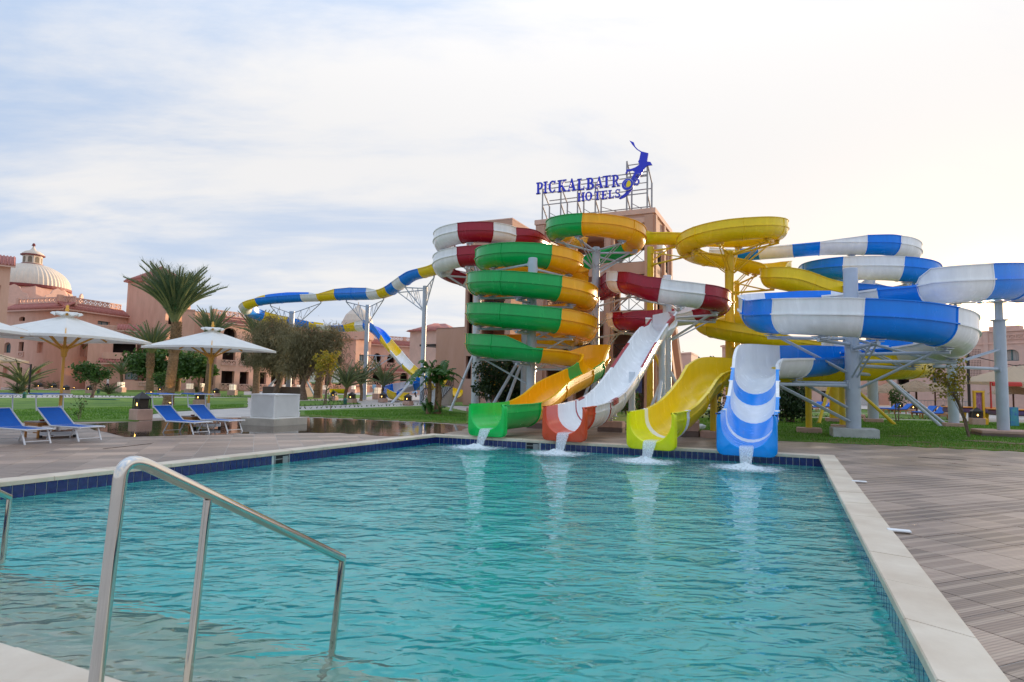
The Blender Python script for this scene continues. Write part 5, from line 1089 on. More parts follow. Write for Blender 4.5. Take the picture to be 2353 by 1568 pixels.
# ------------------------------------------------------------------ buildings on the right
c0, c1 = W2(1561, 74), W2(1588, 72); sm = thing('small_house', 'small pink flat roofed house seen between tower and yellow columns', 'building', (c0.x, c0.y, 0)); w = Wall(c0, c1); w.build(sm, M_stucco3, 0, 5.9, [(.1, .7, 2.2, 3.6, 'r', 'glass')], .3); Wall(c1, W2(1604, 78)).build(sm, M_stucco3, 0, 5.9); cap(sm, [c0, c1, W2(1604, 78), W2(1562, 80)], 6.1, M_trim, 'parapet', .3); w.eave(sm, -1.6, .2, 4.6, .8, .5, .4); w.box(sm, 2.3, 4.0, 2.9, 3.05, -.5, 1.6, M_iron, 'pergola_roof')
for uu in (2.4, 3.9): w.box(sm, uu, uu + .12, 0, 2.9, 1.3, 1.42, M_iron, 'pergola_post')
d0, d1 = W2(1659, 72), W2(1770, 68); ph = thing('parapet_house', 'pink house with stepped parapet behind the two yellow columns', 'building', (d0.x, d0.y, 0)); w = Wall(d0, d1); w.build(ph, M_stucco3, 0, 7.0, [(.3, 1.1, 2.0, 3.8, 'r', 'glass'), (3.2, 4.6, 1.2, 3.4, 'a', 'room')], .35); w.box(ph, 2.0, w.L, 7.0, 8.0, -.6, -.2, M_stucco3, 'stepped_parapet'); w.box(ph, -.15, w.L, 6.75, 6.95, 0, .15, M_trim, 'cornice'); cap(ph, [d0, d1, W2(1770, 80), W2(1659, 82)], 7.0, M_stucco3); w.lattice(ph, 4.0, 6.2, 7.1, 7.8, M_trim, -.15, t=.09)
g0, g1 = W2(2040, 82), W2(2480, 66); rh = thing('right_hotel', 'pink hotel with lattice screen and arch, sun glowing over its roof', 'building', (g0.x, g0.y, 0)); w = Wall(g0, g1)
ops = rcts(w, [(2303, 804, 2342, 829)], 'a', 'curt') + rcts(w, [(2142, 858, 2174, 880)], 'r', 'glass') + rcts(w, [(2060, 815, 2085, 832), (2100, 815, 2125, 833)], 'a', 'room') + rcts(w, [(2060, 865, 2090, 905), (2290, 866, 2345, 905)], 'r', 'room')
w.build(rh, M_stucco3, 0, 9.3, ops, .5); u0, u1, z0, z1 = w.rect(2222, 803, 2256, 868)
w.box(rh, -.2, w.L, 7.75, 7.95, 0, .12, M_trim, 'string_course'); w.box(rh, -.2, w.L, 9.2, 9.4, -.4, .14, M_trim, 'cornice')
mb = MB(); N_ = 9; hh = (z1 - z0) / 18; ww = (u1 - u0) / N_
for i in range(N_):
    for j in range(18):
        uc = u0 + (i + .5) * ww; zc = z0 + (j + .5) * hh
        if j in (5, 11): continue
        pts = [w.p(uc + ww * .34 * math.cos(R(60 * k + 30)), zc + hh * .38 * math.sin(R(60 * k + 30)), .006) for k in range(6)]; mb.add(pts, [tuple(range(6))])
mb.build('lattice_screen', kind='stuff', parent=rh, mats=mat('screen_holes', (0.10, 0.055, 0.045), .9, .2))
for px in (2160, 2262): u_, _z = w.hit(px, 850); w.box(rh, u_, u_ + .5, 0, 9.2, 0, .1, M_stucco3, 'pilaster')
u_, _z = w.hit(2320, 780); w.lattice(rh, u_ - 1.5, u_ + 1.3, 8.25, 8.85, M_trim, .05, t=.08, nx=4); u_, _z = w.hit(2325, 835); w.lattice(rh, u_ - 2.0, u_ + 1.6, 4.6, 5.1, M_trim, .06, t=.08, nx=6)
cap(rh, [g0, g1, W2(2500, 90), W2(2040, 100)], 9.25, M_stucco3); w.box(rh, 10.5, 13.5, 9.3, 10.1, -4, -2.5, M_stucco3, 'roof_hut')
v0, v1 = W2(1770, 92), W2(2050, 86); tb_ = thing('terrace_building', 'low pink terrace building seen under the blue loops', 'building', (v0.x, v0.y, 0)); w = Wall(v0, v1); ops = []
for k in range(6): u = 1.2 + k * 2.85; ops += [(u, u + 1.5, .8, 2.9, 'r' if k % 2 else 'a', 'room' if k % 3 else 'curt')]
w.build(tb_, M_stucco3, 0, 4.6, ops, .4); w.box(tb_, -.2, w.L + .2, 4.4, 4.7, -.4, .15, M_trim, 'cornice'); cap(tb_, [v0, v1, W2(2050, 98), W2(1770, 104)], 4.6, M_stucco3)
for k in range(7): w.box(tb_, 11.0 - k * .3, 13.0, 0, 1.4 - k * .2, .2 + k * .3, .5 + k * .3, M_conc, 'stair_step')
# ------------------------------------------------------------------ far blue and yellow slide
pe = [fp(1075, 11.7, 47, 0, 0, 'y'), fp(1020, 11.6, 49.5, 0, 0), fp(998, 11.45, 50.5, 0, .05), fp(975, 11.4, 51.5, 0, .5, 'b'), fp(950, 11.3, 52.5, 0, .5), fp(932, 11.0, 53.3, 0, .4, 'w'), fp(916, 10.7, 54.3, 0, .1, 'b'), fp(900, 10.45, 55.5, 0, 0, 'y'), fp(880, 10.35, 57, .05, 0, 'w'), fp(855, 10.4, 58.5, .4, 0, 'b'), fp(815, 10.6, 60.5, .5, 0), fp(780, 10.75, 62, .4, 0, 'y'), fp(738, 10.8, 63.5, 0, .0, 'w'), fp(700, 10.85, 64.5, 0, .45, 'b'), fp(650, 10.8, 65.5, 0, .6), fp(598, 10.65, 66.8, 0, .6, 'y'), fp(572, 10.4, 68.2, 0, .6, 'w'), fp(566, 10.1, 71.5, 0, .6, 'b'), fp(600, 9.7, 74.5, 0, .5, 'y'), fp(660, 9.3, 76, 0, .4, 'b'), fp(715, 9.0, 76.5, .3, .2, 'y'), fp(735, 8.8, 76, .3, 0, 'w'), fp(770, 8.6, 75, .2, 0, 'b'), fp(800, 8.5, 73.5, 0, .1, 'y'), fp(826, 8.45, 72, 0, .4, 'w'), fp(846, 8.3, 70, 0, .6, 'b'), fp(868, 7.6, 67.8, 0, .6), fp(886, 6.5, 66, 0, .4, 'y'), fp(910, 5.1, 64, 0, 0, 'w'), fp(938, 3.6, 62, 0, 0, 'y'), fp(965, 2.6, 60, 0, 0, 'b'), fp(992, 1.9, 58.2, 0, 0, 'y'), fp(1020, 1.45, 56.5, 0, .3), fp(1052, 1.15, 55, 0, .3)]
sE = thing('water_slide', 'distant blue, yellow and white slide running high above the feathery trees', 'water slide', Wp(700, 0, 64), 'water slides beside the pool')
PATHS['E'] = flume(sE, pe, 0.66, 3.0)
pe2 = [fp(1012, 2.2, 60, 0, .3, 'y'), fp(985, 1.9, 63, 0, .4, 'b'), fp(950, 1.6, 64.5, 0, .4, 'w'), fp(915, 1.2, 63, 0, .45, 'b'), fp(898, .95, 60.5, 0, .45, 'b'), fp(905, .85, 58, 0, .3, 'y'), fp(925, .8, 56.5, 0, 0)]
sF = thing('water_slide', 'low blue, white and yellow slide bend behind the banana plant', 'water slide', Wp(920, 0, 60), 'water slides beside the pool'); flume(sF, pe2, .66, 3.0)
# a straight yellow run-out trough
ro = thing('run_out_trough', 'long low yellow trough lying on the far path', 'slide', Wp(775, 0, 84), None); c = [fp(760, .75, 84, .05, .05, 'y'), fp(776, .75, 84.5, .05, .05), fp(794, .75, 85, .05, .05)]; flume(ro, c, .6, 3)
def truss(px, d, ztop, dia, label, targets, legs=(), plinth=False):
    c = Wp(px, 0, d); t = thing('truss_column', label, 'column', (c.x, c.y, 0), 'grey columns of the distant slide'); mb = MB(); mb.lathe([(dia / 2, 0), (dia / 2, ztop)], c, 16); mb.build('pole', M_steel, t, auto=40)
    for tg in targets:
        f = min(PATHS['E'], key=lambda f: (f[0] - tg).length); p = f[0] - Vector((0, 0, .85)); dn = Vector((p.x - c.x, p.y - c.y, 0)).normalized(); mb = MB(); a = c + dn * dia / 2; a.z = min(p.z, ztop - .2); b = Vector((a.x, a.y, a.z - 1.8)); mb.tube([a, p], .05, 6); mb.tube([b, p], .05, 6)
        for k in (.3, .6): mb.tube([a.lerp(p, k), b.lerp(p, k + .05)], .03, 5); mb.tube([a.lerp(p, k), b.lerp(p, max(0, k - .25))], .03, 5)
        mb.tube([p, p + Vector((0, 0, .2))], .07, 6); mb.build('bracket', M_steel, t)
    for dx, dy, z in legs: mb = MB(); mb.tube([c + Vector((0, 0, z)), c + Vector((dx, dy, 0))], .11, 8); mb.build('raking_leg', M_wpaint, t)
    if plinth: mb = MB(); mb.box((c.x, c.y, .55), (4.6, 3, 1.1), bev=.03); mb.build('footing', M_pdark, t)
truss(969, 52.5, 10.2, .40, 'grey truss column right of the banana plant top', [Wp(998, 11.4, 50.5), Wp(935, 11, 53.3), Wp(918, 10.7, 54.3)], ((2.6, -1.2, 3.0), (-2.4, -1.0, 3.0)))
truss(837, 63, 9.8, .44, 'grey truss column in front of the small dome', [Wp(884, 10.3, 57), Wp(800, 10.7, 61.5), Wp(905, 5.4, 64.4)])
truss(662, 68.5, 9.6, .6, 'grey truss column standing behind the feathery trees', [Wp(738, 10.8, 63.5), Wp(620, 10.7, 66)], ((3.6, -1.6, 5.2), (-2.6, -1.4, 3.6)), True)
# ------------------------------------------------------------------ poolside things
M_inox = mat('stainless_steel', (0.68, 0.64, 0.58), 0.10, 0.06, 3, metal=1.0)
def handrail(label, a, b, m_in=True):
    """a: (px,py,d) high corner, b: (px,py,d) low end"""
    A = P(*a); B = P(*b); t = thing('pool_handrail', label, 'handrail', (A.x, A.y, 0), 'steel handrails at the pool steps'); r = .030
    hd = Vector((B.x - A.x, B.y - A.y, 0)).normalized(); dn = (B - A).normalized()
    foot = P(a[0] - 62, a[1] + 520, a[2] - .02); foot = A + (foot - A) * ((A.z - .0) / max(.2, A.z - foot.z))
    upd = (A - foot).normalized(); pts = [foot]; k0 = A - upd * .11; k1 = A + dn * .16; pts.append(k0)
    for i in range(1, 9): q = i / 9; pts.append(k0 * (1 - q) ** 2 + A * 2 * q * (1 - q) + k1 * q * q)
    pts += [k1, B]
    mb = MB(); mb.tube(pts, r, 20); mb.build('rail', M_inox, t, auto=50)
    mb = MB(); mb.tube([B + Vector((0, 0, -.012)), P(b[0] - 20, b[1] + 180, b[2]), P(b[0] - 46, b[1] + 420, b[2])], r * .84, 16); mb.build('post', M_inox, t, auto=50)
    mb = MB(); q = .285; top = A.lerp(B, q) - Vector((0, 0, .028)); pf_ = top + (P(385, 1568, a[2] + .35) - P(435, 1130, a[2] + .35)).normalized() * 1.35; mb.tube([top, pf_], r * .74, 16); mb.build('post', M_inox, t, auto=50)
    mb = MB(); mb.lathe([(.06, -.01), (.06, .012), (.035, .02)], (foot.x, foot.y, .03), 20); mb.build('flange', M_inox, t, auto=50)
    return t
handrail('near stainless handrail sloping down into the water at bottom left', (283, 1043, 2.8), (787, 1283, 4.5))
handrail('second stainless handrail cut by the left picture edge', (-330, 985, 4.75), (22, 1143, 6.45))
# white plates leaning on the coping and slot drains
for px, py, lb in ((1972, 1107, 'small white plate lying by the coping near the far pool corner'), (2062, 1220, 'white rectangular plate lying beside the right coping')):
    c = G(px, py, .02); mb = MB(); mb.box((c.x + .02, c.y, .025), (.24, .10, .02), R(-22), bev=.004); o = mb.build('skimmer_lid', M_wplas); tag(o, lb, 'plate', 'white lids on the right deck')
for a, b, lb in (((2109, 1051), (2221, 1058), 'thin dark drain slot in the right deck'), ((238, 1032), (348, 1020), 'thin dark drain slot in the left deck')):
    A, B = G(*a), G(*b); mb = MB(); mb.bar(A + Vector((0, 0, .004)), B + Vector((0, 0, .004)), .05, .006); o = mb.build('drain_slot', M_dark); tag(o, lb, 'drain', 'slot drains')
# loungers
M_alu = mat('white_aluminium', (0.70, 0.71, 0.73), 0.35, 0.05); M_sling = mat('blue_sling', (0.008, 0.14, 0.60), 0.7, 0.10, 6, 0.35, 220); M_wood = mat('varnished_wood', (0.46, 0.19, 0.035), 0.4, 0.3, 3, aniso=(8, 8, 1)); M_slate = mat('stone_top', (0.36, 0.30, 0.26), 0.6, 0.2, 6)
def make_lounger():
    t = thing('sun_lounger', 'x', 'sun lounger', (0, 0, 0), 'blue sling loungers with shade visors')
    w = .31; H_ = .36          # x to the head, feet at x=0
    mb = MB()
    for s in (-1, 1): mb.tube([(0, s * w, H_), (1.25, s * w, H_)], .022, 8)
    for x in (0.01, 1.24): mb.tube([(x, -w, H_), (x, w, H_)], .02, 8)
    for s in (-1, 1): mb.tube([(-.02, s * w, H_), (.02, s * w, H_)], .028, 8)
    mb.build('seat_frame', M_alu, t, auto=40)
    mb = MB()
    for s in (-1, 1): mb.tube([(1.22, s * w, H_), (1.86, s * w, .82)], .02, 8)
    mb.tube([(1.86, -w, .82), (1.86, w, .82)], .02, 8); mb.build('back_frame', M_alu, t, auto=40)
    mb = MB(); n = 8; vs = []
    for i in range(n + 1):
        x = .03 + 1.2 * i / n; z = H_ + .018 - .028 * math.sin(math.pi * i / n)
        vs += [(x, -w + .02, z), (x, w - .02, z)]
    vs += [(x, y, z - .008) for x, y, z in vs]; N_ = 2 * (n + 1); fs = [(2 * i, 2 * i + 1, 2 * i + 3, 2 * i + 2) for i in range(n)]; mb.add(vs, fs + [tuple(N_ + q for q in f[::-1]) for f in fs]); mb.build('seat_sling', M_sling, t, smooth=True)
    mb = MB(); n = 6; vs = []
    for i in range(n + 1):
        q = i / n; x = 1.24 + .60 * q; z = H_ + .02 + .44 * q - .02 * math.sin(math.pi * q); vs += [(x, -w + .02, z), (x, w - .02, z)]
    vs += [(x + .006, y, z - .008) for x, y, z in vs]; N_ = 2 * (n + 1); fs = [(2 * i, 2 * i + 1, 2 * i + 3, 2 * i + 2) for i in range(n)]; mb.add(vs, fs + [tuple(N_ + q for q in f[::-1]) for f in fs]); mb.build('back_sling', M_sling, t, smooth=True)
    for s in (-1, 1):
        mb = MB(); mb.bar((.22, s * (w - .02), H_ - .01), (.05, s * (w - .02), 0), .035, .022); mb.build('leg', M_alu, t); mb = MB(); mb.bar((1.12, s * (w - .02), H_ - .01), (1.35, s * (w - .02), 0), .035, .022); mb.build('leg', M_alu, t)
    mb = MB(); mb.bar((.085, -w + .02, .07), (.085, w - .02, .07), .03, .02); mb.bar((1.30, -w + .02, .07), (1.30, w - .02, .07), .03, .02); mb.build('stretcher', M_alu, t)
    mb = MB()
    for s in (-1, 1): mb.tube([(1.80, s * (w + .03), .74), (1.86, s * (w + .04), 1.17)], .016, 8)
    mb.tube([(1.5, -w - .05, 1.175), (1.5, w + .05, 1.185)], .012, 6); mb.build('visor_post', M_alu, t, auto=40)
    mb = MB(); mb.box((1.82, 0, 1.19), (.62, .74, .022), 0, 0, R(-2)); v = mb.build('visor', M_sling, t); mb = MB()
    for x0 in (1.505, 2.135): mb.bar((x0, -.38, 1.19 + (x0 - 1.82) * .035), (x0, .38, 1.19 + (x0 - 1.82) * .035), .022, .03)
    mb.build('visor_edge', M_alu, v)
    return t
HD = (C1 - C2).normalized(); hang = math.atan2(HD.y, HD.x)
lo = make_lounger(); first = True
for px, py, da, lb in ((90, 1021, 0, 'blue lounger nearest the left picture edge, beside the first parasol'), (210, 1013.5, 0, 'blue lounger just right of the nearest parasol pole'), (466, 998, 0, 'blue lounger standing in the puddle beside the pink lantern plinth'), (543, 993, 0, 'blue lounger left of the white louvred box')):
    o = lo if first else copy_tree(lo); first = False; p = G(px, py); o.location = (p.x, p.y, 0.0); o.rotation_euler = (0, 0, hang + R(da)); o['label'] = lb
p = G(-120, 1030); o = copy_tree(lo); o.location = (p.x, p.y, 0); o.rotation_euler = (0, 0, hang); o['label'] = 'blue lounger mostly outside the frame at far left'
# side tables with ashtrays
def make_table():
    t = thing('side_table', 'x', 'table', (0, 0, 0), 'wooden side tables between loungers'); mb = MB(); mb.box((0, 0, .43), (.62, .44, .025), bev=.006); mb.build('table_top', M_slate, t); mb = MB(); mb.box((0, 0, .400), (.64, .46, .03), bev=.004)
    for s in (-1, 1): mb.box((0, s * .2, .355), (.54, .02, .06)); mb.box((s * .27, 0, .355), (.02, .36, .06))
    mb.build('apron', M_wood, t)
    for x in (-.27, .27):
        for y in (-.18, .18): mb = MB(); mb.box((x, y, .192), (.045, .045, .385)); mb.build('leg', M_wood, t)
    mb = MB(); mb.box((0, 0, .12), (.5, .03, .03)); mb.build('stretcher', M_wood, t); return t
tb = make_table(); ash0 = None; first = True
M_clay = mat('clay', (0.27, 0.08, 0.045), .7, .2)
for px, d, lb in ((89, 16.9, 'wooden side table by the nearest parasol'), (437, 20.7, 'wooden side table between the two loungers by the puddle')):
    o = tb if first else copy_tree(tb); first = False; p = Wp(px, 0, d); o.location = p; o.rotation_euler = (0, 0, hang); o['label'] = lb
    mb = MB(); mb.lathe([(.045, .0), (.07, .035), (.065, .045), (.045, .02), (.0, .02)], (p.x + .06, p.y, .443), 14); a_ = mb.build('ashtray', M_clay, smooth=True); tag(a_, 'round clay ashtray on the ' + ('near' if px < 200 else 'far') + ' wooden side table', 'ashtray', 'clay ashtrays')
# parasols
M_cloth = mat('white_canvas', (0.88, 0.86, 0.80), 0.9, 0.05, 3, 0.15, 120, trans=0.15); M_bam = mat('bamboo', (0.74, 0.37, 0.05), 0.4, 0.18, 4, aniso=(3, 3, .6)); M_grav = mat('gravel', (0.20, 0.10, 0.06), .95, .4, 25, 1.0, 60)
def make_parasol():
    t = thing('parasol', 'x', 'parasol', (0, 0, 0), 'white square parasols on bamboo poles'); hem, apex, D_ = 2.76, 3.42, 2.12
    mb = MB(); n = 8; vs = [(0, 0, apex)]; cs = [(D_, 0), (0, D_), (-D_, 0), (0, -D_)]; fs = []; per = []
    for i in range(4):
        a, b = cs[i], cs[(i + 1) % 4]
        for k in range(n): per.append((a[0] + (b[0] - a[0]) * k / n, a[1] + (b[1] - a[1]) * k / n, 4 * (k / n) * (1 - k / n)))
    m_ = len(per); rows = 6
    for r_ in range(1, rows + 1):
        q = r_ / rows
        for x, y, sg in per: vs.append((x * q, y * q, apex + (hem - apex) * (q ** .93) - .05 * sg * q * (1 - q * .6) + (.05 * sg if r_ == rows else .05 * sg * q)))
    fs = [(0, 1 + k, 1 + (k + 1) % m_) for k in range(m_)]
    for r_ in range(rows - 1):
        for k in range(m_): fs.append((1 + r_ * m_ + k, 1 + (r_ + 1) * m_ + k, 1 + (r_ + 1) * m_ + (k + 1) % m_, 1 + r_ * m_ + (k + 1) % m_))
    base = 1 + (rows - 1) * m_; k0 = len(vs); vs += [(x, y, z - .07) for x, y, z in vs[base:base + m_]]
    for k in range(m_): fs.append((base + k, k0 + k, k0 + (k + 1) % m_, base + (k + 1) % m_))
    mb.add(vs, fs); cn = mb.build('canopy', M_cloth, t, auto=25)
    mb = MB(); vs = [(0, 0, apex + .09)]; 
    for r_, z in ((.17, .08), (.30, .045), (.34, .0)):
        for k in range(16): a = k * 6.283 / 16; rr = r_ * (1 + .14 * math.cos(a * 8)); vs.append((rr * math.cos(a), rr * math.sin(a), apex + z + (.03 * math.cos(a * 8) if r_ > .2 else 0)))
    fs = [(0, 1 + k, 1 + (k + 1) % 16) for k in range(16)] + [(1 + r_ * 16 + k, 1 + (r_ + 1) * 16 + k, 1 + (r_ + 1) * 16 + (k + 1) % 16, 1 + r_ * 16 + (k + 1) % 16) for r_ in range(2) for k in range(16)]; mb.add(vs, fs); mb.build('vent_cap', M_cloth, cn, smooth=True)
    mb = MB(); mb.lathe([(.04, apex + .1), (.055, apex + .16), (.03, apex + .2), (.045, apex + .25), (.0, apex + .3)], (0, 0, 0), 12); mb.build('finial', M_bam, t, smooth=True)
    mb = MB(); mb.tube([(0, 0, .75), (0, 0, apex + .1)], .036, 14); mb.build('pole', M_bam, t, auto=50)
    mb = MB(); mb.lathe([(.045, 2.22), (.075, 2.26), (.075, 2.36), (.10, 2.40), (.10, 2.5), (.06, 2.56)], (0, 0, 0), 14); mb.build('hub', M_bam, t, auto=40)
    for k in range(8):
        a = k * math.pi / 4; rr = D_ if k % 2 == 0 else D_ * .707; e = Vector((math.cos(a) * rr * .97, math.sin(a) * rr * .97, hem + .0)); mb = MB(); mb.bar((0, 0, apex - .08), e, .03, .045); rb_ = mb.build('rib', M_bam, t); mb = MB(); mid = Vector((0, 0, apex - .12)).lerp(e, .5); mb.bar((math.cos(a) * .08, math.sin(a) * .08, 2.46), mid, .04, .05); mb.build('strut', M_bam, rb_)
    mb = MB(); mb.tube([(0, 0, .1), (0, 0, .86)], .05, 14); mb.tube([(-.05, 0, .72), (-.13, 0, .72)], .012, 6); mb.build('sleeve', M_alu, t, auto=50)
    mb = MB()
    for s in (-1, 1): mb.box((s * .40, 0, .12), (.03, .80, .09)); mb.box((0, s * .40, .12), (.77, .03, .09))
    mb.box((0, 0, .085), (.77, .77, .02)); mb.tube([(-.1, -.42, .17), (-.1, -.46, .21), (.1, -.46, .21), (.1, -.42, .17)], .01, 6); mb.build('base_tray', M_alu, t)
    mb = MB(); q = 10; vs = [(-.385 + .77 * i / q, -.385 + .77 * j / q, .155 + U(-.012, .03)) for j in range(q + 1) for i in range(q + 1)]; mb.add(vs, [(j * (q + 1) + i, j * (q + 1) + i + 1, (j + 1) * (q + 1) + i + 1, (j + 1) * (q + 1) + i) for j in range(q) for i in range(q)]); g_ = mb.build('ballast_gravel', M_grav, t); g_['kind'] = 'stuff'
    for x in (-.38, .38):
        for y in (-.38, .38): mb = MB(); mb.tube([(x - .015, y, .045), (x + .015, y, .045)], .045, 12); mb.build('castor', M_dark, t)
    return t
pa = make_parasol(); first = True; cor = R(-78)
for px, d, lb in ((133, 17.2, 'large white parasol nearest the camera on a bamboo pole'), (476, 21.3, 'second white parasol in front of the arcaded wing'), (None, None, 'white parasol whose corner just enters at the left edge')):
    o = pa if first else copy_tree(pa); first = False; p = Wp(px, 0, d) if px else Vector((-13.95, 14.6, 0)); o.location = p; o.rotation_euler = (0, 0, math.atan2(-p.y, -p.x)); o['label'] = lb
# louvred plant housing
M_hous = mat('white_powder_coat', (0.92, 0.92, 0.90), .45, .04)
A_ = G(628.5, 980.5); xd = V2(G(705.5, 975) - A_).normalized(); yd = V2(G(553, 976.5) - A_).normalized()
hs = thing('plant_housing', 'white louvred pump housing on a low plinth in the puddle', 'housing', (A_.x, A_.y, 0)); a2 = V2(A_)
xl = (V2(G(705.5, 975) - A_)).length; yl = (V2(G(553, 976.5) - A_)).length
def quad(x0, x1, y0, y1): return [a2 + xd * x + yd * y for x, y in ((x0, y0), (x1, y0), (x1, y1), (x0, y1))]
mb = MB(); mb.prism(quad(0, xl, 0, yl), -.02, .26); mb.build('plinth', mat('pale_stone', (0.55, 0.50, 0.42), .7, .15, 2), hs)
i0 = .22; mb = MB(); mb.prism(quad(i0 + .06, xl - i0 - .06, i0 + .06, yl - i0 - .06), .26, 1.13); mb.build('core', mat('housing_core', (0.82, 0.82, 0.80), .7, .1), hs); mb = MB(); mb.prism(quad(i0 - .01, xl - i0 + .01, i0 - .01, yl - i0 + .01), 1.13, 1.18); mb.build('lid', M_hous, hs)
mb = MB()
for x in (i0, xl - i0 - .05):
    for y in (i0, yl - i0 - .05): mb.prism(quad(x, x + .05, y, y + .05), .26, 1.13)
mb.prism(quad(i0 + .05, xl - i0 - .05, i0, i0 + .04), .26, .31); mb.prism(quad(i0, i0 + .04, i0 + .05, yl - i0 - .05), .26, .31); mb.build('frame', M_hous, hs)
for side in (0, 1):
    mb = MB(); n = 21
    for k in range(n):
        z = .33 + k * .80 / n
        p0, p1 = (a2 + xd * (i0 + .05) + yd * (i0 + .01), a2 + xd * (xl - i0 - .05) + yd * (i0 + .01)) if side == 0 else (a2 + yd * (i0 + .05) + xd * (i0 + .01), a2 + yd * (yl - i0 - .05) + xd * (i0 + .01)); inn = (yd if side == 0 else xd) * .04
        mb.add([(p0.x, p0.y, z), (p1.x, p1.y, z), (p1.x + inn.x, p1.y + inn.y, z + .044), (p0.x + inn.x, p0.y + inn.y, z + .044), (p0.x, p0.y, z + .006), (p1.x, p1.y, z + .006), (p1.x + inn.x, p1.y + inn.y, z + .05), (p0.x + inn.x, p0.y + inn.y, z + .05)], [(3, 2, 1, 0), (4, 5, 6, 7), (0, 1, 5, 4)])
    mb.build('louvres', M_hous, hs, kind='stuff')
# lanterns on pink plinths
M_lan = mat('lantern_metal', (0.022, 0.017, 0.015), .5, .3, 8); M_bulb = mat('lamp_glow', (0.9, 0.6, 0.2), .5, 0, 1, emit=(1.0, 0.55, 0.12), est=5.0)
M_mesh = mat('lantern_screen', (0.05, 0.035, 0.025), .7, .3, 20)
def make_lantern(h):
    t = thing('garden_lantern', 'x', 'lantern', (0, 0, 0), 'black house shaped garden lanterns'); mb = MB(); mb.box((0, 0, h / 2), (.62, .62, h), bev=.02); mb.build('plinth', M_pink, t); z = h; w = .215
    mb = MB()
    for x in (-w, w):
        for y in (-w, w): mb.box((x, y, z + .17), (.035, .035, .34))
    for s in (-1, 1): mb.box((0, s * w, z + .02), (.40, .03, .04)); mb.box((s * w, 0, z + .02), (.03, .40, .04)); mb.box((0, s * w, z + .33), (.40, .03, .04)); mb.box((s * w, 0, z + .33), (.03, .40, .04))
    mb.build('frame', M_lan, t); e = .26
    mb = MB(); mb.add([(-e, -e, z + .34), (e, -e, z + .34), (e, e, z + .34), (-e, e, z + .34), (0, 0, z + .56)], [(0, 1, 4), (1, 2, 4), (2, 3, 4), (3, 0, 4), (3, 2, 1, 0)]); mb.build('roof', M_lan, t)
    mb = MB(); mb.box((0, 0, z + .175), (.37, .37, .29)); mb.build('screen', M_mesh, t)
    for k in (1, 3):
        a = k * math.pi / 2; mb = MB(); mb.box((math.cos(a) * .187, math.sin(a) * .187, z + .15), (.012, .055, .085), a, bev=.005); mb.build('lamp', M_bulb, t)
    return t
ln_ = make_lantern(.36); first = True
LAN = [(323, 966, 'black lantern on a tall pink plinth beside the puddle', 1.25), (91, 896, 'far black lantern left of the nearest parasol pole, leftmost of three', 1), (122.5, 898.5, 'far black lantern seen just left of the parasol pole', 1), (151, 905, 'black lantern just right of the nearest parasol pole', 1), (206, 904.5, 'black lantern behind the pink flowering bush', 1), (370, 905, 'black lantern left of the tall palm trunk', 1), (459, 931, 'black lantern behind the lounger visors under the second parasol', 1), (496, 912, 'black lantern right of the second parasol pole', 1), (611, 908, 'black lantern behind the white louvred box', 1), (767, 920, 'black lantern on the lawn right of the tree trunks', 1), (808, 926.5, 'black lantern at the path corner in mid lawn', 1), (879.6, 925, 'unlit looking black lantern left of the banana plant', 1), (937, 932, 'black lantern immediately left of the banana plant', 1), (1094.5, 936, 'black lantern at the foot of the white raking column', 1), (1290, 938, 'black lantern between the green chute and white chute', 1), (1619, 925, 'small far lantern seen under the yellow chute', 1), (2245, 977.5, 'near black lantern left of the right hand column', 1.1), (2098, 950, 'black lantern on the right path in front of loungers', 1), (2069, 944.5, 'farther black lantern left of the path lantern', 1), (2168, 958, 'black lantern half hidden by the small tree', 1)]
for px, py, lb, s in LAN:
    o = ln_ if first else copy_tree(ln_); first = False; p = G(px, py); o.location = (p.x, p.y, .0); o.rotation_euler = (0, 0, R(-22 + U(-8, 8))); o['label'] = lb; o.scale = (1, 1, s)
# lit paper-box lights
M_box = mat('lit_box', (0.75, 0.66, 0.55), .6, .08, 4, emit=(1.0, .78, .55), est=0.25)
def make_cube():
    t = thing('box_light', 'x', 'lamp', (0, 0, 0), 'white box lights on low pink plinths along far paths'); mb = MB(); mb.box((0, 0, .3), (.85, .85, .6), bev=.03); mb.build('plinth', M_pink, t); mb = MB(); mb.box((0, 0, .92), (.56, .56, .62), bev=.02); mb.build('shade', M_box, t); mb = MB()
    for s in (-1, 1): mb.box((s * .14, -.285, .92), (.03, .02, .6)); mb.box((s * .285, 0, .92), (.02, .03, .6))
    mb.box((0, -.285, .95), (.55, .02, .03)); mb.build('shade_frame', M_trim, t); return t
cb = make_cube(); first = True
for px, py, lb in ((195, 893, 'behind the parasol'), (277, 902, 'in front of the balcony bay'), (289, 896, 'close behind another by the balcony bay'), (336, 897, 'at the second palm foot'), (417, 896, 'right of the tall palm'), (435, 906, 'nearer one right of the tall palm'), (462, 902, 'left of the second parasol pole'), (500, 896, 'below the first arcade bay'), (511, 897, 'beside its twin below the arcade'), (534, 909, 'nearest the arcaded wing lawn'), (655, 905, 'between the feathery trees'), (687, 904, 'right of the far slide footing'), (747, 905, 'by the yellow trough'), (812, 903, 'between small palms'), (868, 918, 'in front of two standing people'), (1000, 909, 'behind the banana plant')):
    o = cb if first else copy_tree(cb); first = False; p = G(px, py); o.location = (p.x, p.y, 0); o.rotation_euler = (0, 0, R(U(-40, 10))); o['label'] = 'white box light ' + lb
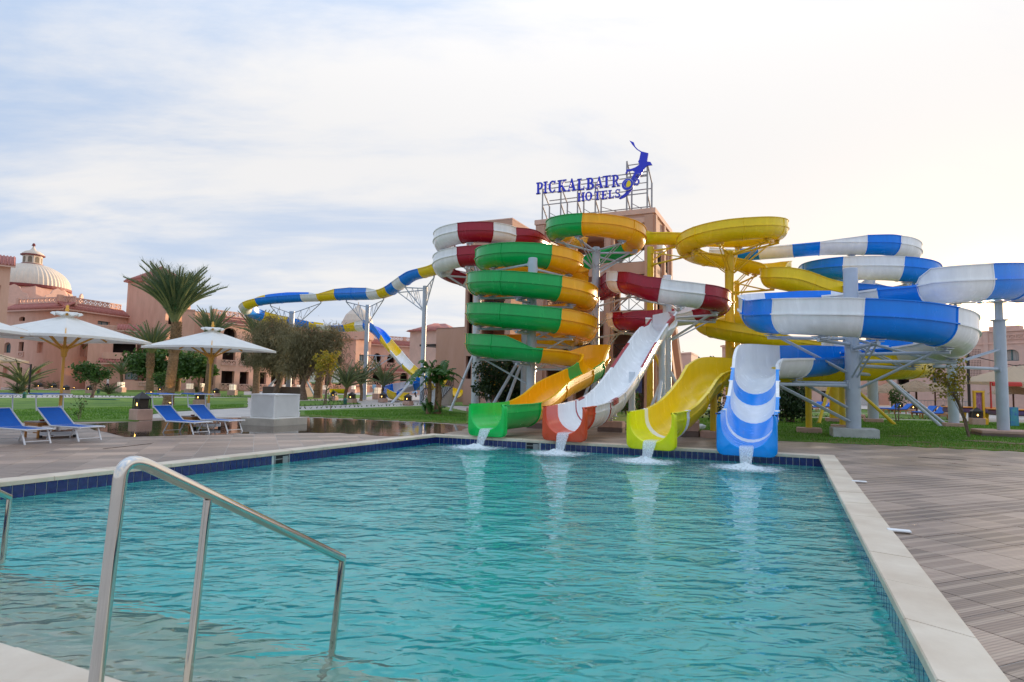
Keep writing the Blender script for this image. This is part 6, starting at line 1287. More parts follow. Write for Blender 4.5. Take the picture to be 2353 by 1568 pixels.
# ------------------------------------------------------------------ planting
M_palm = mat('palm_leaf', (0.075, 0.14, 0.07), .5, .3, 1.5, col2=(0.18, 0.27, 0.15), trans=.25); M_palm2 = mat('young_palm_leaf', (0.06, 0.15, 0.03), .5, .3, 1.5, col2=(0.12, 0.24, 0.06), trans=.3)
M_rach = mat('palm_rachis', (0.18, 0.20, 0.08), .6, .2, 3); M_bark = mat('palm_bark', (0.15, 0.085, 0.045), .95, .4, 6, .6, 30, col2=(0.36, 0.22, 0.12)); M_boot = mat('palm_boot', (0.16, 0.095, 0.05), .9, .4, 3, col2=(0.36, 0.23, 0.13))
M_trunk = mat('tree_bark', (0.13, 0.085, 0.06), .95, .35, 6, .6, 30, col2=(0.26, 0.18, 0.13)); M_feather = mat('feathery_leaf', (0.14, 0.125, 0.06), .8, .35, 1.2, col2=(0.30, 0.25, 0.13), trans=.25); M_leaf = mat('green_leaf', (0.035, 0.085, 0.015), .6, .35, 2, col2=(0.09, 0.18, 0.03), trans=.3)
M_dleaf = mat('dark_leaf', (0.014, 0.035, 0.010), .6, .35, 2, col2=(0.04, 0.085, 0.02), trans=.2); M_ban = mat('banana_leaf', (0.03, 0.11, 0.015), .4, .3, 2, col2=(0.09, 0.22, 0.03), trans=.3); M_yel = mat('yellow_flower', (0.75, 0.45, 0.01), .7, .2, 4); M_ylf = mat('yellow_leaf', (0.22, 0.20, 0.02), .6, .4, 3, col2=(0.42, 0.34, 0.03), trans=.3); M_pinkf = mat('pink_flower', (0.55, 0.06, 0.10), .7, .2)
FR = []
def frond_mesh(L, droop, nleaf, ll, seed):
    rs = random.Random(seed); mb = MB(); pts = []
    for i in range(11): q = i / 10; pts.append(Vector((L * q * (1 - .12 * droop * q), 0, -droop * L * .55 * q ** 2.1)))
    def at(q): x = min(q, .999) * 10; k = int(x); return pts[k].lerp(pts[k + 1], x - k)
    mb.tube(pts, [.045 * (1 - .8 * i / 10) for i in range(11)], 5, cap=False); mb.mi = 1
    for i in range(nleaf):
        q = .14 + .86 * i / nleaf; p = at(q); t = (at(min(.999, q + .05)) - at(max(0, q - .05))).normalized()
        for s in (-1, 1):
            l = ll * (.45 + .55 * math.sin(math.pi * min(1, q * .95 + .12))) * rs.uniform(.8, 1.1); an = R(68 - 30 * q + rs.uniform(-8, 8)); v = rs.uniform(.1, .5)
            d = (t * math.cos(an) + Vector((0, s, 0)) * math.sin(an) * .8 + Vector((0, 0, v * .75))).normalized(); w = t * .016 * l; e = p + d * l - Vector((0, 0, .18 * l * l)); m = p + d * l * .55
            mb.add([p - w * .7, p + w * .7, m + w * 1.15, e, m - w * 1.15], [(0, 1, 2, 3, 4)])
    return mb
def palm_fronds(t, top, n, L, up0, up1, mleaf, seed, droop=.55, nleaf=34, ll=.75, tilt=Vector((0, 0, 0))):
    rs = random.Random(seed); mes = []
    for k in range(4):
        mb = frond_mesh(1.0, droop * (.6 + .35 * k), nleaf, ll / L, seed + k); me = bpy.data.meshes.new('frond'); me.from_pydata([tuple(v) for v in mb.v], [], mb.f); me.materials.append(M_rach); me.materials.append(mleaf); me.polygons.foreach_set('material_index', mb.m); me.update(); mes.append(me)
    for i in range(n):
        q = (i + .5) / n; az = i * 2.39996 + rs.uniform(-.25, .25); el = up1 + (up0 - up1) * q ** .8 + rs.uniform(-.1, .1)
        o = bpy.data.objects.new('frond', mes[rs.randrange(4)] if q < .75 else mes[min(3, 2 + rs.randrange(2))]); COL.objects.link(o); o.parent = t; s = L * rs.uniform(.82, 1.08) * (1 - .12 * (1 - q))
        o.location = Vector(top) - t.location + tilt * 0; o.rotation_euler = (rs.uniform(-.35, .35), -el, az); o.scale = (s, s, s)
def palm_trunk(t, base, top, r0, r1, boots=True, seed=1):
    rs = random.Random(seed); mb = MB(); base = Vector(base); top = Vector(top); n = 16; pts = []; rad = []
    for i in range(n + 1): q = i / n; pts.append(base.lerp(top, q) + Vector((.10 * math.sin(q * 3 + seed), .08 * math.sin(q * 2), 0))); rad.append((r0 + (r1 - r0) * q) * (1.22 if i == 0 else 1) * (1 + .05 * (i % 2)))
    mb.tube(pts, rad, 12); mb.build('trunk', M_bark, t)
    mb = MB(); H = (top - base).length; k = 0; z = .1
    while z < H:
        q = z / H; c = pts[min(n - 1, int(q * n))].lerp(pts[min(n, int(q * n) + 1)], q * n - int(q * n)); r = r0 + (r1 - r0) * q; up = q > .6
        for a_ in range(9):
            a = a_ * 6.283 / 9 + k * .35 + rs.uniform(-.08, .08); d = Vector((math.cos(a), math.sin(a), 0)); s_ = Vector((-math.sin(a), math.cos(a), 0)); wdt = r * .36; o = r * (1.0 if not up else 1.02); out = r * (.14 if not up else .42) * rs.uniform(.7, 1.2); hh = r * (.42 if not up else .75)
            p = c + d * o * .92; mb.add([p - s_ * wdt, p + s_ * wdt, p + s_ * wdt * .6 + d * out + Vector((0, 0, hh)), p - s_ * wdt * .6 + d * out + Vector((0, 0, hh)), p - d * r * .2 + Vector((0, 0, hh * 1.25))], [(0, 1, 2, 3), (3, 2, 4), (1, 4, 2), (0, 3, 4)])
        z += r * (.52 if not up else .62); k += 1
    mb.build('leaf_bases', M_boot, t, kind='stuff')
def palm(px, py, d, ztrunk, n, L, r, label, m=M_palm, up=(1.45, .35), seed=3, lean=0.0, trunk=True, nleaf=34, ll=.7, droop=.5):
    b = Wp(px, ztrunk, d); b.z = 0; t = thing('date_palm', label, 'palm tree', b, 'date palms'); top = b + Vector((lean, 0, ztrunk))
    if trunk: palm_trunk(t, b, top, r, r * .85, seed=seed)
    palm_fronds(t, top, n, L, up[0], up[1], m, seed, droop, nleaf, ll); return t
palm(401, 931, 39.5, 5.35, 76, 4.1, .31, 'tallest date palm with thick shaggy trunk between the two parasols', up=(1.54, 1.08), seed=5, nleaf=70, ll=1.0, droop=.5)
palm(347, 902, 70, 4.5, 44, 4.2, .4, 'second date palm left of the tallest palm', up=(1.5, .85), seed=8, ll=.75, droop=.4)
palm(486, 906, 72, 6.6, 42, 4.2, .4, 'date palm rising behind the second parasol', up=(1.5, .85), seed=11, ll=.75, droop=.35)
palm(176, 891, 92, 4.9, 22, 4.4, .5, 'date palm behind the nearest parasol canopy', up=(1.5, .8), seed=14, ll=.8, droop=.3)
palm(412, 905, 86, 4.0, 20, 4.0, .4, 'small palm half hidden behind the tallest palm trunk', up=(1.4, .3), seed=17, ll=.8)
palm(592, 905, 80, 7.4, 34, 4.6, .42, 'palm crown poking out left of the feathery trees', up=(1.5, .5), seed=20, ll=.8, droop=.4)
palm(735, 910, 64, 2.9, 14, 2.0, .42, 'short palm trunk right of the feathery trees', up=(1.3, .2), seed=23, m=M_dleaf)
palm(279, 897, 78, 2.2, 16, 2.6, .16, 'young palm in front of the balcony bay', up=(1.5, .5), seed=26, ll=.5)
palm(796, 921, 52, 1.3, 22, 2.7, .14, 'young dark palm left of the domed pavilion column', up=(1.5, .5), seed=29, m=M_dleaf, ll=.55)
palm(829, 915, 58, 1.6, 22, 2.6, .14, 'young palm at the foot of the middle truss column', up=(1.5, .45), seed=32, m=M_dleaf, ll=.5)
palm(881, 915, 60, 1.5, 18, 3.0, .14, 'young palm behind the two standing people', up=(1.5, .45), seed=35, m=M_palm2, ll=.5)
palm(52, 900, 62, .8, 18, 3.6, .2, 'leaning young palm under the beige shade sail', up=(1.35, .5), seed=38, m=M_palm2, ll=.55)
def cycad(px, py, L, label, m=M_dleaf, seed=1, n=22):
    b = G(px, py); t = thing('cycad', label, 'plant', b, 'low palm-like cycads on the lawns'); palm_fronds(t, b + Vector((0, 0, .12)), n, L, 1.35, .15, m, seed, .5, 24, .3 * L); mb = MB(); mb.lathe([(.12, 0), (.16, .1), (.08, .2)], b, 8); mb.build('stem', M_bark, t)
for i, (px, py, L, lb) in enumerate(((250, 907, 1.7, 'dark cycad beside the walking person'), (40, 905, 1.6, 'cycad below the leaning young palm'), (85, 893, 1.5, 'dark cycad near the leftmost lantern'), (117, 894, 1.4, 'dark cycad behind the parasol pole'), (452, 902, 1.5, 'cycad right of the tallest palm'), (581, 903, 1.5, 'cycad left of the feathery trees'), (716, 906, 1.4, 'cycad between tree trunks and trough'))): cycad(px, py, L, lb, seed=50 + i)
# feathery trees and broadleaf trees
def tree(name, px, d, zc, rx, rz, label, mleaf, nleaf, lsize, trunks, seed, px2=None, group='garden trees', nb=9, hang=0.3, r0=.16, lobes=9, holes=.0, flower=None):
    rs = random.Random(seed); b = Wp(px, 0.5, d); b.z = 0; c = Wp(px2 or px, zc, d); t = thing(name, label, 'tree', b, group); mb = MB(); tips = []
    for k in range(trunks):
        a0 = b + Vector((rs.uniform(-.15, .15), rs.uniform(-.1, .1), 0)); e = c + Vector((rs.uniform(-.6, .6) * rx * .6, rs.uniform(-.5, .5) * rx * .5, -rz * .45)); pts = [a0.lerp(e, q) + Vector((rs.uniform(-.12, .12) * rx * .4, rs.uniform(-.1, .1), 0)) * math.sin(q * 3.14) for q in (0, .2, .4, .6, .8, 1)]
        mb.tube(pts, [r0 * (1.25 - .85 * q) for q in (0, .2, .4, .6, .8, 1)], 8)
        for j in range(nb):
            s = pts[rs.randrange(2, 6)]; th = rs.uniform(0, 6.283); rr = rs.uniform(.3, .98); f = Vector((math.cos(th) * rx * rr, math.sin(th) * rx * rr * .8, rs.uniform(-.55, .95) * rz)); e2 = c + f; m_ = s.lerp(e2, .5) + Vector((rs.uniform(-.2, .2), rs.uniform(-.2, .2), .25)) * rx * .3; mb.tube([s, m_, e2], [r0 * .42, r0 * .25, r0 * .07], 5, cap=False); tips.append((s, m_, e2))
    mb.build('trunk', M_trunk, t)
    cl = []
    for (s, m_, e2) in tips:
        for q in (.55, .75, .95, 1.05): cl.append(s.lerp(m_, q * 2) if q < .5 else m_.lerp(e2, q * 2 - 1))
    for k in range(lobes * 4):
        th = rs.uniform(0, 6.283); ph = math.acos(rs.uniform(-.75, 1)); rr = rs.uniform(.55, 1.0) ** .6; cl.append(c + Vector((math.sin(ph) * math.cos(th) * rx, math.sin(ph) * math.sin(th) * rx * .85, math.cos(ph) * rz)) * rr)
    mb = MB(); fl = MB(); per = max(4, nleaf // len(cl))
    for p in cl:
        cr_ = rx * (rs.uniform(.09, .20) if hang < .5 else rs.uniform(.10, .30))
        for k in range(per):
            v = Vector((rs.gauss(0, 1), rs.gauss(0, 1), rs.gauss(0, .8))) * cr_ * .75; q = p + v; dr = Vector((rs.uniform(-1, 1), rs.uniform(-1, 1), rs.uniform(-.9, .8) - hang)).normalized(); l = lsize * rs.uniform(.6, 1.3); sd = dr.orthogonal().normalized(); sd = (sd * math.cos(k) + dr.cross(sd) * math.sin(k)); w = l * (.055 if hang > .5 else .3)
            mb.add([q, q + dr * l * .5 + sd * w, q + dr * l, q + dr * l * .5 - sd * w], [(0, 1, 2, 3)])
            if flower and rs.random() < flower[1]: fl.add([q, q + sd * lsize * .5, q + sd * lsize * .4 + Vector((0, 0, lsize * .45))], [(0, 1, 2)])
    mb.build('crown', mleaf, t)
    if flower: fl.build('flowers', flower[0], t, kind='stuff')
    return t
tree('feathery_tree', 632, 66, 5.2, 3.4, 3.1, 'left feathery tamarisk tree with leaning trunk', M_feather, 20000, .55, 1, 101, px2=632, hang=.7, nb=20, r0=.34, lobes=10)
tree('feathery_tree', 697, 58, 4.3, 3.2, 2.5, 'right feathery tamarisk tree with forked trunk', M_feather, 20000, .5, 2, 102, px2=722, hang=.7, nb=16, r0=.26, lobes=9)
tree('broadleaf_tree', 376, 82, 3.6, 4.2, 2.1, 'round green tree behind the second and tallest palms', M_leaf, 6000, .5, 2, 103, group='garden trees', r0=.2)
tree('broadleaf_tree', 455, 80, 3.3, 2.3, 1.7, 'loose green tree in front of the link block', M_leaf, 2600, .45, 1, 104, r0=.16)
tree('shrub', 212, 52, 2.0, 1.5, .9, 'pink flowering shrub right of the nearest parasol pole', M_leaf, 2200, .22, 2, 105, r0=.06, flower=(M_pinkf, .03), group='flowering shrubs')
tree('shrub', 376, 60, 1.6, 1.0, .8, 'small green shrub left of the tallest palm trunk', M_leaf, 1200, .25, 2, 106, r0=.05, group='flowering shrubs')
tree('shrub', 747, 46, 3.2, 1.0, .8, 'spindly shrub with yellow blossom before the arcade', M_ylf, 900, .2, 3, 107, r0=.04, flower=(M_yel, .25), group='flowering shrubs')
tree('shrub', 1140, 36, 2.1, 1.05, 1.5, 'tall yellow flowering shrub behind the green chute', M_dleaf, 2400, .2, 4, 108, r0=.04, px2=1128, flower=(M_yel, .05), group='flowering shrubs')
tree('shrub', 1170, 38, 1.7, 1.3, 1.5, 'dark leafy clump under the green spiral', M_dleaf, 1800, .4, 3, 109, r0=.06, group='flowering shrubs')
tree('shrub', 1815, 32.5, 1.0, .95, 1.05, 'dense dark bush right of the blue chute', M_dleaf, 4200, .16, 4, 110, r0=.05, group='flowering shrubs', lobes=20)
tree('small_tree', 2217, 24, 2.2, .75, 1.1, 'thin young tree with yellow green leaves left of the right column', M_ylf, 900, .13, 2, 111, px2=2178, r0=.035, group='garden trees', nb=12, flower=(M_yel, .06))
tree('shrub', 2065, 36, 1.5, .55, .6, 'little green shrub near the far path lantern', M_leaf, 500, .14, 2, 112, r0=.03, group='flowering shrubs')
tree('shrub', 1445, 27.5, .9, .5, .6, 'small flowering bush under the white chute', M_leaf, 700, .12, 2, 113, r0=.03, flower=(M_pinkf, .06), group='flowering shrubs')
tree('shrub', 1653, 24, .8, .55, .8, 'twiggy bush beside the yellow post', M_dleaf, 500, .12, 3, 114, r0=.02, group='flowering shrubs')
tree('broadleaf_tree', 1628, 96, 4.6, 2.6, 1.8, 'far tree right of the small pink house', M_dleaf, 2600, .5, 2, 115, r0=.2)
tree('broadleaf_tree', 1650, 104, 4.8, 2.6, 2.0, 'far tree left of the parapet house', M_dleaf, 2600, .5, 2, 116, r0=.2)
tree('broadleaf_tree', 1580, 100, 5.6, 2.6, 1.6, 'far tree top above the small pink house', M_leaf, 2000, .5, 1, 117, r0=.2)
tree('shrub', 760, 34, 1.1, .25, .7, 'leafless looking sapling on the middle lawn', M_leaf, 60, .1, 1, 118, r0=.02, group='flowering shrubs', nb=3, lobes=2)
tree('shrub', 180, 24, .55, .3, .5, 'sparse flower seedling on the left lawn', M_leaf, 90, .07, 3, 119, r0=.012, group='flowering shrubs', nb=3, lobes=2, flower=(M_pinkf, .08))
# banana plant
bb_ = G(990, 953); bt = thing('banana_plant', 'tall banana plant with torn drooping leaves on the middle lawn', 'plant', bb_); rs = random.Random(5)
for k, (dx, dy, h) in enumerate(((-.15, 0, 2.5), (.4, .1, 2.2), (.2, .5, 1.8))):
    c0_ = bb_ + Vector((dx, dy, 0)); mb = MB(); mb.tube([c0_, c0_ + Vector((.05, 0, h * .5)), c0_ + Vector((.02, 0, h))], [.14, .12, .08], 9); mb.build('stem', M_bark, bt)
def bleaf(p, az, el, L, w, droop, seed):
    rs = random.Random(seed); mb = MB(); d = Vector((math.cos(az) * math.cos(el), math.sin(az) * math.cos(el), math.sin(el))); s = Vector((-math.sin(az), math.cos(az), 0)); pts = []; n = 14
    for i in range(n + 1): q = i / n; pts.append(p + d * L * q - Vector((0, 0, droop * L * q ** 2.2)))
    for i in range(1, n):
        q = i / n; ww = w * math.sin(math.pi * min(1, q * .9 + .1)) ** .7; t = (pts[i + 1] - pts[i - 1]).normalized(); hl = (pts[i + 1] - pts[i]).length * .93
        for sg in (-1, 1):
            dr = rs.uniform(.15, .9) * ww; a, b = pts[i], pts[i] + t * hl; e = s * sg * ww - Vector((0, 0, dr)); mb.add([a, b, b + e * .6 + Vector((0, 0, dr * .25)), b + e * rs.uniform(.85, 1.1), a + e * rs.uniform(.85, 1.1), a + e * .6 + Vector((0, 0, dr * .25))], [(0, 1, 2, 5), (5, 2, 3, 4)])
    mb.tube(pts, [.03 * (1 - .8 * i / n) for i in range(n + 1)], 5); mb.build('leaf', M_ban, bt)
k = 0
for (dx, dy, h) in ((-.15, 0, 2.5), (.4, .1, 2.2), (.2, .5, 1.8)):
    for j in range(8): bleaf(bb_ + Vector((dx, dy, h - .1)), rs.uniform(0, 6.28), rs.uniform(.3, 1.45), rs.uniform(1.3, 2.1), rs.uniform(.22, .32), rs.uniform(.2, .9), 200 + k); k += 1
for j in range(9): bleaf(bb_ + Vector((rs.uniform(-.5, .7), rs.uniform(-.4, .4), .1)), rs.uniform(0, 6.28), rs.uniform(.5, 1.3), rs.uniform(.8, 1.3), .18, rs.uniform(.1, .4), 300 + j)
# seedlings along the path edges
mb = MB(); rs = random.Random(9)
for (a, b, n) in (((690, 941), (1000, 930), 34), ((0, 913), (560, 912), 60), ((690, 920), (830, 927), 16), ((1842, 957.5), (2200, 967), 30), ((690, 934), (830, 929.5), 14)):
    A, B = G(*a), G(*b)
    for i in range(n):
        p = A.lerp(B, (i + rs.uniform(-.2, .2)) / n); 
        for q in range(5): an = rs.uniform(0, 6.28); h = rs.uniform(.12, .26); mb.add([p + Vector((.03 * math.cos(an), .03 * math.sin(an), .02)), p + Vector((-.03 * math.cos(an), -.03 * math.sin(an), .02)), p + Vector((.13 * math.sin(an), .13 * math.cos(an), h))], [(0, 1, 2)])
o = mb.build('seedlings', M_leaf, kind='stuff'); tag(o, 'tiny hedge seedlings planted along the path edges', 'plants')
# ------------------------------------------------------------------ people, right-hand terrace, odds and ends
M_skin = mat('skin', (0.30, 0.16, 0.10), .6, .1); M_hair = mat('hair', (0.02, 0.015, 0.012), .7, .2); CL = {'blue': mat('light_blue_cloth', (0.30, 0.50, 0.72), .9, .1, 6), 'white': mat('white_cloth', (0.78, 0.78, 0.78), .9, .08, 6), 'dark': mat('dark_cloth', (0.03, 0.03, 0.04), .9, .2, 6), 'grey': mat('grey_cloth', (0.42, 0.44, 0.47), .9, .1, 6)}
def person(loc, face, label, top, legs, pose='stand', scale=1.0):
    """one continuous skinned body; face = heading in radians"""
    t = thing('person', label, 'person', loc)
    if pose == 'stand': J = dict(pel=(0, 0, .95), chest=(0, .02, 1.32), neck=(0, .02, 1.5), head=(0, .04, 1.66), crown=(0, .03, 1.74), ls=(-.18, 0, 1.42), le=(-.24, -.02, 1.15), lw=(-.2, .12, .95), lh=(-.19, .16, .88), rs=(.18, 0, 1.42), re=(.25, -.03, 1.15), rw=(.22, .1, .93), rh=(.21, .13, .86), lk=(-.1, .03, .5), lf=(-.1, 0, .08), lt=(-.1, .14, .04), rk=(.11, .02, .5), rf=(.12, -.02, .08), rt=(.12, .12, .04))
    elif pose == 'walk': J = dict(pel=(0, 0, .94), chest=(0, .05, 1.32), neck=(0, .07, 1.5), head=(0, .1, 1.65), crown=(0, .1, 1.73), ls=(-.18, .04, 1.42), le=(-.24, -.14, 1.2), lw=(-.2, -.14, .98), lh=(-.2, -.12, .9), rs=(.18, .04, 1.42), re=(.25, .16, 1.2), rw=(.2, .36, 1.08), rh=(.19, .43, 1.06), lk=(-.09, .2, .53), lf=(-.09, .28, .1), lt=(-.09, .42, .07), rk=(.1, -.06, .5), rf=(.1, -.34, .14), rt=(.1, -.24, .06))
    else: J = dict(pel=(0, -.1, .42), chest=(0, .22, .72), neck=(0, .34, .84), head=(0, .44, .93), crown=(0, .48, 1.0), ls=(-.18, .26, .78), le=(-.22, .44, .56), lw=(-.16, .58, .42), lh=(-.15, .63, .36), rs=(.18, .26, .78), re=(.22, .46, .56), rw=(.15, .6, .42), rh=(.14, .65, .36), lk=(-.14, .28, .5), lf=(-.12, .02, .08), lt=(-.12, .16, .04), rk=(.15, .26, .48), rf=(.14, 0, .08), rt=(.14, .14, .04))
    E_ = [('pel', 'chest'), ('chest', 'neck'), ('neck', 'head'), ('head', 'crown'), ('chest', 'ls'), ('ls', 'le'), ('le', 'lw'), ('lw', 'lh'), ('chest', 'rs'), ('rs', 're'), ('re', 'rw'), ('rw', 'rh'), ('pel', 'lk'), ('lk', 'lf'), ('lf', 'lt'), ('pel', 'rk'), ('rk', 'rf'), ('rf', 'rt')]
    RD = dict(pel=.16, chest=.17, neck=.065, head=.11, crown=.08, ls=.075, le=.055, lw=.04, lh=.045, rs=.075, re=.055, rw=.04, rh=.045, lk=.075, lf=.055, lt=.045, rk=.075, rf=.055, rt=.045)
    names = list(J); me = bpy.data.meshes.new('body'); me.from_pydata([J[n] for n in names], [(names.index(a), names.index(b)) for a, b in E_], []); o = bpy.data.objects.new('body', me); COL.objects.link(o); o.parent = t
    sk = o.modifiers.new('skin', 'SKIN'); 
    for i, n in enumerate(names): sv = me.skin_vertices[0].data[i]; sv.radius = (RD[n], RD[n] * (.72 if n in ('pel', 'chest') else 1)); sv.use_root = (n == 'pel')
    o.modifiers.new('sub', 'SUBSURF').levels = 2; o.modifiers['sub'].render_levels = 2
    dg = bpy.context.evaluated_depsgraph_get(); ev = o.evaluated_get(dg); m2 = bpy.data.meshes.new_from_object(ev); o.modifiers.clear(); o.data = m2
    m2.materials.clear()
    for m in (CL[top], CL[legs], M_skin, M_hair): m2.materials.append(m)
    hd = Vector(J['head'])
    for p in m2.polygons:
        c = p.center; k = 0; p.use_smooth = True
        if (c - hd).length < .2 and c.z > J['neck'][2] - .02: k = 2 if (c.y > hd.y - .01 and c.z < hd.z + .07) else 3
        elif min((c - Vector(J['lh'])).length, (c - Vector(J['rh'])).length) < .12: k = 2
        elif c.z < J['pel'][2] - .06 or min((c - Vector(J['lk'])).length, (c - Vector(J['rk'])).length) < .16: k = 1
        p.material_index = k
    mb = MB(); hw = t.location
    for s in (-1, 1):        # ears and nose
        mb.lathe([(.0, -.025), (.02, 0), (0, .025)], hw + hd + Vector((s * .105, 0, 0)), 6)
    mb.lathe([(0, -.02), (.018, -.01), (0, .035)], hw + hd + Vector((0, .112, 0)), 6); f_ = mb.build('face', M_skin, t)
    mb = MB()
    for s in (-1, 1): mb.lathe([(0, -.012), (.014, 0), (0, .012)], hw + hd + Vector((s * .038, .098, .02)), 6)
    mb.build('eyes', M_hair, t)
    t.rotation_euler = (0, 0, face); t.scale = (scale,) * 3; return t
person(G(859, 909), R(170), 'person in light blue shirt standing with back to the pool', 'blue', 'grey', 'stand', 1.02); person(G(879, 905.5), R(30), 'person in white shirt and dark trousers beside the blue shirt', 'white', 'dark', 'stand'); person(G(957, 913), R(120), 'person in light blue crouching by a box light', 'blue', 'dark', 'crouch', 1.05); person(G(247, 896), R(95), 'person in white shirt walking past the flowering shrub', 'white', 'dark', 'walk', 1.02); person(G(624, 903), R(200), 'person in white walking behind the left feathery tree', 'white', 'grey', 'walk')
# thatched parasols
M_thatch = mat('thatch', (0.26, 0.17, 0.10), .95, .4, 8, .8, 60, col2=(0.42, 0.30, 0.19), aniso=(1, 1, 3)); M_dwood = mat('dark_wood', (0.10, 0.035, 0.02), .7, .3, 5)
def thatch(px, d, zt, r, label):
    b = Wp(px, 0, d); t = thing('thatched_parasol', label, 'parasol', b, 'thatched sunshades on the right terrace'); mb = MB(); rs = random.Random(int(px)); n = 36; vs = [(b.x, b.y, zt)]; fs = []
    for i in range(1, 7):
        for k in range(n): a = k * 6.283 / n; q = r * i / 6 * (1 + (rs.uniform(-.05, .05) if i == 6 else 0)); vs.append((b.x + q * math.cos(a), b.y + q * math.sin(a), zt - (i / 6) ** 1.1 * .75 - rs.uniform(0, .06) - (.12 if i == 6 else 0)))
    fs = [(0, 1 + k, 1 + (k + 1) % n) for k in range(n)] + [(1 + i * n + k, 1 + (i + 1) * n + k, 1 + (i + 1) * n + (k + 1) % n, 1 + i * n + (k + 1) % n) for i in range(5) for k in range(n)]; mb.add(vs, fs); mb.build('thatch', M_thatch, t); mb = MB(); mb.tube([b, b + Vector((0, 0, zt - .1))], .07, 10); mb.build('post', M_dwood, t)
    for k in range(8): a = k * .785; mb = MB(); mb.bar(b + Vector((0, 0, zt - .15)), b + Vector((math.cos(a) * r * .92, math.sin(a) * r * .92, zt - .82)), .05); mb.build('rafter', M_dwood, t)
for px, d, zt, r, lb in ((2107, 47, 2.75, 1.75, 'thatched sunshade with dark post nearest the small tree'), (2050, 56, 2.75, 1.8, 'thatched sunshade behind the yellow flume end'), (2010, 60, 2.6, 1.8, 'thatched sunshade partly behind the thick grey column'), (2150, 58, 2.8, 1.8, 'thatched sunshade farther behind the small tree'), (1890, 60, 2.7, 1.9, 'thatched sunshade seen between bush and thick grey column'), (1945, 66, 2.7, 1.9, 'thatched sunshade right behind the thick grey column'), (2330, 56, 2.7, 1.9, 'thatched sunshade behind the colourful game stands')): thatch(px, d, zt, r, lb)
# wooden loungers
def wlounger():
    t = thing('wooden_lounger', 'x', 'sun lounger', (0, 0, 0), 'wooden loungers with blue pads'); mb = MB()
    for s in (-1, 1): mb.box((0, s * .3, .32), (1.95, .05, .07))
    for k in range(9): mb.box((-.9 + k * .14, 0, .35), (.1, .6, .02))
    mb.build('frame', M_wood, t)
    for x in (-.85, .75):
        for y in (-.28, .28): mb = MB(); mb.box((x, y, .15), (.06, .06, .3)); mb.build('leg', M_wood, t)
    mb = MB(); mb.box((-.3, 0, .41), (1.25, .56, .09), bev=.02); mb.box((.6, 0, .62), (.72, .56, .08), 0, 0, R(-38), bev=.02); mb.build('cushion', M_sling, t); mb = MB(); mb.box((.6, 0, .56), (.75, .6, .03), 0, 0, R(-38)); mb.build('backrest', M_wood, t); return t
wl0 = wlounger(); first = True
for px, d, an, lb in ((2125, 43, 20, 'wooden lounger under the nearest thatched sunshade'), (2150, 41.5, 20, 'wooden lounger right of the sunshade post, nearest the lawn'), (2070, 50, 10, 'wooden lounger behind the far path lantern'), (2045, 52, 10, 'wooden lounger left of the far path lantern'), (1870, 52, 30, 'wooden lounger seen left of the thick grey column'), (1900, 55, 30, 'wooden lounger between yellow posts under blue loop'), (1850, 58, 30, 'wooden lounger just right of the dense dark bush')):
    o = wl0 if first else copy_tree(wl0); first = False; p = Wp(px, 0, d); o.location = p; o.rotation_euler = (0, 0, R(an)); o['label'] = lb
# shade sails
M_sail = mat('beige_sail', (0.60, 0.46, 0.32), .9, .06, 2, trans=.3)
def sail(pts, hub, label, posts):
    t = thing('shade_sail', label, 'canopy', (hub.x, hub.y, 0), 'beige shade sails'); mb = MB(); n = len(pts); vs = [hub]; fs = []
    for i in range(n):
        a, b = pts[i], pts[(i + 1) % n]
        for k in range(5):
            q = k / 5; p = a.lerp(b, q); c = Vector((hub.x, hub.y, p.z)); vs.append(p.lerp(c, .18 * 4 * q * (1 - q)))
    m_ = n * 5
    for i in range(m_): fs.append((0, 1 + i, 1 + (i + 1) % m_))
    mb.add(vs, fs); mb.build('canopy', M_sail, t); mb = MB(); mb.add([v for v in vs[1:]] + [v - Vector((0, 0, .16)) for v in vs[1:]], [(i, (i + 1) % m_, m_ + (i + 1) % m_, m_ + i) for i in range(m_)]); mb.build('hem', M_sail, t)
    for p, z in posts: mb = MB(); mb.tube([(p.x, p.y, 0), (p.x, p.y, z)], .09, 10); mb.tube([(p.x, p.y, z - .1), hub], .03, 5); mb.build('post', M_iron, t)
sail([Wp(2194, 2.55, 41), Wp(2300, 2.55, 37), Wp(2420, 2.6, 41), Wp(2290, 2.6, 47)], Wp(2330, 3.75, 42), 'beige pointed shade sail behind the right column', [(Wp(2229, 0, 40.5), 4.4), (Wp(2420, 0, 41), 4.0)])
sail([Wp(2270, 2.6, 52), Wp(2380, 2.6, 48), Wp(2480, 2.6, 54), Wp(2330, 2.6, 60)], Wp(2345, 4.4, 53), 'farther beige shade sail above the game stands', [(Wp(2300, 0, 54), 4.0)])
sail([Wp(67, 3.2, 62), Wp(-30, 3.2, 56), Wp(-130, 3.2, 62), Wp(-30, 3.2, 68)], Wp(-30, 4.2, 62), 'beige shade sail entering at the left edge', [(Wp(38, 0, 62), 3.4), (Wp(66, 0, 60), 2.9)])
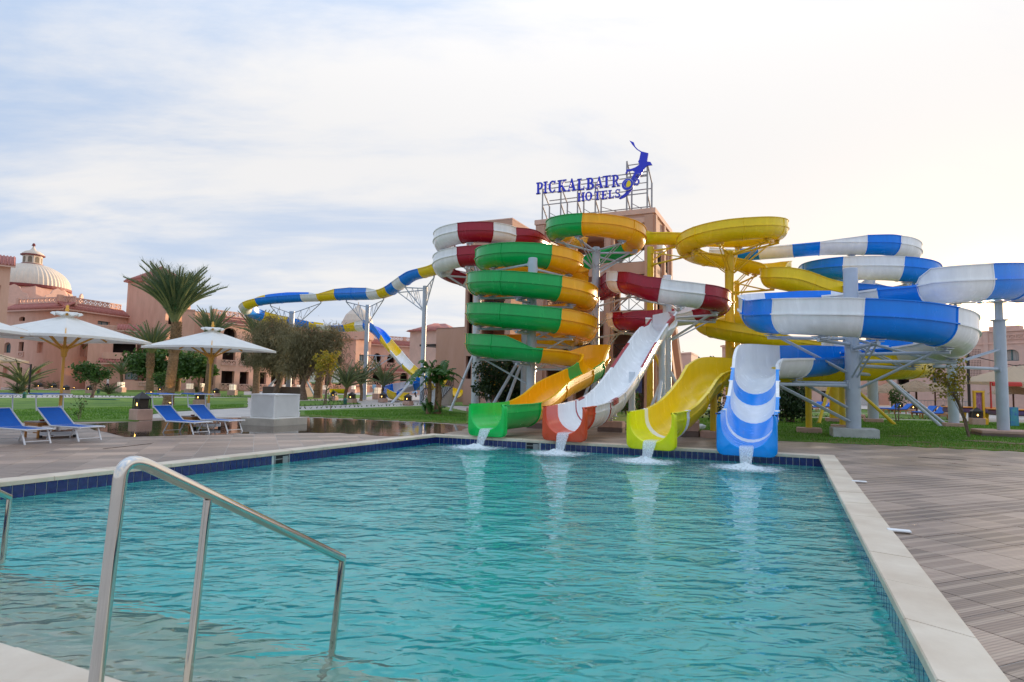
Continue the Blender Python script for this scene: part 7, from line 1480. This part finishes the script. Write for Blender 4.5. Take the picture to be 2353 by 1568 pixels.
# game stands and playground pieces
M_or = mat('orange_plastic', (0.80, 0.26, 0.01), .4, .1); M_rd = mat('red_plastic', (0.55, 0.03, 0.02), .4, .1); M_bl = mat('blue_panel', (0.02, 0.10, 0.45), .4, .3, 5, col2=(0.05, 0.35, 0.30)); M_pu = mat('purple_banner', (0.22, 0.04, 0.14), .8, .5, 7, col2=(0.50, 0.25, 0.35)); M_yp = mat('yellow_plastic', (0.80, 0.42, 0.01), .4, .1)
def stand(px, d, label, kind):
    b = Wp(px, 0, d); t = thing('game_stand', label, 'game stand', b, 'colourful game stands on the right terrace')
    if kind == 0:
        mb = MB(); 
        for s in (-1, 1): mb.box(b + Vector((s * .24, 0, .95)), (.13, .13, 1.9), bev=.02)
        mb.box(b + Vector((0, 0, 1.86)), (.6, .15, .1)); mb.build('posts', M_yp, t); mb = MB(); mb.box(b + Vector((0, .02, 1.15)), (.34, .03, 1.4)); mb.build('banner', M_pu, t); mb = MB(); mb.box(b + Vector((0, 0, .2)), (.7, .5, .4), bev=.06); mb.build('base', M_yp, t)
    else:
        mb = MB(); mb.box(b + Vector((0, 0, .72)), (2.4, 1.1, .3), R(-12), bev=.06); mb.build('cabinet', mat('navy_panel', (0.05, 0.05, 0.16), .5, .5, 4, col2=(0.20, 0.06, 0.14)), t); mb = MB(); mb.box(b + Vector((0, 0, .9)), (2.5, 1.2, .07), R(-12), bev=.02); mb.build('rim', M_or, t)
        for x in (-.95, -.45, .45, .95):
            mb = MB(); q = b + Vector((x, -.3, 0)); mb.lathe([(.14, 0), (.1, .3), (.16, .58)], q, 4); mb.build('leg', M_yp, t)
        if kind == 2: mb = MB(); mb.tube([b + Vector((-1.1, .4, .9)), b + Vector((-1.1, .4, 2.4)), b + Vector((.6, .4, 2.4))], .05, 8); mb.box(b + Vector((-.2, .35, 2.3)), (1.7, .1, .22), bev=.03); mb.build('gantry', M_rd, t); mb = MB(); mb.box(b + Vector((-.9, -.9, .55)), (.5, .06, 1.0), R(8)); mb.build('poster_board', M_bl, t)
stand(2251, 34, 'yellow framed stand with purple banner behind the near lantern', 0); stand(2225, 38, 'long low game table with orange rim left of the right column', 1); stand(2338, 34, 'red gantry game table with blue poster at the right edge', 2)
# far paddling pool
A_, B_2 = G(2200, 946), G(2228, 946); mb = MB(); mb.prism([V2(G(2196, 944)), V2(G(2230, 944)), V2(G(2226, 932)), V2(G(2202, 932))], -.02, .03); struct(mb.build('paddling_pool', mat('pale_pool', (0.10, 0.55, 0.66), .15, .1, 2)))
# railing in front of the right hotel
rt = thing('terrace_railing', 'low grey railing in front of the right hotel', 'railing', G(2100, 930)); w = Wall(W2(2060, 62), W2(2240, 57)); mb = MB(); mb.bar(w.p(0, 1.05), w.p(w.L, 1.05), .05); mb.bar(w.p(0, .15), w.p(w.L, .15), .04)
for k in range(int(w.L / .28)): mb.bar(w.p(k * .28, .15), w.p(k * .28, 1.05), .02)
mb.build('bars', M_sframe, rt)
# bag, brick, hose
c = G(1606, 990); mb = MB(); rs = random.Random(3); vs = []; n = 12
for i in range(7):
    for k in range(n): a = k * 6.283 / n; q = math.sin(i / 6 * 3.14) ** .6 * rs.uniform(.7, 1.15); vs.append((c.x + .3 * q * math.cos(a), c.y + .17 * q * math.sin(a), .03 + .2 * (1 - math.cos(i / 6 * 3.14)) / 2 * rs.uniform(.8, 1.2) + .03))
mb.add(vs, [(i * n + k, i * n + (k + 1) % n, (i + 1) * n + (k + 1) % n, (i + 1) * n + k) for i in range(6) for k in range(n)]); o = mb.build('plastic_bag', M_wplas); tag(o, 'crumpled white plastic bag on the grass by the yellow chute', 'bag')
c = G(2013, 1004); mb = MB(); mb.box((c.x, c.y, .06), (.22, .12, .1), .3, bev=.01)
o = mb.build('clay_brick', mat('brick', (0.45, 0.13, 0.06), .9, .2, 6)); tag(o, 'single red brick beside the concrete footing', 'brick')
A_ = G(236, 919.5); mb = MB(); mb.box((A_.x, A_.y, .06), (2.6, .5, .05), R(-6), bev=.02); o = mb.build('green_board', mat('green_board', (0.02, 0.15, 0.08), .5, .2, 3)); tag(o, 'long green board lying flat on the left lawn', 'board')
for k, (px, py, lb) in enumerate(((56, 916, 'small green bollard light left of the parasol'), (226, 905, 'small green bollard light by the dark cycad'), (793, 930, 'small green bollard light on the middle lawn'), (583, 905, 'small green bollard light by the arcade lawn'))):
    c = G(px, py); mb = MB(); mb.lathe([(.13, 0), (.13, .3), (.2, .32), (0, .55)], c, 8); o = mb.build('bollard_light', mat('green_bollard', (0.01, 0.11, 0.07), .5, .1)); tag(o, lb, 'bollard', 'green garden bollards')
# folded cafe parasols near the far wing
for px, d, lb in ((721, 80, 'closed white parasol left of the spindly shrub'), (770, 84, 'closed white parasol by the yellow trough')):
    b = Wp(px, 0, d); t = thing('closed_parasol', lb, 'parasol', b, 'closed white parasols'); mb = MB(); mb.lathe([(.3, 1.5), (.55, 1.7), (.42, 2.6), (.2, 3.6), (.04, 3.9)], b, 10, ribs=.2); mb.build('canopy', M_cloth, t); mb = MB(); mb.tube([b, b + Vector((0, 0, 3.8))], .04, 6); mb.build('pole', M_wood, t)
# uplighter flames at the palm feet
for px, d, lb in ((390, 38.2, 'glowing uplighter at the tallest palm foot'), (347, 68, 'glowing uplighter at the second palm foot'), (170, 88, 'glowing uplighter behind the parasol')):
    b = Wp(px, 0, d); t = thing('uplighter', lb, 'lamp', b, 'garden uplighters'); mb = MB(); mb.lathe([(.1, 0), (.12, .15), (.08, .2)], b, 8); mb.build('housing', M_lan, t); mb = MB(); mb.lathe([(0, .2), (.07, .21), (.0, .24)], b, 8); mb.build('lens', M_bulb, t)
    ld_ = bpy.data.lights.new('uplight', 'SPOT'); ld_.energy = 40; ld_.color = (1, .55, .12); ld_.spot_size = R(70); lo_ = bpy.data.objects.new('uplight', ld_); COL.objects.link(lo_); lo_.parent = t; lo_.location = (0, 0, .3); lo_.rotation_euler = (R(160), R(-12), 0)
